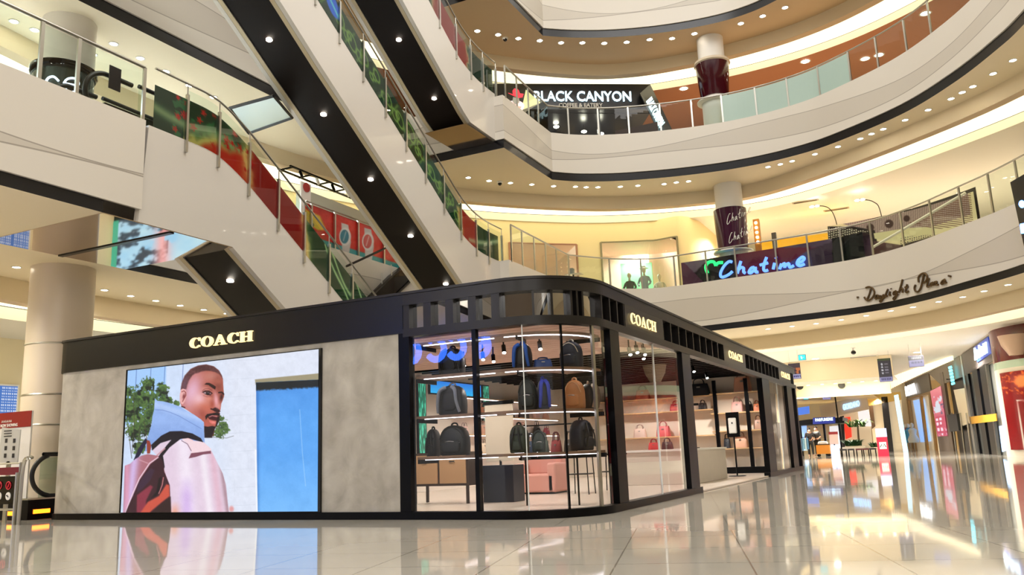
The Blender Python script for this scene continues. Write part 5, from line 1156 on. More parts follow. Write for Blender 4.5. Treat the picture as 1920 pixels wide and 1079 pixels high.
# ------------------------------------------------ slatted cafe to the right
cf = thing('slatted_cafe', 'dark cafe booth with dotted wall and mauve slats behind the first balcony rail', 'cafe booth', at(1680, 450, y=29.5))
def cafe(u, v, P3):
    X, Y = project(P3); I = np.array([[236, 226, 190]] * len(X), float)
    sl = np.array([[150, 130, 134]] * len(X), float) + ((np.sin(X * 1.5) > 0) * 26)[:, None]
    m = ss(sdpoly(X, Y, [(1580, 420), (1690, 385), (1800, 362), (1815, 362), (1820, 402), (1700, 440), (1640, 440)]), 1); I = I * (1 - m[:, None]) + sl * m[:, None]
    I = lerp(I, (38, 30, 34), ss(sdpoly(X, Y, [(1552, 425), (1600, 425), (1640, 432), (1648, 470), (1760, 440), (1700, 470), (1640, 495), (1555, 520)]), 1))
    I = lerp(I, (222, 218, 170), ss(sdpoly(X, Y, [(1577, 443), (1616, 450), (1622, 464), (1578, 455)]), 1)); I = lerp(I, (222, 218, 180), ss(sdpoly(X, Y, [(1638, 438), (1700, 428), (1755, 425), (1752, 440), (1680, 452), (1640, 448)]), 1))
    I = lerp(I, (84, 58, 66), ss(sdpoly(X, Y, [(1638, 452), (1690, 460), (1690, 480), (1638, 492)]), 1))
    dots = ((np.mod(X, 4.2) < 2.2) & (np.mod(Y + X * .25, 4.2) < 2.2)); dm = ss(sdpoly(X, Y, [(1552, 428), (1575, 426), (1630, 434), (1600, 440), (1575, 443), (1552, 450)]), 1) * dots; I = lerp(I, (220, 214, 200), dm)
    dm = ss(sdpoly(X, Y, [(1690, 445), (1750, 440), (1720, 455), (1685, 470)]), 1) * dots; I = lerp(I, (60, 50, 70), dm)
    sh = ss(sdpoly(X, Y, [(1700, 420), (1820, 362), (1825, 420), (1760, 430)]), 1) * (np.mod(Y - X * .12, 4) < 1.8); I = lerp(I, (120, 84, 78), sh)
    for cx, cy, r in ((1667, 420, 8), (1700, 410, 6), (1632, 427, 7)): I = lerp(I, (70, 48, 50), ss(np.hypot(X - cx, (Y - cy)) - r, 2))
    return I
cfp = offset(P['A'], 2.4); ca_, cb_ = at_path(1553, 450, cfp), at_path(1828, 380, cfp); cs2 = seg_between(cfp, ca_, cb_); c2 = [0]
for a, b_ in zip(cs2, cs2[1:]): c2.append(c2[-1] + math.hypot(b_[0] - a[0], b_[1] - a[1]))
zt_l, zt_r = at_path(1553, 424, cfp).z, at_path(1828, 358, cfp).z
def cafegrid(u, v): s = u * c2[-1]; zt_ = zt_l + (zt_r - zt_l) * u; return np.stack([np.interp(s, c2, [p[0] for p in cs2]), np.interp(s, c2, [p[1] for p in cs2]), FA + (zt_ - FA) * (1 - v)], 1)
picture('patterned_wall', [(0, 0, 0)] * 4, 300, 90, cafe, 0, cf, 'paint', cafegrid)
cs3 = offset(cs2, .12); strip('booth_back', cs3, FA, cs3, zt_l, mat('booth_dark', (50, 42, 44), .5), cf)
st_p = offset(P['A'], 2.2); MB().tube([at_path(1590, 490, st_p), at_path(1640, 462, st_p), at_path(1810, 362, st_p)], .05, 6).build('diagonal_rail', white, cf)
for px, py, px2, py2, lb in ((1527, 386, 1570, 425, 'left arc lamp arching over the slatted cafe'), (1612, 374, 1652, 402, 'right arc lamp arching over the slatted cafe')):
    a, c = at(px, py, y=34), at(px2, py2, y=34); t = thing('arc_lamp', lb, 'lamp', (c.x, 34, FA)); md = at((px + px2) / 2 + 6, py + 5, y=34)
    autosm(MB().tube(catmull([a, md, c, (c.x + .12, 34, FA)], 6), .018, 6).build('arched_pole', darkmetal, t), 60)
    for dx in (-.1, .1): MB().ell((a.x + dx, a.y, a.z - .03), (.09, .05, .04), 10, 6).build('lamp_head', bulb, t)
# white sloping partition at the far right
for nm, pts in (('wall_screen', ((1895, 232, 10.2), (1855, 330, 7.0), (1920, 330, 7.0), (1935, 232, 10.2))),):
    pass
# dark hanging box at the right edge
p0_ = at_path(1897, 345, offset(P['A'], -.5)); hb = thing('hanging_display', 'black display panel cut off by the right edge beside the script sign', 'screen', p0_)
a, b_ = at(1894, 342, x=p0_.x), at(1926, 480, x=p0_.x)
q1_ = at_path(1894, 342, offset(P['A'], -.5)); q2_ = at_path(1925, 478, offset(P['A'], -.5))
MB().slab([(q1_.x, q1_.y, q1_.z), (q1_.x + .9, q1_.y - 1.5, q1_.z + .1), (q1_.x + .9, q1_.y - 1.5, q2_.z - .5), (q2_.x - .02, q2_.y, q2_.z), ], (.1, .06, 0)).build('display_body', mat('display_black', (16, 16, 18), .2), hb)
bl = at_path(1916, 383, offset(P['A'], -.62)); MB().ell((bl.x, bl.y, bl.z), (.07, .07, .1), 12, 8).build('blue_light', neon, hb); bl = at_path(1918, 428, offset(P['A'], -.62)); MB().box((bl.x - .05, bl.y - .1, bl.z - .12), (bl.x + .05, bl.y + .1, bl.z + .1)).build('blue_light', neon, hb)
# ------------------------------------------------ script on the fascia
fpth = offset(P['A'], -.09)
DP = [[(375, 350), (430, 335), (490, 360), (520, 420), (500, 490), (450, 545), (400, 555), (352, 500)], [(460, 370), (435, 460), (400, 540)], [(590, 480), (555, 472), (530, 515), (552, 530), (588, 488), (582, 520), (605, 522)], [(622, 470), (612, 515), (640, 512), (668, 458), (652, 540), (625, 580), (612, 560), (690, 505)], [(742, 370), (715, 430), (702, 490), (735, 480)], [(778, 410), (762, 468), (788, 468)], [(790, 362), (794, 368)], [(872, 402), (835, 420), (832, 460), (868, 442), (890, 405), (872, 490), (845, 542), (830, 520), (905, 455)], [(980, 212), (952, 320), (918, 432)], [(930, 405), (966, 362), (985, 380), (978, 430)], [(1056, 292), (1030, 400), (1050, 425), (1078, 400)], [(1018, 342), (1072, 328)],
      [(1330, 130), (1302, 260), (1270, 370), (1230, 415), (1190, 400), (1175, 350), (1192, 302)], [(1245, 262), (1240, 180), (1290, 122), (1350, 115), (1385, 170), (1362, 240), (1320, 270)], [(1412, 190), (1388, 280), (1386, 335), (1425, 318)], [(1474, 262), (1440, 282), (1432, 316), (1462, 306), (1488, 265), (1482, 312)], [(1500, 258), (1542, 250), (1520, 300), (1565, 298)], [(1672, 212), (1630, 240), (1612, 282), (1645, 280), (1675, 218), (1672, 270), (1698, 262)], [(232, 505), (262, 506)], [(1732, 152), (1768, 164)]]
sc = thing('script_sign', 'bronze handwritten Daylight Plaza lettering on the curved cream fascia', 'sign', at_path(1700, 540, fpth))
brz = mat('bronze', (96, 74, 44), .35, .6)
for s in DP: strokes_px('script_stroke', [s], .032, brz, sc, lambda x, y: at_path(x, y, fpth), 8, 8.727, (1580, 500), 4)
# ------------------------------------------------ second balcony: coffee shop
FB = 12.48
Ab, Bb = at(985, 157, z=15.72), at(1219, 158, z=15.72)
ex = Vector((Bb.x - Ab.x, Bb.y - Ab.y, 0)).normalized(); en = Vector((ex.y, -ex.x, 0)); Ab2 = Ab - ex * 3.0
def on_front(px, py, off=.06):
    d = ray(px, py); o_ = Ab + en * off; t_ = (o_ - CAM).dot(en) / d.dot(en); return CAM + d * t_
zs0 = on_front(1100, 204).z
cs = thing('coffee_shop', 'black coffee shop booth with glowing BLACK CANYON sign on the second balcony', 'shop', (Ab.x, Ab.y, FB))
L_ = (Bb - Ab2).length
def fbox(s0, s1, z0, z1, d0, d1, nm, m):
    v = []
    for z in (z0, z1):
        for s, d in ((s0, d0), (s1, d0), (s1, d1), (s0, d1)): q_ = Ab2 + ex * s - en * d; v.append((q_.x, q_.y, z))
    return MB().add(v, [(0, 3, 2, 1), (4, 5, 6, 7), (0, 1, 5, 4), (1, 2, 6, 5), (2, 3, 7, 6), (3, 0, 4, 7)]).build(nm, m, cs)
dkb = mat('booth_black', (20, 20, 24), .3)
fbox(0, L_, zs0, 15.72, 0, .4, 'sign_fascia', dkb); fbox(0, L_, zs0 - .02, 15.7, .4, 4, 'canopy', dkb); fbox(0, L_, FB, 15.7, 3.6, 3.8, 'rear_wall', mat('booth_rear', (44, 40, 36), .5)); fbox(0, L_, FB + .001, FB + 1.0, .8, 1.3, 'service_counter', mat('booth_counter', (36, 30, 26), .3))
for s in (3.2, L_ * .72): fbox(s, s + .12, FB, zs0, .1, .25, 'canopy_post', dkb)
for s0_, s1_ in ((3.3, 4.2), (4.8, 5.6), (7.4, 7.9)): fbox(s0_, s1_, FB + 1.3, zs0 - .35, 3.4, 3.55, 'lit_menu', mat('menu_amber', (176, 140, 70), .5, emit=.25))
for px, py in ((1043, 238), (1095, 247), (1127, 251), (1011, 228)):
    d = ray(px, py); o_ = Ab - en * 1.6; q_ = CAM + d * ((o_ - CAM).dot(en) / d.dot(en)); MB().ell((q_.x, q_.y, max(q_.z, FB + 1.1)), (.12, .12, .05), 12, 6).build('pendant_lamp', bulb, cs); MB().tube([(q_.x, q_.y, max(q_.z, FB + 1.1)), (q_.x, q_.y, zs0)], .008, 5).build('pendant_cord', black, cs)
cyb = mat('white_blue_glow', (220, 245, 255), .4, emit=1.3, ecol=(214, 244, 255))
tx = text_mesh('sign_text', 'BLACK CANYON', 1, cyb, cs, .03, .012); a, c = on_front(1002, 193), on_front(1183, 174); a2 = on_front(1002, 172)
fit(tx, on_front(1002, 196, .06), ex, (0, 0, 1), (c - a).dot(ex), .44)
zz_ = [v.co.z for v in tx.data.vertices]; dz = (on_front(1092, 190, .06).z - min(zz_)); 
for v in tx.data.vertices: v.co.z += dz
tx = text_mesh('small_text', 'COFFEE & EATERY', 1, white, cs, .02, .02); a, c = on_front(1048, 202), on_front(1130, 200); fit(tx, (a.x, a.y, on_front(1090, 201).z), ex, (0, 0, 1), (c - a).dot(ex), .17)
# left light box with red hat badge
la, lb_ = on_front(985, 203, .0), on_front(1012, 172, .0)
q_ = on_front(966, 190, 1.2); bx_ = thing('hat_badge_sign', 'glowing round badge with a red hat left of the coffee shop sign', 'sign', q_)
def onb(px, py, off=1.3): return on_front(px, py, off)
MB().slab([onb(978, 205, 1.15), onb(986, 168, 1.15), onb(997, 178, 1.0), onb(1013, 192, .6), onb(975, 206, 1.15)][:4], tuple(-en * .1)).build('light_panel', mat('cream_glow', (236, 232, 170), .5, emit=.6), bx_)
pinkg = mat('pink_glow', (250, 210, 215), .5, emit=1.1); redg = mat('red_glow', (235, 50, 70), .5, emit=1.0)
MB().slab([onb(966 + 17 * math.cos(a) , 199 + 11 * math.sin(a) - .02 * math.cos(a)) for a in [k * .35 for k in range(18)]], tuple(-en * .08)).build('badge_disc', pinkg, bx_)
MB().slab([onb(x, y, 1.36) for x, y in ((953, 174), (962, 177), (961, 170), (964, 166), (970, 166), (973, 170), (975, 175), (982, 176), (980, 182), (972, 183), (965, 180))], tuple(-en * .05)).build('hat_shape', redg, bx_)
MB().slab([onb(x, y, 1.38) for x, y in ((962, 182), (973, 184), (974, 192), (966, 196), (961, 190))], tuple(-en * .05)).build('face_shape', white, bx_)
MB().slab([onb(x, y, 1.38) for x, y in ((953, 197), (966, 198), (978, 200), (972, 207), (960, 206))], tuple(-en * .05)).build('collar_shape', mat('salmon_glow', (240, 150, 130), .5, emit=.8), bx_)
# slanted side wing with lettering
r1, r2, r3, r4 = at(1219, 158, z=15.72), at(1262, 247, z=12.64), at(1236, 248, z=12.64), at(1200, 175, z=15.2)
MB().slab([r1, r2, r3, r4], (-.05, .12, 0)).build('side_wing', dkb, cs)
q1, q2 = at(1214, 190, z=14.5), at(1243, 243, z=12.75); tx = text_mesh('side_text', 'BLACK CANYON', 1, cyb, cs, .03, .03)
w1 = (r2 - r1).normalized(); fit(tx, r4 + (r3 - r4) * .30 + (r1 - r4) * .15 - Vector((0, .12, 0)), (r3 - r4).normalized(), (r1 - r4).normalized(), (r3 - r4).length * .66, (r1 - r4).length * .55)
p = at_path(1195, 243, offset(P['B'], .5)); tag(MB().box((p.x - .9, p.y, FB), (p.x + .8, p.y + .05, FB + .5)).build('menu_board', mat('menu_dark', (60, 26, 18), .4)), 'low dark menu board standing at the coffee shop counter behind the rail', 'menu board')
# maroon cup sleeve on the upper column
zu1, zu0 = on_cyl(1342, 104, cBx, cBy, .68).z, on_cyl(1346, 174, cBx, cBy, .55).z
cu = thing('cup_sleeve', 'maroon tapered cup shape wrapped round the upper column', 'decoration', (cBx, cBy, zu0))
autosm(MB().lathe([(.52, zu0), (.53, zu0 + .02), (.64, zu1 - .1)], (cBx, cBy, 0), 48, False).build('cup_body', mat('maroon_gloss', (62, 10, 22), .1), cu), 30); autosm(MB().lathe([(.64, zu1 - .1), (.69, zu1 - .06), (.66, zu1 + .04), (.51, zu1 + .08)], (cBx, cBy, 0), 48, False).build('cup_lid', cream_dk, cu), 30); autosm(MB().lathe([(.51, zu0 - .22), (.68, zu0 - .16), (.68, zu0 - .12), (.51, zu0 - .02)], (cBx, cBy, 0), 40, False).build('drip_plate', white, cu), 30)
for px, py in ((1510, 115), (1622, 110), (1648, 103), (1735, 25), (1282, 166)):
    p = at(px, py, z=LZ['C'][0] - .43)
    if px == 1510: pr = lamp_proto('ceiling_lamp', .16, 'larger round lamp in the brown ceiling behind the second balcony', 'larger lamps in the brown ceiling'); pr.location = p
    else: ctree(pr, loc=p)
# dome cameras
def dome(px, py, z, label):
    p = at(px, py, z=z); t = thing('dome_camera', label, 'camera', (p.x, p.y, z)); autosm(MB().lathe([(.11, -.001), (.11, -.05), (.1, -.06)], (p.x, p.y, z), 20).build('housing', white, t), 40); MB().ell((p.x, p.y, z - .06), (.08, .08, .09), 14, 8).build('dark_dome', blackgloss, t)
dome(937, 341, LZ['B'][0], 'dome camera on the soffit above the first balcony'); dome(947, 71, LZ['C'][0], 'dome camera on the tan soffit above the coffee shop')
# vents
for px, py, z, k, lb in ((1510, 378, 10.25, 'B', 'small slot vent left of the arc lamps in the cream ceiling'), (1568, 393, 10.25, 'B', 'longer slot vent in the cream ceiling between the arc lamps')):
    p = at(px, py, z=z - .01); t = thing('ceiling_vent', lb, 'vent', p); MB().box((p.x - .5, p.y - .12, z - .02), (p.x + .5, p.y + .12, z - .002)).build('frame', mat('vent_grey', (170, 160, 140), .5), t); MB().box((p.x - .44, p.y - .07, z - .03), (p.x + .44, p.y + .07, z - .021)).build('slot', mat('vent_dark', (70, 62, 52), .5), t)
# ------------------------------------------------ left walkway: red watch posters on a glass rail at the far side of the void
def xat(px, py, x=-15.32): return at(px, py, x=x)
ya, yb = xat(570, 385).y, xat(812, 475).y
wt = thing('poster_rail', 'glass rail panels covered by red and turquoise watch posters beyond the escalator', 'railing', (-15.32, ya, 6.8))
def watch(u, v, P3):
    X, Y = project(P3); n = fbm(X / 5, Y / 5, 3); I = np.array([[206, 40, 30]] * len(X), float) + ((n - .5) * 30)[:, None]
    tq = ss(-(Y - (448 + (X - 600) * .32)) , 3); I = lerp(I, (60, 150, 150), tq); I = lerp(I, (120, 24, 22), ss(-(Y - (478 + (X - 600) * .35)), 3))
    I = lerp(I, (226, 190, 60), ss(sdpoly(X, Y, [(572, 392), (600, 405), (612, 432), (596, 432), (574, 418)]), 4)); I = lerp(I, (20, 40, 90), ss(np.hypot(X - 585, Y - 422) - 4, 1) * .6)
    I = lerp(I, (240, 110, 90), ss(sdpoly(X, Y, [(740, 425), (830, 470), (830, 520), (740, 480)]), 8) * .6)
    for cx, cy, c in ((647, 444, (50, 120, 140)), (690, 453, (190, 70, 70))):
        I = lerp(I, (196, 190, 186), ss(sdpoly(X, Y, [(cx - 7, cy - 26), (cx + 6, cy - 22), (cx + 11, cy + 10), (cx + 7, cy + 36), (cx - 5, cy + 34), (cx - 6, cy + 14)]), 1.5)); I = lerp(I, (216, 212, 208), ss(np.hypot((X - cx) / 11, (Y - cy) / 17) - 1, .12)); I = lerp(I, c, ss(np.hypot((X - cx + 1) / 8, (Y - cy) / 13) - 1, .12)); I = lerp(I, (230, 230, 230), np.exp(-((X - cx + 1 + (Y - cy) * .3) / 1.0) ** 2) * (np.hypot((X - cx) / 8, (Y - cy) / 13) < .8) * .6)
    return I
picture('poster', [(-15.3, ya, 7.98), (-15.3, yb, 7.98), (-15.3, yb, 6.87), (-15.3, ya, 6.87)], 260, 70, watch, 0, wt, 'paint')
for px in (580, 624, 668, 716, 756, 800): y = xat(px, 430).y; MB().box((-15.28, y - .03, 6.83), (-15.22, y + .03, 8.0)).build('post', metal, wt)
MB().tube([(-15.26, ya, 8.02), (-15.26, yb, 8.02)], .025, 8).build('top_rail', metal, wt)
tag(MB().box((-17.2, 19.6, 6.83), (-16.9, 26.5, 9.15)).build('kiosk_screen_wall', mat('grey_green_board', (200, 204, 190), .6)), 'pale grey-green board wall behind the red watch posters', 'partition')
t = thing('round_badge_post', 'white post with a small round red and blue badge behind the posters', 'sign post', at(574, 360, x=-16.6)); p = at(574, 352, x=-16.6); MB().box((p.x - .06, p.y - .22, 6.83), (p.x, p.y + .22, p.z + .15)).build('post', white, t); MB().tube([(p.x + .005, p.y, p.z), (p.x + .03, p.y, p.z)], .15, 20).build('badge', mat('badge_red', (170, 50, 50), .5), t)
t = thing('track_light_bar', 'black ceiling track frame with spotlights above the posters', 'track light', (-17.5, 21, 9.8))
for dx in (0, .5): MB().box((-17.9 + dx, 19.5, 9.95), (-17.84 + dx, 24.5, 10.0)).build('track_bar', black, t)
for k in range(6): MB().box((-17.9, 19.6 + k * .9, 9.94), (-17.35, 19.64 + k * .9, 9.99)).build('cross_bar', black, t); MB().tube([(-17.4, 20 + k * .8, 9.94), (-17.3, 20 + k * .8, 9.72)], .05, 8).build('spot_head', white if k % 2 else black, t)
t = thing('distant_escalator', 'dark-stepped escalator rising behind the red watch posters', 'escalator', at(740, 540, x=-14.9)); XE = -14.9
ev = lambda x, y, o=0: at(x, y, x=XE) + Vector((o, 0, 0))
MB().slab([ev(728, 566), ev(815, 560), ev(790, 505)], (-.1, 0, 0)).build('side_panel', panel_m, t)
MB().slab([ev(690, 566), ev(728, 566), ev(792, 506), ev(776, 488), ev(740, 515)], (-.25, 0, 0)).build('step_band', blackgloss, t)
for q in (((690, 557), (780, 478)), ((648, 500), (760, 448)), ((735, 560), (790, 506))): MB().tube([ev(*q[0], .03), ev(*q[1], .03)], .035, 8).build('handrail', darkmetal, t)
for k in range(4): MB().tube([ev(715 + k * 18, 536 - k * 16, .03), ev(714 + k * 18, 512 - k * 15, .03)], .015, 6).build('rail_post', metal, t)
# ice watch drum kiosk, upper left
dk_ = at(121, 120, x=-14.3); dr = thing('watch_kiosk', 'round glass kiosk with a black rim and white and orange lettering at the upper left', 'kiosk', (dk_.x, dk_.y, 6.8))
zr = at(121, 114, x=-13.9).z; rr = .56
autosm(MB().lathe([(rr, zr - .16), (rr + .03, zr - .1), (rr + .03, zr), (rr - .05, zr + .03)], (dk_.x, dk_.y, 0), 40).build('black_rim', blackgloss, dr), 40)
autosm(MB().lathe([(rr - .01, 6.8), (rr, 7.62)], (dk_.x, dk_.y, 0), 40).build('drum_base', mat('drum_navy', (18, 22, 38), .3), dr), 40); autosm(MB().lathe([(rr - .03, 7.62), (rr - .02, zr - .1)], (dk_.x, dk_.y, 0), 40).build('drum_glass', railglass, dr), 40)
def cylt(px, py): return on_cyl(px, py, dk_.x, dk_.y, rr + .02)
wg = mat('white_glow', (220, 232, 255), .4, emit=1.3); og = mat('orange_glow', (255, 90, 50), .4, emit=1.2, ecol=(255, 90, 50))
for nm, st_, m_, r_ in (('letter_c', [[(110, 152), (101, 144), (91, 146), (86, 155), (89, 165), (99, 168), (108, 163)]], wg, .022), ('letter_e', [[(120, 156), (145, 160), (146, 152), (139, 147), (127, 148), (120, 156), (122, 166), (132, 173), (144, 171)]], wg, .022), ('underline', [[(82, 174), (110, 174), (147, 181)]], wg, .008), ('small_letters', [[(97, 181), (92, 182), (96, 185), (92, 187)], [(106, 178), (106, 190), (110, 191)], [(102, 181), (110, 182)], [(121, 184), (115, 185), (115, 191), (121, 192)], [(128, 180), (128, 194)], [(128, 187), (133, 186), (134, 194)]], og, .012)):
    strokes_px(nm, st_, r_, m_, dr, cylt, 6, 1, (0, 0), 4)
wk = thing('display_counter', 'long dark display counter with pale screens behind the upper left rail', 'counter', (-14.6, 11, 6.8))
MB().box((-15.0, 10.5, 6.82), (-14.2, 12.0, 7.75)).build('counter_body', mat('counter_glass_grey', (190, 194, 186), .2), wk); MB().box((-15.1, 10.45, 7.75), (-14.1, 12.0, 7.98)).build('counter_top', black, wk); MB().box((-14.19, 10.55, 7.1), (-14.15, 11.2, 7.72)).build('pale_screen', mat('pale_screen', (205, 220, 245), .5, emit=.5), wk)
# escalator newel loop behind the upper left rail
nw = thing('escalator_newel', 'curved black handrail end of the lowest escalator behind the corner glass', 'escalator handrail', (-13.3, 8.9, 6.8))
for x in (-12.38, -13.34):
    pts = [(x, 9.7 - .0, 7.62)] + [(x, 9.2 - .42 * math.sin(a), 7.22 + .40 * math.cos(a)) for a in [math.radians(k * 20) for k in range(0, 10)]] + [(x, 9.7, 6.84)]
    autosm(MB().tube(catmull(pts, 3), .045, 8).build('handrail_loop', MAT['rubber'], nw), 60)
# ================================================================== ground floor, right: the far corridor
ROW = [(at(1930, 600, z=4.56).x, at(1930, 600, z=4.56).y)] + [(at(x, y, z=4.56).x, at(x, y, z=4.56).y) for x, y in ((1856, 625), (1798, 668), (1740, 700), (1686, 722))]
ROWr = ROW[::-1]; ROWr = [(ROWr[0][0] + (ROWr[0][0] - ROWr[1][0]), ROWr[0][1] + (ROWr[0][1] - ROWr[1][1]))] + ROWr
def onrow(px, py): return at_path(px, py, ROWr)
rown = Vector((ROW[4][0] - ROW[1][0], ROW[4][1] - ROW[1][1], 0)).normalized(); rnrm = Vector((-rown.y, rown.x, 0))   # towards the corridor
if rnrm.x > 0: rnrm = -rnrm
def rq(poly_, m, nm, par, d=.08, off=0.):
    pts = [onrow(x, y) for x, y in poly_]; pts = [Vector((p.x, p.y, max(.002, min(4.57, p.z)))) + rnrm * off for p in pts]
    return MB().slab(pts, tuple(-rnrm * d)).build(nm, m, par)
def base_y(x): return 857 - (1895 - x) * .055
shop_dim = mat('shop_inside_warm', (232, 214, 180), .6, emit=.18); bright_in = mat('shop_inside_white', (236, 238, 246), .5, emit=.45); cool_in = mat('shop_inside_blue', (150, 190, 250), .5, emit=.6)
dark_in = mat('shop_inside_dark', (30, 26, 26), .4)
# shop one, nearest the maroon corner
s1 = thing('grey_shopfront', 'grey shopfront with glowing blue and white sign next to the maroon corner', 'shopfront', onrow(1828, 840))
rq([(1800, 668), (1855, 628), (1861, 677), (1806, 706)], mat('fascia_grey', (92, 84, 82), .4), 'sign_fascia', s1)
rq([(1806, 706), (1861, 677), (1893, base_y(1893)), (1831, base_y(1831))], mat('window_depth', (120, 122, 116), .3, emit=.12), 'window_back', s1, .05, -.15)
for a, w_, m_ in ((1822, 9, black), (1836, 12, black), (1846, 2, metal), (1811, 3, black)):
    rq([(a, 703 - (a - 1806) * .5), (a + w_, 703 - (a + w_ - 1806) * .5), (a + w_ + 24, base_y(a + w_ + 24)), (a + 24, base_y(a + 24))], m_, 'door_pillar', s1, .1)
rq([(1818, 782), (1868, 776), (1870, 790), (1820, 796)], mat('amber_strip', (214, 160, 40), .5), 'amber_strip', s1, .03, .02)
rq([(1828, 632 + 20), (1854, 632), (1861, 662), (1834, 680)], mat('sign_blue', (30, 60, 160), .4, emit=.5), 'sign_box', s1, .05, .04)
for i, (h0, w_) in enumerate(((0, 2.4), (6, 2), (0, 2.2), (5, 2), (-6, 2.2), (-4, 2.2))):
    x = 1831 + i * 4.2; yb = 678 - i * 2.6; yt = yb - 25 + (h0 if i < 4 else 2)
    rq([(x - 1.4, yt), (x + w_ - 1.4, yt - 1), (x + w_ + .8, yb - 3), (x + .8, yb - 2)], cyb, 'sign_letter', s1, .04, .09)
rq([(1870, 800), (1880, 798), (1886, 845), (1876, 848)], cool_in, 'lit_display', s1, .03, -.05)
# shop two with hanging cyan sign
s2 = thing('dark_shopfront', 'dark open shopfront with a vertical cyan sign between grey frames', 'shopfront', onrow(1780, 840))
rq([(1740, 700), (1798, 668), (1806, 706), (1764, 722)], mat('fascia_taupe', (128, 118, 104), .5), 'sign_fascia', s2, .08)
rq([(1768, 700), (1797, 684), (1822, base_y(1822)), (1790, base_y(1790))], dark_in, 'dark_interior', s2, .05, -.25)
rq([(1783, 732), (1806, 728), (1822, 790), (1798, 800)], shop_dim, 'beige_panel', s2, .05, -.12)
rq([(1800, 668), (1803, 667), (1832, base_y(1832)), (1828, base_y(1828))], metal, 'frame_post', s2, .12, .02); rq([(1762, 700), (1768, 698), (1790, base_y(1790)), (1783, base_y(1783))], mat('frame_brown', (96, 78, 60), .4), 'frame_post', s2, .12, .02)
for i in range(6): rq([(1788 + i * 1.1, 688 + i * 6), (1793 + i * 1.1, 686 + i * 6), (1794 + i * 1.1, 690 + i * 6), (1789 + i * 1.1, 692 + i * 6)], mat('cyan_glow', (110, 230, 250), .4, emit=1.8), 'sign_letter', s2, .05, .25)
MB().tube([onrow(1784, 712) + rnrm * .1, onrow(1790, 711) + rnrm * .35], .03, 6).build('sign_bracket', black, s2)
b = MB(); 
for x in (1784, 1800, 1812): b = MB(); b.tube([onrow(x, 775) + rnrm * .0, onrow(x + 10, base_y(x + 10)) + rnrm * 0], .05, 6); b.build('display_rack_leg', metal, s2)
rq([(1779, 778), (1797, 776), (1802, 808), (1785, 810)], fab((24, 24, 26)), 'hanging_coat', s2, .2, .1)
# poster shopfront
s3 = thing('pink_poster_panel', 'tall pink poster panel with white and blue figures between two shopfronts', 'poster', onrow(1762, 800))
def pinkp(u, v, P3):
    n = fbm(u * 5, v * 9, 4); I = np.stack([226 - 30 * v, 110 - 40 * v + 0 * u, 130 - 20 * v], 1).astype(float); I = lerp(I, (210, 220, 235), (n > .55) * (v > .15) * (v < .5) * 1.0); I = lerp(I, (30, 50, 110), ((n < .4) * (v > .35) * (v < .55)) * .8); I = lerp(I, (200, 30, 90), (v > .58) * .8); return lerp(I, (250, 225, 240), ((np.mod(u * 3, 1) > .35) & (np.mod(v * 9, 1) > .4) & (v > .62) & (n > .42)) * 1.0)
cs_ = [onrow(1746, 734) + rnrm * .06, onrow(1766, 724) + rnrm * .06, onrow(1779, 818) + rnrm * .06, onrow(1760, 819) + rnrm * .06]
picture('poster_image', cs_, 24, 60, pinkp, .7, s3); rq([(1744, 733), (1767, 722), (1785, base_y(1785)), (1762, base_y(1762))], mat('poster_wall', (120, 104, 92), .5), 'backing_wall', s3, .1)
# shop three, gold framed
s4 = thing('gold_framed_shopfront', 'gold-framed shopfront with white lettering on a brown fascia', 'shopfront', onrow(1715, 840))
rq([(1686, 722), (1740, 698), (1745, 734), (1691, 752)], mat('fascia_brown', (88, 76, 64), .4), 'sign_fascia', s4)
goldm = mat('gold_frame', (170, 132, 80), .3, .6)
rq([(1686, 721), (1740, 697), (1740, 700), (1686, 724)], goldm, 'frame_top', s4, .12, .03); rq([(1691, 751), (1745, 734), (1745, 738), (1692, 755)], goldm, 'frame_rail', s4, .12, .03)
for x in (1688, 1700, 1724, 1741): rq([(x, 752 - (x - 1690) * .3), (x + 3, 751 - (x - 1690) * .3), (x + 16, base_y(x + 16)), (x + 13, base_y(x + 13))], goldm, 'frame_post', s4, .12, .03)
rq([(1692, 755), (1745, 738), (1762, base_y(1762)), (1708, base_y(1708))], shop_dim, 'lit_interior', s4, .05, -.25); rq([(1708, 752), (1726, 748), (1740, 828), (1722, 830)], cool_in, 'blue_screen', s4, .05, -.12)
tx = text_mesh('sign_letters', 'ROMA', 1, mat('white_sign', (250, 250, 250), .4, emit=1.6), s4, .02, .05); a_, b__ = onrow(1702, 744), onrow(1722, 738)
exr = (Vector((b__.x, b__.y, 0)) - Vector((a_.x, a_.y, 0))); hh_ = onrow(1702, 724).z - onrow(1702, 744).z; fit(tx, a_ + rnrm * .1, exr, (0, 0, 1), exr.length, hh_)
for i, (x, c) in enumerate(((1716, (200, 40, 30)), (1722, (60, 150, 190)), (1730, (220, 220, 210)), (1704, (90, 60, 40)))):
    p = onrow(x, base_y(x) - 2) + rnrm * .45; t = thing('display_figure', ('red hatted figure in the gold-framed shop window', 'blue dressed figure in the gold-framed shop window', 'white dressed figure in the gold-framed shop window', 'brown bag figure in the gold-framed shop window')[i], 'mannequin', (p.x, p.y, 0))
    b = MB(); b.lathe([(.3, .5), (.34, .7), (.2, 1.0), (.26, 1.3), (.1, 1.45)], (p.x, p.y, 0), 14); autosm(b.build('garment', fab(c), t), 50); b = MB(); b.ell((p.x, p.y, 1.6), (.12, .12, .16)); b.build('head', mw, t); MB().tube([(p.x, p.y, 0.002), (p.x, p.y, .55)], .03, 6).build('pole', metal, t)
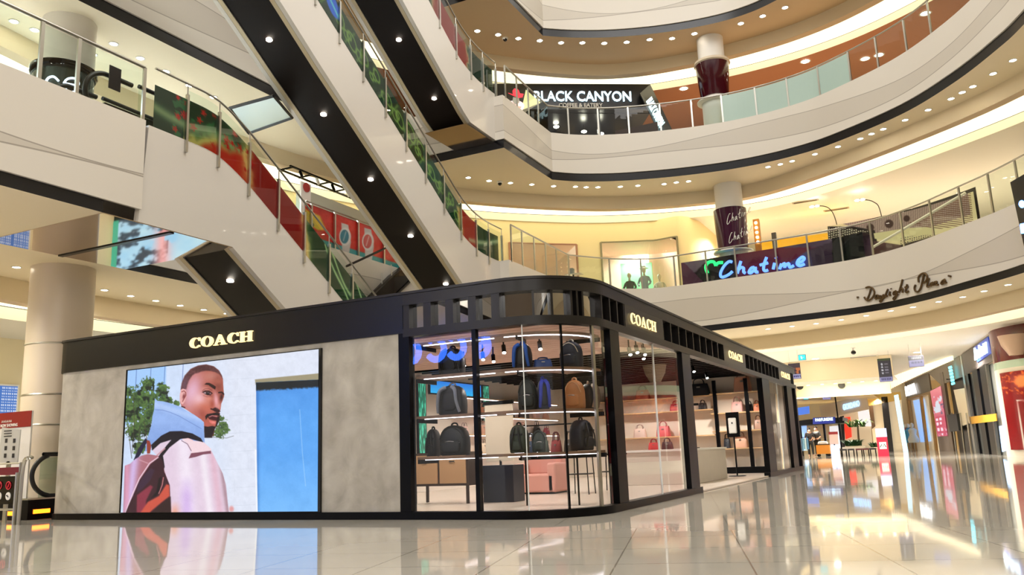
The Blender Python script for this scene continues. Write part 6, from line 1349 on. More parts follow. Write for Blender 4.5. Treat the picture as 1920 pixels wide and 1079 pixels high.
# tall cyan light banner
tb = thing('lit_banner', 'tall slanting pale cyan light banner left of the gold-framed shopfront', 'banner', onrow(1690, 845))
pts_ = [at(x_, y_, y=56.5) for x_, y_ in ((1676, 742), (1684, 740), (1703, 848), (1694, 849))]; MB().slab([Vector((q.x, q.y, max(.003, q.z))) for q in pts_], (0, .1, 0)).build('banner_face', mat('cyan_banner', (190, 232, 250), .4, emit=.9), tb)
# maroon corner box with coffee cup picture
mb_ = thing('maroon_corner_stand', 'maroon rounded corner stand with a glass band and red picture at the right edge', 'stand', at(1895, 850, y=34.5))
pA_, pB_ = Vector((ROW[1][0], ROW[1][1], 0)), at(1960, 600, z=4.56); pB_.z = 0; arcp_ = [pA_ + Vector((-.05, -.1, 0)), pA_ + Vector((.05, -.9, 0)), pA_ + Vector((.45, -1.7, 0)), pA_ + Vector((1.2, -2.4, 0)), pA_ + Vector((2.6, -3.0, 0))]
arcl = [(p.x, p.y) for p in catmull(arcp_, 6)]
za_, zb_ = at_path(1875, 672, arcl).z, at_path(1900, 862, arcl).z
zg1, zg0 = at_path(1880, 678, arcl).z, at_path(1880, 692, arcl).z
strip('maroon_band', arcl, zg1, arcl, 4.57, mat('maroon_panel', (96, 16, 20), .15), mb_); strip('glass_band', arcl, zg0, arcl, zg1, mat('pale_green_band', (190, 214, 196), .2), mb_); strip('white_base', arcl, 0, arcl, zg0, mat('stand_white', (232, 224, 212), .4), mb_)
ai = offset(arcl, -.1 if True else 0)
def mpic(u, v, P3):
    X, Y = project(P3); n = fbm(X / 4, Y / 4, 4); I = np.array([[140, 10, 20]] * len(X), float); I = lerp(I, (236, 110, 50), ss((n - .62) * -30 * 1.0, 4) * (Y < 740)); I = lerp(I, (250, 150, 90), ss(np.hypot(X - 1915, Y - 715) - 12, 5)); I = lerp(I, (250, 240, 240), ss(np.abs(Y - 752 - (X - 1908) * -.03) - .9, 1) * (X > 1907)); return lerp(I, (250, 240, 240), ss(np.abs(X - 1908 - (Y - 752) * .14) - .9, 1) * (Y > 752))
p1_, p2_ = at_path(1889, 690, arcl), at_path(1912, 858, arcl)
def mgrid(u, v):
    o_ = offset(arcl, .03); o_ = arcl if math.hypot(o_[0][0], o_[0][1]) > math.hypot(arcl[0][0], arcl[0][1]) else o_
    LL = [0]
    for a, b__ in zip(o_, o_[1:]): LL.append(LL[-1] + math.hypot(b__[0] - a[0], b__[1] - a[1]))
    k0 = .22 * LL[-1]; s = k0 + u * (LL[-1] - k0); d_ = Vector((-.03, -.03))
    return np.stack([np.interp(s, LL, [p[0] for p in o_]) - .04, np.interp(s, LL, [p[1] for p in o_]) - .04, .25 + (zg0 - .4) * (1 - v)], 1)
picture('red_picture', [(0, 0, 0)] * 4, 60, 70, mpic, 0, mb_, 'paint', mgrid)
cpic = at_path(1908, 645, offset(arcl, -.0)); autosm(MB().lathe([(.22, -.45), (.42, -.1), (.5, .25), (.47, .25), (.40, -.05)], (cpic.x - .1, cpic.y - .1, cpic.z + .05), 24).build('cup_relief', mat('cup_cream', (200, 170, 150), .3), mb_), 40)
# ------------------------------------------------ cross beams and lit slats of the corridor ceiling
def ybox(px0, py0, px1, py1, y, d=.4):
    a, c = at(px0, py0, y=y), at(px1, py1, y=y); return (min(a.x, c.x), y, min(a.z, c.z)), (max(a.x, c.x), y + d, max(a.z, c.z))
struct(MB().box((-16, 42.0, 3.62), (-1.75, 42.4, 4.57)).build('trim_beam', beam_m)); struct(MB().box((-16, 42.4, 3.62), (-1.75, 45.5, 3.66)).build('ceiling_panel', ceil_w))
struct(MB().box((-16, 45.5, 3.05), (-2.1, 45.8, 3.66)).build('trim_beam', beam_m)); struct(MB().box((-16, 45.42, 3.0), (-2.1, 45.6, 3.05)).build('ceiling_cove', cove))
struct(MB().box((-16, 45.8, 3.3), (-3.4, 60, 3.34)).build('ceiling_panel', mat('tan_ceiling', (214, 186, 130), .6)))
pr = None
for x in (1515, 1541, 1566, 1592, 1617, 1643, 1665):
    p = at(x, 718, z=3.61)
    p = Vector((at(x, 718, y=44.9).x, 44.9, 3.618))
    spot('beam_spot', p.x, 44.6, 3.5, 22, (1, .9, .62), 110, .03, (p.x, 45.5, 2.9))
    if pr is None: pr = lamp_proto('beam_downlight', .09, 'small downlight washing the far cross beam of the corridor', 'downlights on the far cross beam'); pr.location = p
    else: ctree(pr, loc=p)
for px, py, lb in ((1500, 724, 'round dark vent on the far cross beam, left'), (1578, 722, 'round grey vent on the far cross beam, middle')):
    p = at(px, py + 1, y=45.48); tag(MB().tube([(p.x, 45.5, p.z), (p.x, 45.44, p.z)], .17, 20).build('round_vent', mat('vent_black', (34, 30, 28), .5)), lb, 'vent')
# fins above the right-hand shops: evenly spaced, their backlight given as a glow of their own
sl = thing('lit_ceiling_fins', 'row of pale lit fins curving above the right-hand shopfronts', 'ceiling fins', onrow(1740, 690))
n_f = 44
fp = [(at(1630, 726, z=4.0).x, at(1630, 726, z=4.0).y)]
for i in range(n_f):
    f = i / (n_f - 1); px = 1640 + f * 152; pyt = 722 - 56 * f ** .85; pyb = pyt + 24 - 17 * f
    if px > 1786: continue
    q0 = at(px, pyt, z=4.56); z1_ = 4.56; z0_ = at(px, pyb, y=q0.y).z
    MB().box((q0.x - .05, q0.y - .1, z0_), (q0.x + .05, q0.y + .1, z1_)).build('fin', mat('fin_glow', (252, 240, 206), .5, emit=.8), sl)
# ------------------------------------------------ hanging signs
def hang(px0, py0, px1, py1, y, fn, name, label, cat='sign', e=.5, ztop=4.57):
    a, c = at(px0, py0, y=y), at(px1, py1, y=y); t = thing(name, label, cat, ((a.x + c.x) / 2, y, min(a.z, c.z)))
    z1_ = min(a.z, ztop - .02)
    picture('sign_face', [(a.x, y - .02, z1_), (c.x, y - .02, z1_), (c.x, y - .02, c.z), (a.x, y - .02, c.z)], 26, 30, fn, e, t); MB().box((a.x - .01, y - .012, c.z - .01), (c.x + .01, y + .05, z1_ + .01)).build('sign_body', mat('sign_body', (40, 30, 50), .4), t)
    for x in (a.x + .05, c.x - .05): MB().tube([(x, y, z1_), (x, y, ztop)], .006, 5).build('wire', metal, t)
    return t
def cyan_f(u, v, P3): I = np.array([[40, 220, 230]] * len(u), float); return lerp(I, (210, 255, 250), ((np.hypot(u - .4, v - .35) < .12) | ((np.abs(u - .42 - (v - .6) * .3) < .08) & (v > .45) & (v < .85)) | ((np.abs(v - .5) < .05) & (u > .5) & (u < .8))) * 1.0)
hang(1496, 660, 1511, 675, 38.5, cyan_f, 'exit_sign', 'cyan running-figure exit sign hung from the corridor ceiling, nearer one', 'exit sign', 1.0)
hang(1506, 741, 1516, 749, 46.5, cyan_f, 'exit_sign', 'small cyan exit sign farther down the corridor under the tan ceiling', 'exit sign', 1.0, 3.32)
def dark_f(u, v, P3):
    I = np.array([[24, 16, 40]] * len(u), float); I = lerp(I, (170, 165, 215), (v > .82) * 1.0); I = lerp(I, (40, 40, 110), ((v > .86) & (v < .95) & (np.mod(u * 9, 1) > .35) & (u > .1) & (u < .9)) * 1.0); I = lerp(I, (60, 80, 40), (v < .1) * 1.0)
    for k in range(4): I = lerp(I, (220, 220, 230), (np.hypot((u - .3), (v - .24 - .13 * k) * 1.6) < .07) * 1.0); I = lerp(I, (150, 145, 160), ((np.abs(v - .24 - .13 * k) < .02) & (u > .5) & (u < .8)) * 1.0)
    return I
hang(1645, 674, 1674, 715, 40, dark_f, 'directory_sign', 'tall dark directory sign with icons hanging from the corridor ceiling')
def lil_f(u, v, P3): I = np.array([[176, 170, 226]] * len(u), float); I = lerp(I, (30, 18, 50), (v < .38) * 1.0); I = lerp(I, (225, 220, 230), ((v > .12) & (v < .28) & (np.mod(u * 8, 1) > .3) & (u > .2) & (u < .85)) * 1.0); return lerp(I, (40, 40, 110), ((v > .5) & (v < .72) & (np.mod(u * 10, 1) > .35) & (u > .12) & (u < .9)) * 1.0)
hang(1703, 669, 1733, 687, 38, lil_f, 'phone_number_sign', 'lilac and black sign hanging right of the tall dark directory')
hang(1542, 741, 1558, 749, 47, lil_f, 'phone_number_sign', 'small lilac and black sign under the far tan ceiling', 'sign', .5, 3.32)
def org_f(u, v, P3): n = fbm(u * 5, v * 5, 2); I = np.array([[60, 34, 50]] * len(u), float); I = lerp(I, (226, 120, 50), ((n > .45) & (v > .3) & (v < .68)) * 1.0); I = lerp(I, (190, 185, 225), (v > .7) * 1.0); return lerp(I, (50, 50, 130), ((v > .78) & (v < .9) & (np.mod(u * 6, 1) > .3)) * 1.0)
hang(1478, 683, 1502, 710, 36.5, org_f, 'poster_sign', 'orange and lilac poster sign hanging just past the far corner of the shop')
p = at(1600, 660, y=37.5); t = thing('dome_camera', 'dark dome camera hanging from the corridor ceiling', 'camera', (p.x, 37.5, 4.57)); MB().lathe([(.1, -.02), (.1, 0)], (p.x, 37.5, 4.575), 16).build('plate', white, t); MB().tube([(p.x, 37.5, 4.56), (p.x, 37.5, 4.42)], .04, 8).build('stem', white, t); MB().ell((p.x, 37.5, 4.38), (.1, .1, .09), 14, 8).build('dark_dome', blackgloss, t)
a, c = at(1594, 671, z=4.57), at(1643, 667, z=4.57); t = thing('slot_vent', 'long dark slot vent in the corridor ceiling beside the dome camera', 'vent', a); MB().box((a.x, a.y, 4.55), (c.x, a.y + .35, 4.568)).build('slot', mat('slot_grey', (120, 112, 104), .5), t); MB().box((a.x - .05, a.y - .06, 4.56), (c.x + .05, a.y + .41, 4.572)).build('frame', white, t)
for i, (px, py) in enumerate(((1529, 673), (1720, 661))):
    p = at(px, py, z=4.575)
    if i == 0: pr = lamp_proto('corridor_downlight', .16, 'round lamp in the pale ceiling beyond the corridor cove', 'lamps in the pale corridor ceiling'); pr.location = p
    else: ctree(pr, loc=p)
# ------------------------------------------------ far shops and what stands in the corridor
FY = 62
gs = thing('grey_fascia_shop', 'far shop with blue-white lettering on a pale slanting fascia behind the palm', 'shopfront', (at(1590, 850, y=56).x, 56, 0))
def fq(poly_, y, m, nm, par, d=.1): pts = [at(x, yy, y=y) for x, yy in poly_]; pts = [Vector((p.x, p.y, max(.002, p.z))) for p in pts]; return MB().slab(pts, (0, d, 0)).build(nm, m, par)
fq([(1536, 762), (1624, 740), (1629, 768), (1570, 780), (1540, 784)], 56, mat('fascia_sand', (214, 200, 178), .5), 'sign_fascia', gs, .4)
fq([(1572, 780), (1629, 768), (1638, 850), (1576, 850)], 56.6, shop_dim, 'lit_interior', gs); fq([(1580, 784), (1594, 782), (1597, 820), (1586, 824)], 56.5, mat('red_lit', (240, 60, 40), .5, emit=.6), 'red_panel', gs); fq([(1574, 782), (1582, 780), (1585, 850), (1578, 850)], 56.4, dark_in, 'dark_pillar', gs); fq([(1608, 770), (1628, 767), (1634, 800), (1612, 800)], 56.45, bright_in, 'white_display', gs)
tx = text_mesh('sign_letters', 'GIORDANO', 1, mat('blue_white_sign', (150, 200, 255), .4, emit=1.8), gs, .02, .03); a, c = at(1581, 770, y=55.95), at(1612, 762, y=55.95); z_ = at(1595, 757, y=55.95).z - at(1595, 768, y=55.95).z; fit(tx, a, (c - a), (0, 0, 1), (c - a).length, z_)
ws = thing('wide_lit_shop', 'pale lit shop bay with dark openings beside the tall cyan banner', 'shopfront', (at(1650, 850, y=58).x, 58, 0))
fq([(1626, 742), (1688, 735), (1690, 750), (1628, 762)], 58, mat('gold_ceiling', (206, 166, 84), .5, emit=.15), 'gold_soffit', ws); fq([(1630, 762), (1690, 750), (1698, 850), (1640, 850)], 58.2, shop_dim, 'lit_interior', ws); fq([(1652, 745), (1664, 744), (1676, 850), (1663, 850)], 58, dark_in, 'dark_opening', ws); fq([(1629, 760), (1636, 758), (1641, 800), (1635, 805)], 58, mat('shelf_brown', (110, 80, 56), .5), 'brown_shelves', ws)
pk_ = thing('perfume_kiosk', 'black canopied kiosk with a glowing blue PARFUMERIE sign in the far corridor', 'kiosk', (at(1535, 850, y=52).x, 52, 0))
fq([(1494, 790), (1525, 786), (1580, 783), (1580, 794), (1525, 797), (1494, 799)], 52, black, 'canopy', pk_, 3); fq([(1524, 784), (1566, 782), (1566, 794), (1524, 796)], 51.9, mat('sign_navy', (12, 30, 110), .4, emit=.4), 'sign_box', pk_, .08)
tx = text_mesh('sign_letters', 'PARFUMERIE', 1, cyb, pk_, .01, .02); a, c = at(1529, 791, y=51.86), at(1562, 789, y=51.86); fit(tx, a, (c - a), (0, 0, 1), (c - a).length, .17)
for x in (1500, 1545, 1574): p = at(x, 800, y=52.2); MB().box((p.x - .06, 52.1, .0), (p.x + .06, 52.3, 1.9)).build('post', black, pk_)
fq([(1555, 800), (1575, 798), (1578, 840), (1558, 842)], 53.5, bright_in, 'lit_shelf', pk_); fq([(1500, 800), (1512, 799), (1514, 845), (1502, 846)], 53.5, cool_in, 'lit_shelf', pk_); fq([(1512, 800), (1555, 798), (1555, 822), (1512, 824)], 54.8, mat('kiosk_tan', (190, 160, 120), .5, emit=.1), 'tan_shelf', pk_)
fq([(1491, 766), (1517, 762), (1518, 776), (1492, 780)], 55, mat('sign_dim_blue', (70, 110, 200), .4, emit=.9), 'upper_sign', pk_, .08)
# people in masks: one continuous skinned body, clothes and hair as children
def person(px, y, h, face, label, top, legs):
    x = at(px, 830, y=y).x; t = thing('person', label, 'person', (x, y, 0))
    J = {'pelvis': (0, 0, .93, .13), 'spine': (0, 0, 1.12, .125), 'chest': (0, .01, 1.33, .15), 'neck': (0, 0, 1.47, .055), 'head': (0, -.02, 1.58, .085), 'crown': (0, -.01, 1.70, .07)}
    for s, sd in ((-1, 'l'), (1, 'r')):
        J.update({'hip' + sd: (s * .09, 0, .88, .095), 'knee' + sd: (s * .11, -.02 * s, .48, .06), 'ankle' + sd: (s * .12, .02, .09, .04), 'toe' + sd: (s * .13, -.14, .035, .035), 'sh' + sd: (s * .19, .01, 1.38, .06), 'el' + sd: (s * .25, .02, 1.12, .042), 'wr' + sd: (s * .2, -.16, .98, .03), 'ha' + sd: (s * .17, -.22, .96, .03)})
    E_ = [('pelvis', 'spine'), ('spine', 'chest'), ('chest', 'neck'), ('neck', 'head'), ('head', 'crown')] + [e for sd in 'lr' for e in (('pelvis', 'hip' + sd), ('hip' + sd, 'knee' + sd), ('knee' + sd, 'ankle' + sd), ('ankle' + sd, 'toe' + sd), ('chest', 'sh' + sd), ('sh' + sd, 'el' + sd), ('el' + sd, 'wr' + sd), ('wr' + sd, 'ha' + sd))]
    k = list(J); sc_ = h / 1.77; R_ = Matrix.Rotation(face, 3, 'Z')
    def grow(nm, keep, m, extra=0):
        kk = [n_ for n_ in k if n_ in keep]; ed = [(kk.index(a), kk.index(b__)) for a, b__ in E_ if a in kk and b__ in kk]
        me = bpy.data.meshes.new(nm); me.from_pydata([tuple(R_ @ Vector(J[n_][:3]) * sc_) for n_ in kk], ed, []); o_ = bpy.data.objects.new(nm, me); COL.objects.link(o_)
        sk_ = o_.modifiers.new('skin', 'SKIN')
        for i, n_ in enumerate(kk): me.skin_vertices[0].data[i].radius = ((J[n_][3] + extra) * sc_,) * 2
        me.skin_vertices[0].data[0].use_root = True; sb = o_.modifiers.new('sub', 'SUBSURF'); sb.levels = 2; sb.render_levels = 2
        dg = bpy.context.evaluated_depsgraph_get(); m2 = bpy.data.meshes.new_from_object(o_.evaluated_get(dg)); bpy.data.objects.remove(o_)
        m2.materials.clear(); m2.materials.append(m); o2 = bpy.data.objects.new(nm, m2); COL.objects.link(o2); o2.parent = t
        for p_ in m2.polygons: p_.use_smooth = True
        return o2
    bpy.context.view_layer.update()
    grow('body', k, mat('skin_tone', (190, 140, 110), .6)); grow('shirt', ['pelvis', 'spine', 'chest', 'shl', 'shr', 'ell', 'elr'], fab(top), .022); grow('trousers', ['pelvis', 'hipl', 'hipr', 'kneel', 'kneer', 'anklel', 'ankler'], fab(legs), .02)
    for nm, c_, r_, m_ in (('hair', (0, .015, 1.665), (.098, .105, .085), fab((20, 16, 16))), ('face_mask', (0, -.085, 1.555), (.06, .03, .045), white)):
        b = MB(); cc = R_ @ Vector(c_) * sc_; b.ell(tuple(cc), tuple(v * sc_ for v in r_), 16, 10, 1, face); o_ = b.build(nm, m_); o_.parent = t; autosm(o_, 80)
    return t
person(1519, 50.5, 1.62, .3, 'person in dark clothes and a white mask standing left of the orange crate', (44, 40, 40), (24, 24, 26)); person(1532, 50.8, 1.7, -.5, 'person in a patterned dark shirt and mask bending attention to the orange crate', (60, 58, 56), (26, 24, 24))
# cart, crate, sandwich board, lit plinth
def gbox(px0, px1, y, z0, z1, d, m, name, label, cat):
    a, c = at(px0, 830, y=y), at(px1, 830, y=y); t = thing(name, label, cat, ((a.x + c.x) / 2, y, z0)); return t, a.x, c.x
t, xa, xb = gbox(1529, 1554, 48.5, 0, .9, .7, None, 'orange_cart', 'orange wheeled cart with white goods on top in the far corridor', 'cart')
MB().box((xa, 48.5, .14), (xb, 49.1, .62)).build('cart_body', mat('orange_paint', (226, 140, 30), .5), t); MB().box((xa - .02, 48.48, .62), (xb + .02, 49.12, .66)).build('cart_rim', black, t)
b = MB(); b.ell(((xa + xb) / 2, 48.8, .66), ((xb - xa) * .4, .24, .16), 14, 8, .6); b.build('wrapped_goods', fab((236, 222, 210)), t)
for x in (xa + .08, xb - .08):
    for y in (48.58, 49.02): MB().tube([(x, y - .02, .07), (x, y + .02, .07)], .07, 12).build('wheel', black, t)
MB().tube([(xa, 48.55, .5), (xa - .12, 48.55, .95)], .02, 6).build('handle', black, t)
t, xa, xb = gbox(1556, 1571, 47.5, 0, 1.3, .1, None, 'notice_board_stand', 'red-topped white notice board standing on a lit blue plinth', 'notice board')
MB().box((xa, 47.5, .0), (xb, 47.9, .58)).build('lit_plinth', mat('blue_white_lit', (170, 200, 255), .4, emit=.9), t); MB().box((xa - .02, 47.62, .62), (xb + .02, 47.66, 1.18)).build('board', mat('board_pink', (230, 200, 196), .5), t); MB().box((xa - .03, 47.61, 1.14), (xb + .03, 47.67, 1.28)).build('red_header', mat('header_red', (150, 30, 36), .5), t)
MB().box(((xa + xb) / 2 - .03, 47.6, .56), ((xa + xb) / 2 + .03, 47.68, .64)).build('stem', black, t)
t, xa, xb = gbox(1644, 1664, 44.0, 0, 1.2, .3, None, 'promo_totem', 'crimson promotional totem with a white emblem and pale blue top', 'totem')
MB().box((xa, 44, 0), (xb, 44.35, .90)).build('totem_body', mat('crimson_print', (186, 24, 54), .4, emit=.15), t); MB().box((xa, 44, .90), (xb, 44.35, 1.3)).build('totem_top', mat('totem_blue', (190, 200, 240), .4, emit=.5), t); MB().box((xa + .1, 43.98, .34), (xb - .06, 43.999, .66)).build('emblem_panel', white, t)
cxm = (xa + xb) / 2 + .02; MB().tube([(cxm - .13, 43.97, .42), (cxm - .05, 43.97, .56), (cxm, 43.97, .45), (cxm + .06, 43.97, .58), (cxm + .13, 43.97, .42)], .018, 6).build('emblem', black, t)
# potted palm and planters with shrubs, stools
def leafy(name, label, cx, cy, z0, n, ln, droop, c, pot, w_=.05, base_h=.55, bw=.5):
    t = thing(name, label, 'plant', (cx, cy, 0)); MB().box((cx - bw, cy - .3, .0), (cx + bw, cy + .3, base_h)).build('planter', pot, t)
    b = MB(); rnd = random.Random(int(cx * 100))
    for i in range(n):
        a = rnd.random() * 6.28; l_ = ln * (.7 + .5 * rnd.random()); x0_, y0_ = cx + (rnd.random() - .5) * bw * 1.2, cy + (rnd.random() - .5) * .3; pts = [Vector((x0_ + math.cos(a) * l_ * f * .8, y0_ + math.sin(a) * l_ * f * .5, z0 + l_ * (f * 1.1 - droop * f * f))) for f in (0, .25, .5, .75, 1)]
        for k in range(4):
            p_, q_ = pts[k], pts[k + 1]; sd = Vector((-math.sin(a), math.cos(a), 0)) * w_ * (1.2 - .28 * k); sd2 = Vector((-math.sin(a), math.cos(a), 0)) * w_ * (1.2 - .28 * (k + 1)); b.quad(p_ - sd, p_ + sd, q_ + sd2, q_ - sd2)
    b.build('leaves', c, t); return t
gr = mat('leaf_green', (40, 74, 36), .5); pot = mat('planter_cream', (206, 196, 176), .5)
p = at(1610, 830, y=50); pt_ = leafy('potted_palm', 'tall feathery palm rising from a long cream planter', p.x, 50, 1.5, 34, 1.1, .9, mat('palm_green', (70, 104, 44), .5), pot, .05, .5, .7); MB().tube([(p.x, 50, .5), (p.x + .05, 50, 1.6)], .06, 8, .04).build('trunk', mat('trunk_brown', (96, 74, 50), .7), pt_)
p = at(1600, 830, y=49); leafy('planter_shrub', 'dark bushy shrub in the cream planter before the palm', p.x, 48.9, .5, 90, .5, .5, gr, pot, .07, .46, .55); p = at(1640, 830, y=49); leafy('planter_shrub', 'low dark shrub in a small cream planter right of the palm', p.x, 48.9, .4, 60, .42, .6, gr, pot, .07, .36, .28)
for i, px in enumerate((1594, 1609, 1622, 1635, 1580)):
    p = at(px, 830, y=46.5); t = thing('low_stool', ('dark low stool leftmost in front of the palm planter', 'dark red low stool second in front of the palm planter', 'dark red low stool third in front of the palm planter', 'black low stool rightmost before the planters', 'dark low stool beside the notice board stand')[i], 'stool', (p.x, 46.5, 0)); m_ = fab((90, 30, 34)) if i in (1, 2) else fab((34, 26, 26))
    MB().box((p.x - .15, 46.35, .3), (p.x + .15, 46.7, .38)).build('seat', m_, t)
    for dx in (-.12, .12):
        for dy in (-.1, .15): MB().tube([(p.x + dx, 46.5 + dy, .0), (p.x + dx, 46.5 + dy, .3)], .02, 6).build('leg', black, t)
t = thing('hook_lamp_post', 'tall thin dark post hanging from the far ceiling over the perfume kiosk', 'post', (at(1567, 760, y=49).x, 49, 1.9)); p0_, p1_ = at(1565, 738, y=49), at(1572, 790, y=49); MB().tube([(p0_.x, 49, 3.3), (p1_.x, 49, p1_.z)], .04, 6).build('post', black, t); MB().box((p1_.x - .08, 48.9, p1_.z - .12), (p1_.x + .3, 49.1, p1_.z)).build('bracket', black, t)
# blue clothes rack near the kiosk end
t = thing('clothes_rail', 'rail of pale blue garments at the far end of the shop', 'clothes rail', (at(1505, 830, y=47).x, 47, 0)); p = at(1505, 830, y=47)
for dx in (-.32, .32): MB().tube([(p.x + dx, 47, 0), (p.x + dx, 47, 1.05)], .02, 6).build('upright', black, t)
MB().tube([(p.x - .32, 47, 1.04), (p.x + .32, 47, 1.04)], .02, 6).build('rail', black, t)
for k in range(6): MB().box((p.x - .28 + k * .1, 46.85, .35 + .08 * (k % 2)), (p.x - .2 + k * .1, 47.15, 1.0)).build('garment', fab(((120, 170, 200), (190, 215, 225), (80, 130, 170))[k % 3]), t)
# wall behind all this
struct(strip('wall_corridor', [(-34, 64), (18, 64)], 0, [(-34, 64), (18, 64)], 4.6, mat('corridor_wall', (226, 206, 164), .6)))
struct(strip('wall_corridor', [(p[0] + .0 - rnrm.x * 2.6, p[1] - rnrm.y * 2.6) for p in ROWr], 0, [(p[0] - rnrm.x * 2.6, p[1] - rnrm.y * 2.6) for p in ROWr], 4.6, MAT['corridor_wall']))
# ================================================================== ground floor, far left
LBk = -23.0
struct(strip('wall_ground_left', [(-23.5, 2), (-23.5, 40)], 0, [(-23.5, 2), (-23.5, 40)], 4.6, mat('left_wall_cream', (236, 222, 186), .6)))
p = at(12, 750, x=-23.4); t = thing('lattice_window', 'blue and white lattice lit panel at the far left behind the banner', 'panel', (-23.4, p.y, 1))
def lat(u, v, P3): I = np.array([[70, 120, 200]] * len(u), float); return lerp(I, (225, 235, 250), ((np.mod(u * 16, 1) > .4) & (np.mod(v * 14, 1) > .45)) * 1.0 * (np.abs(u - .5) > .03))
a, c = at(-30, 722, x=-23.4), at(27, 800, x=-23.4); picture('lattice', [(-23.38, a.y, a.z), (-23.38, c.y, a.z), (-23.38, c.y, c.z), (-23.38, a.y, c.z)], 60, 50, lat, .7, t); MB().box((-23.42, a.y - .05, c.z - .05), (-23.39, c.y + .05, a.z + .05)).build('frame', white, t)
# marble plinth wall behind the left escalator
t = thing('marble_parapet', 'low veined marble parapet behind the left escalator handrail', 'parapet', (-16.5, 12.2, 0)); mbm = mat('marble', (206, 196, 176), .3, noise=.12, nscale=3)
z1_ = at(80, 793, y=12.0).z; MB().box((-17.6, 12.0, 0), (-14.2, 12.2, z1_ - .12)).build('marble_face', mbm, t); MB().box((-17.65, 11.95, z1_ - .12), (-14.15, 12.25, z1_)).build('capping', mat('marble_cap', (176, 160, 128), .3), t)
# escalator landing with looped handrail
ge = thing('ground_escalator', 'ground-floor escalator end with black looped handrail, glass side and orange skirt light', 'escalator', (-14.3, 10.2, 0))
GX = -14.2; g0 = at(62, 890, x=GX); zt_ = at(62, 853, x=GX).z
yl = at(60, 890, x=GX).y
loop = [(GX, yl + 3.2, zt_)] + [(GX, yl + .42 - .42 * math.sin(a), (zt_ + .38) / 2 + (zt_ - .38) / 2 * math.cos(a)) for a in [math.radians(k * 15) for k in range(0, 13)]] + [(GX, yl + 1.2, .38)]
autosm(MB().tube(catmull(loop, 3), .04, 10).build('handrail', MAT['rubber'], ge), 60)
MB().box((GX - .02, yl + .15, .36), (GX + .0, yl + 3.1, zt_ - .05)).build('side_glass', railglass, ge); MB().box((GX - .9, yl - .1, .0), (GX + .1, yl + 3.2, .34)).build('skirt', black, ge); MB().box((GX - .5, yl - .12, .335), (GX + .12, yl + 3.2, .36)).build('deck', metal, ge)
ol = at(60, 963, x=GX + .11); MB().box((GX + .1, yl + .0, .10), (GX + .12, yl + .3, .17)).build('orange_light', mat('orange_lamp', (255, 130, 30), .4, emit=4, ecol=(255, 110, 20)), ge)
MB().box((GX - .5, yl - .115, .08), (GX - .2, yl - .1, .15)).build('orange_light', MAT['orange_lamp'], ge)
# steel barrier
sb_ = thing('steel_barrier', 'bent steel tube barrier in front of the left escalator', 'barrier', at(40, 965, z=0)); q0, q1, q2 = at(34, 985, z=0), at(44, 862, y=at(34, 985, z=0).y), at(95, 850, y=9.2)
b1 = Vector((q0.x, q0.y, 0)); b2 = Vector((q0.x + .02, q0.y, q1.z)); 
autosm(MB().tube(catmull([b1, b2 - Vector((0, 0, .1)), b2 + Vector((.08, .05, .02)), (-13.95, 9.35, q1.z + .04)], 5), .03, 8).build('tube_rail', metal, sb_), 60); MB().tube([b1 - Vector((.12, 0, 0)), b1 + Vector((-.12, 0, q1.z - .2))], .025, 8).build('second_post', metal, sb_)
# now-showing banner
yb_ = 9.6; a, c = at(-26, 778, y=yb_), at(51, 900, y=yb_); nb = thing('film_banner', 'white banner with a red NOW SHOWING header leaning at the left edge', 'banner', (a.x, yb_, 0))
MB().box((a.x, yb_, .02), (c.x, yb_ + .03, a.z)).build('banner_sheet', mat('banner_white', (226, 222, 216), .4), nb); MB().box((a.x, yb_ - .01, at(20, 803, y=yb_).z), (c.x, yb_ - .001, a.z)).build('red_header', mat('header_dark_red', (140, 26, 20), .4), nb)
tx = text_mesh('header_text', 'NOW SHOWING', 1, white, nb, .002, .02); p = at(1, 800, y=yb_ - .012); fit(tx, (p.x, yb_ - .014, p.z - .02), (1, 0, 0), (0, 0, 1), at(34, 800, y=yb_).x - p.x, .055); 
for k in range(6): x0_ = p.x + .03 + k * .05; autosm(MB().tube([(x0_, yb_ - .014, p.z + .06), (x0_ + .015, yb_ - .014, p.z + .10), (x0_ + .03, yb_ - .014, p.z + .065)], .006, 5).build('script_mark', white, nb), 60)
# notice on a stand
yn = 8.95; a, c = at(-2, 808, y=yn), at(38, 866, y=yn); ns = thing('instruction_notice', 'grey instruction notice with small black pictograms before the banner', 'notice', (a.x, yn, .6))
MB().slab([(at(4, 802, y=yn)), at(38, 806, y=yn), at(32, 868, y=yn), at(-4, 868, y=yn)], (0, .02, 0)).build('notice_sheet', mat('notice_grey', (196, 194, 186), .5), ns)
MB().box((at(12, 868, y=yn).x, yn, .0), (at(18, 868, y=yn).x, yn + .03, at(12, 868, y=yn).z + .02)).build('stand_pole', metal, ns)
for i in range(3):
    for j in range(2): p = at(12 + j * 15 - i * 1.0, 827 + i * 14, y=yn); MB().box((p.x - .03, yn - .006, p.z - .035), (p.x + .03, yn - .001, p.z + .035)).build('pictogram', mat('picto_black', (40, 38, 36), .5), ns)
for k in range(3): p = at(8, 809 + k * 5, y=yn); MB().box((p.x, yn - .006, p.z - .008), (p.x + .2, yn - .001, p.z + .008)).build('text_line', MAT['picto_black'], ns)
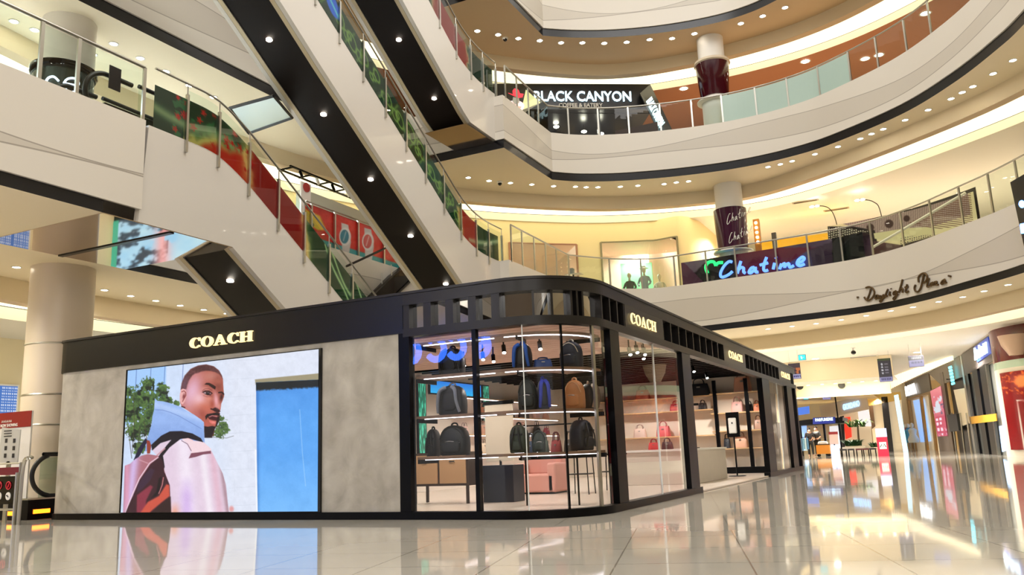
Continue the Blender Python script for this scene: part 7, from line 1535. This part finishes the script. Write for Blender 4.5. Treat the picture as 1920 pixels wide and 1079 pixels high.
# black safety sign in a steel frame
ys = 8.7; a, c = at(-20, 895, y=ys), at(31, 946, y=ys); ss_ = thing('safety_sign', 'black escalator safety sign with round red and white symbols in a steel frame', 'sign', (a.x, ys, .1))
MB().box((a.x, ys, c.z), (c.x, ys + .03, a.z)).build('black_board', blackgloss, ss_); MB().box((a.x, ys - .002, a.z + .02), (c.x, ys + .03, a.z + .14)).build('red_header', mat('header_plum', (120, 24, 44), .4), ss_)
fr_ = [(a.x, ys - .02, 0), (a.x, ys - .02, a.z + .2), (c.x + .06, ys - .02, a.z + .2), (c.x + .06, ys - .02, 0)]; MB().tube(fr_, .022, 8).build('steel_frame', metal, ss_); MB().tube([(a.x, ys - .02, c.z - .08), (c.x + .06, ys - .02, c.z - .08)], .018, 8).build('frame_bar', metal, ss_)
for (px, py, red_) in ((17, 911, 1), (16, 931, 0), (0, 911, 1), (-1, 931, 0)):
    p = at(px, py, y=ys); rg = [(p.x + .06 * math.cos(k * .5236), ys - .012, p.z + .06 * math.sin(k * .5236)) for k in range(13)]
    if red_: MB().tube(rg, .008, 6).build('prohibition_ring', mat('ring_red', (220, 40, 60), .4), ss_); MB().tube([rg[2], rg[8]], .006, 5).build('prohibition_bar', MAT['ring_red'], ss_); MB().tube([(p.x - .01, ys - .01, p.z - .03), (p.x + .01, ys - .01, p.z + .03)], .012, 6).build('figure', MAT['ring_red'], ss_)
    else: MB().tube([(p.x, ys - .002, p.z), (p.x, ys - .012, p.z)], .062, 20).build('white_disc', white, ss_); MB().tube([(p.x - .03, ys - .016, p.z + .015), (p.x + .015, ys - .016, p.z - .01)], .01, 6).build('figure', black, ss_)
# unseen glowing screen added behind the kiosk for the polished soffit to mirror
def vwall(u, v, P3):
    n = fbm(u * 4, v * 4, 6); n2 = fbm(u * 12, v * 10, 3); I = np.stack([120 + 90 * n, 190 + 50 * n, 245 + 0 * n], 1); I = lerp(I, (40, 60, 80), ss((.0 - (n2 - .58)) * 8, 1) * (u > .05) * (u < .55)); I = lerp(I, (60, 170, 140), (u < .1) * 1.0); return lerp(I, (250, 170, 170), np.exp(-((u - .5) / .07) ** 2) * (n > .4) * .8)
c0, c1 = at(205, 405, y=18.0), at(420, 500, y=18.0); zlo, zhi = 10.0 - at(300, 395, y=18.0).z, 10.0 - at(300, 500, y=18.0).z
vw = thing('reflection_screen', 'unseen blue and white screen added behind the kiosk for the reflection in the left soffit', 'screen', ((c0.x + c1.x) / 2, 18, 0)); zlo = max(.6, zlo)
picture('screen_image', [(c0.x, 17.98, zhi), (c1.x, 17.98, zhi), (c1.x, 17.98, zlo), (c0.x, 17.98, zlo)], 90, 60, vwall, 1.1, vw); MB().box((c0.x - .1, 18.0, .0), (c1.x + .1, 18.2, zhi + .1)).build('screen_body', black, vw)
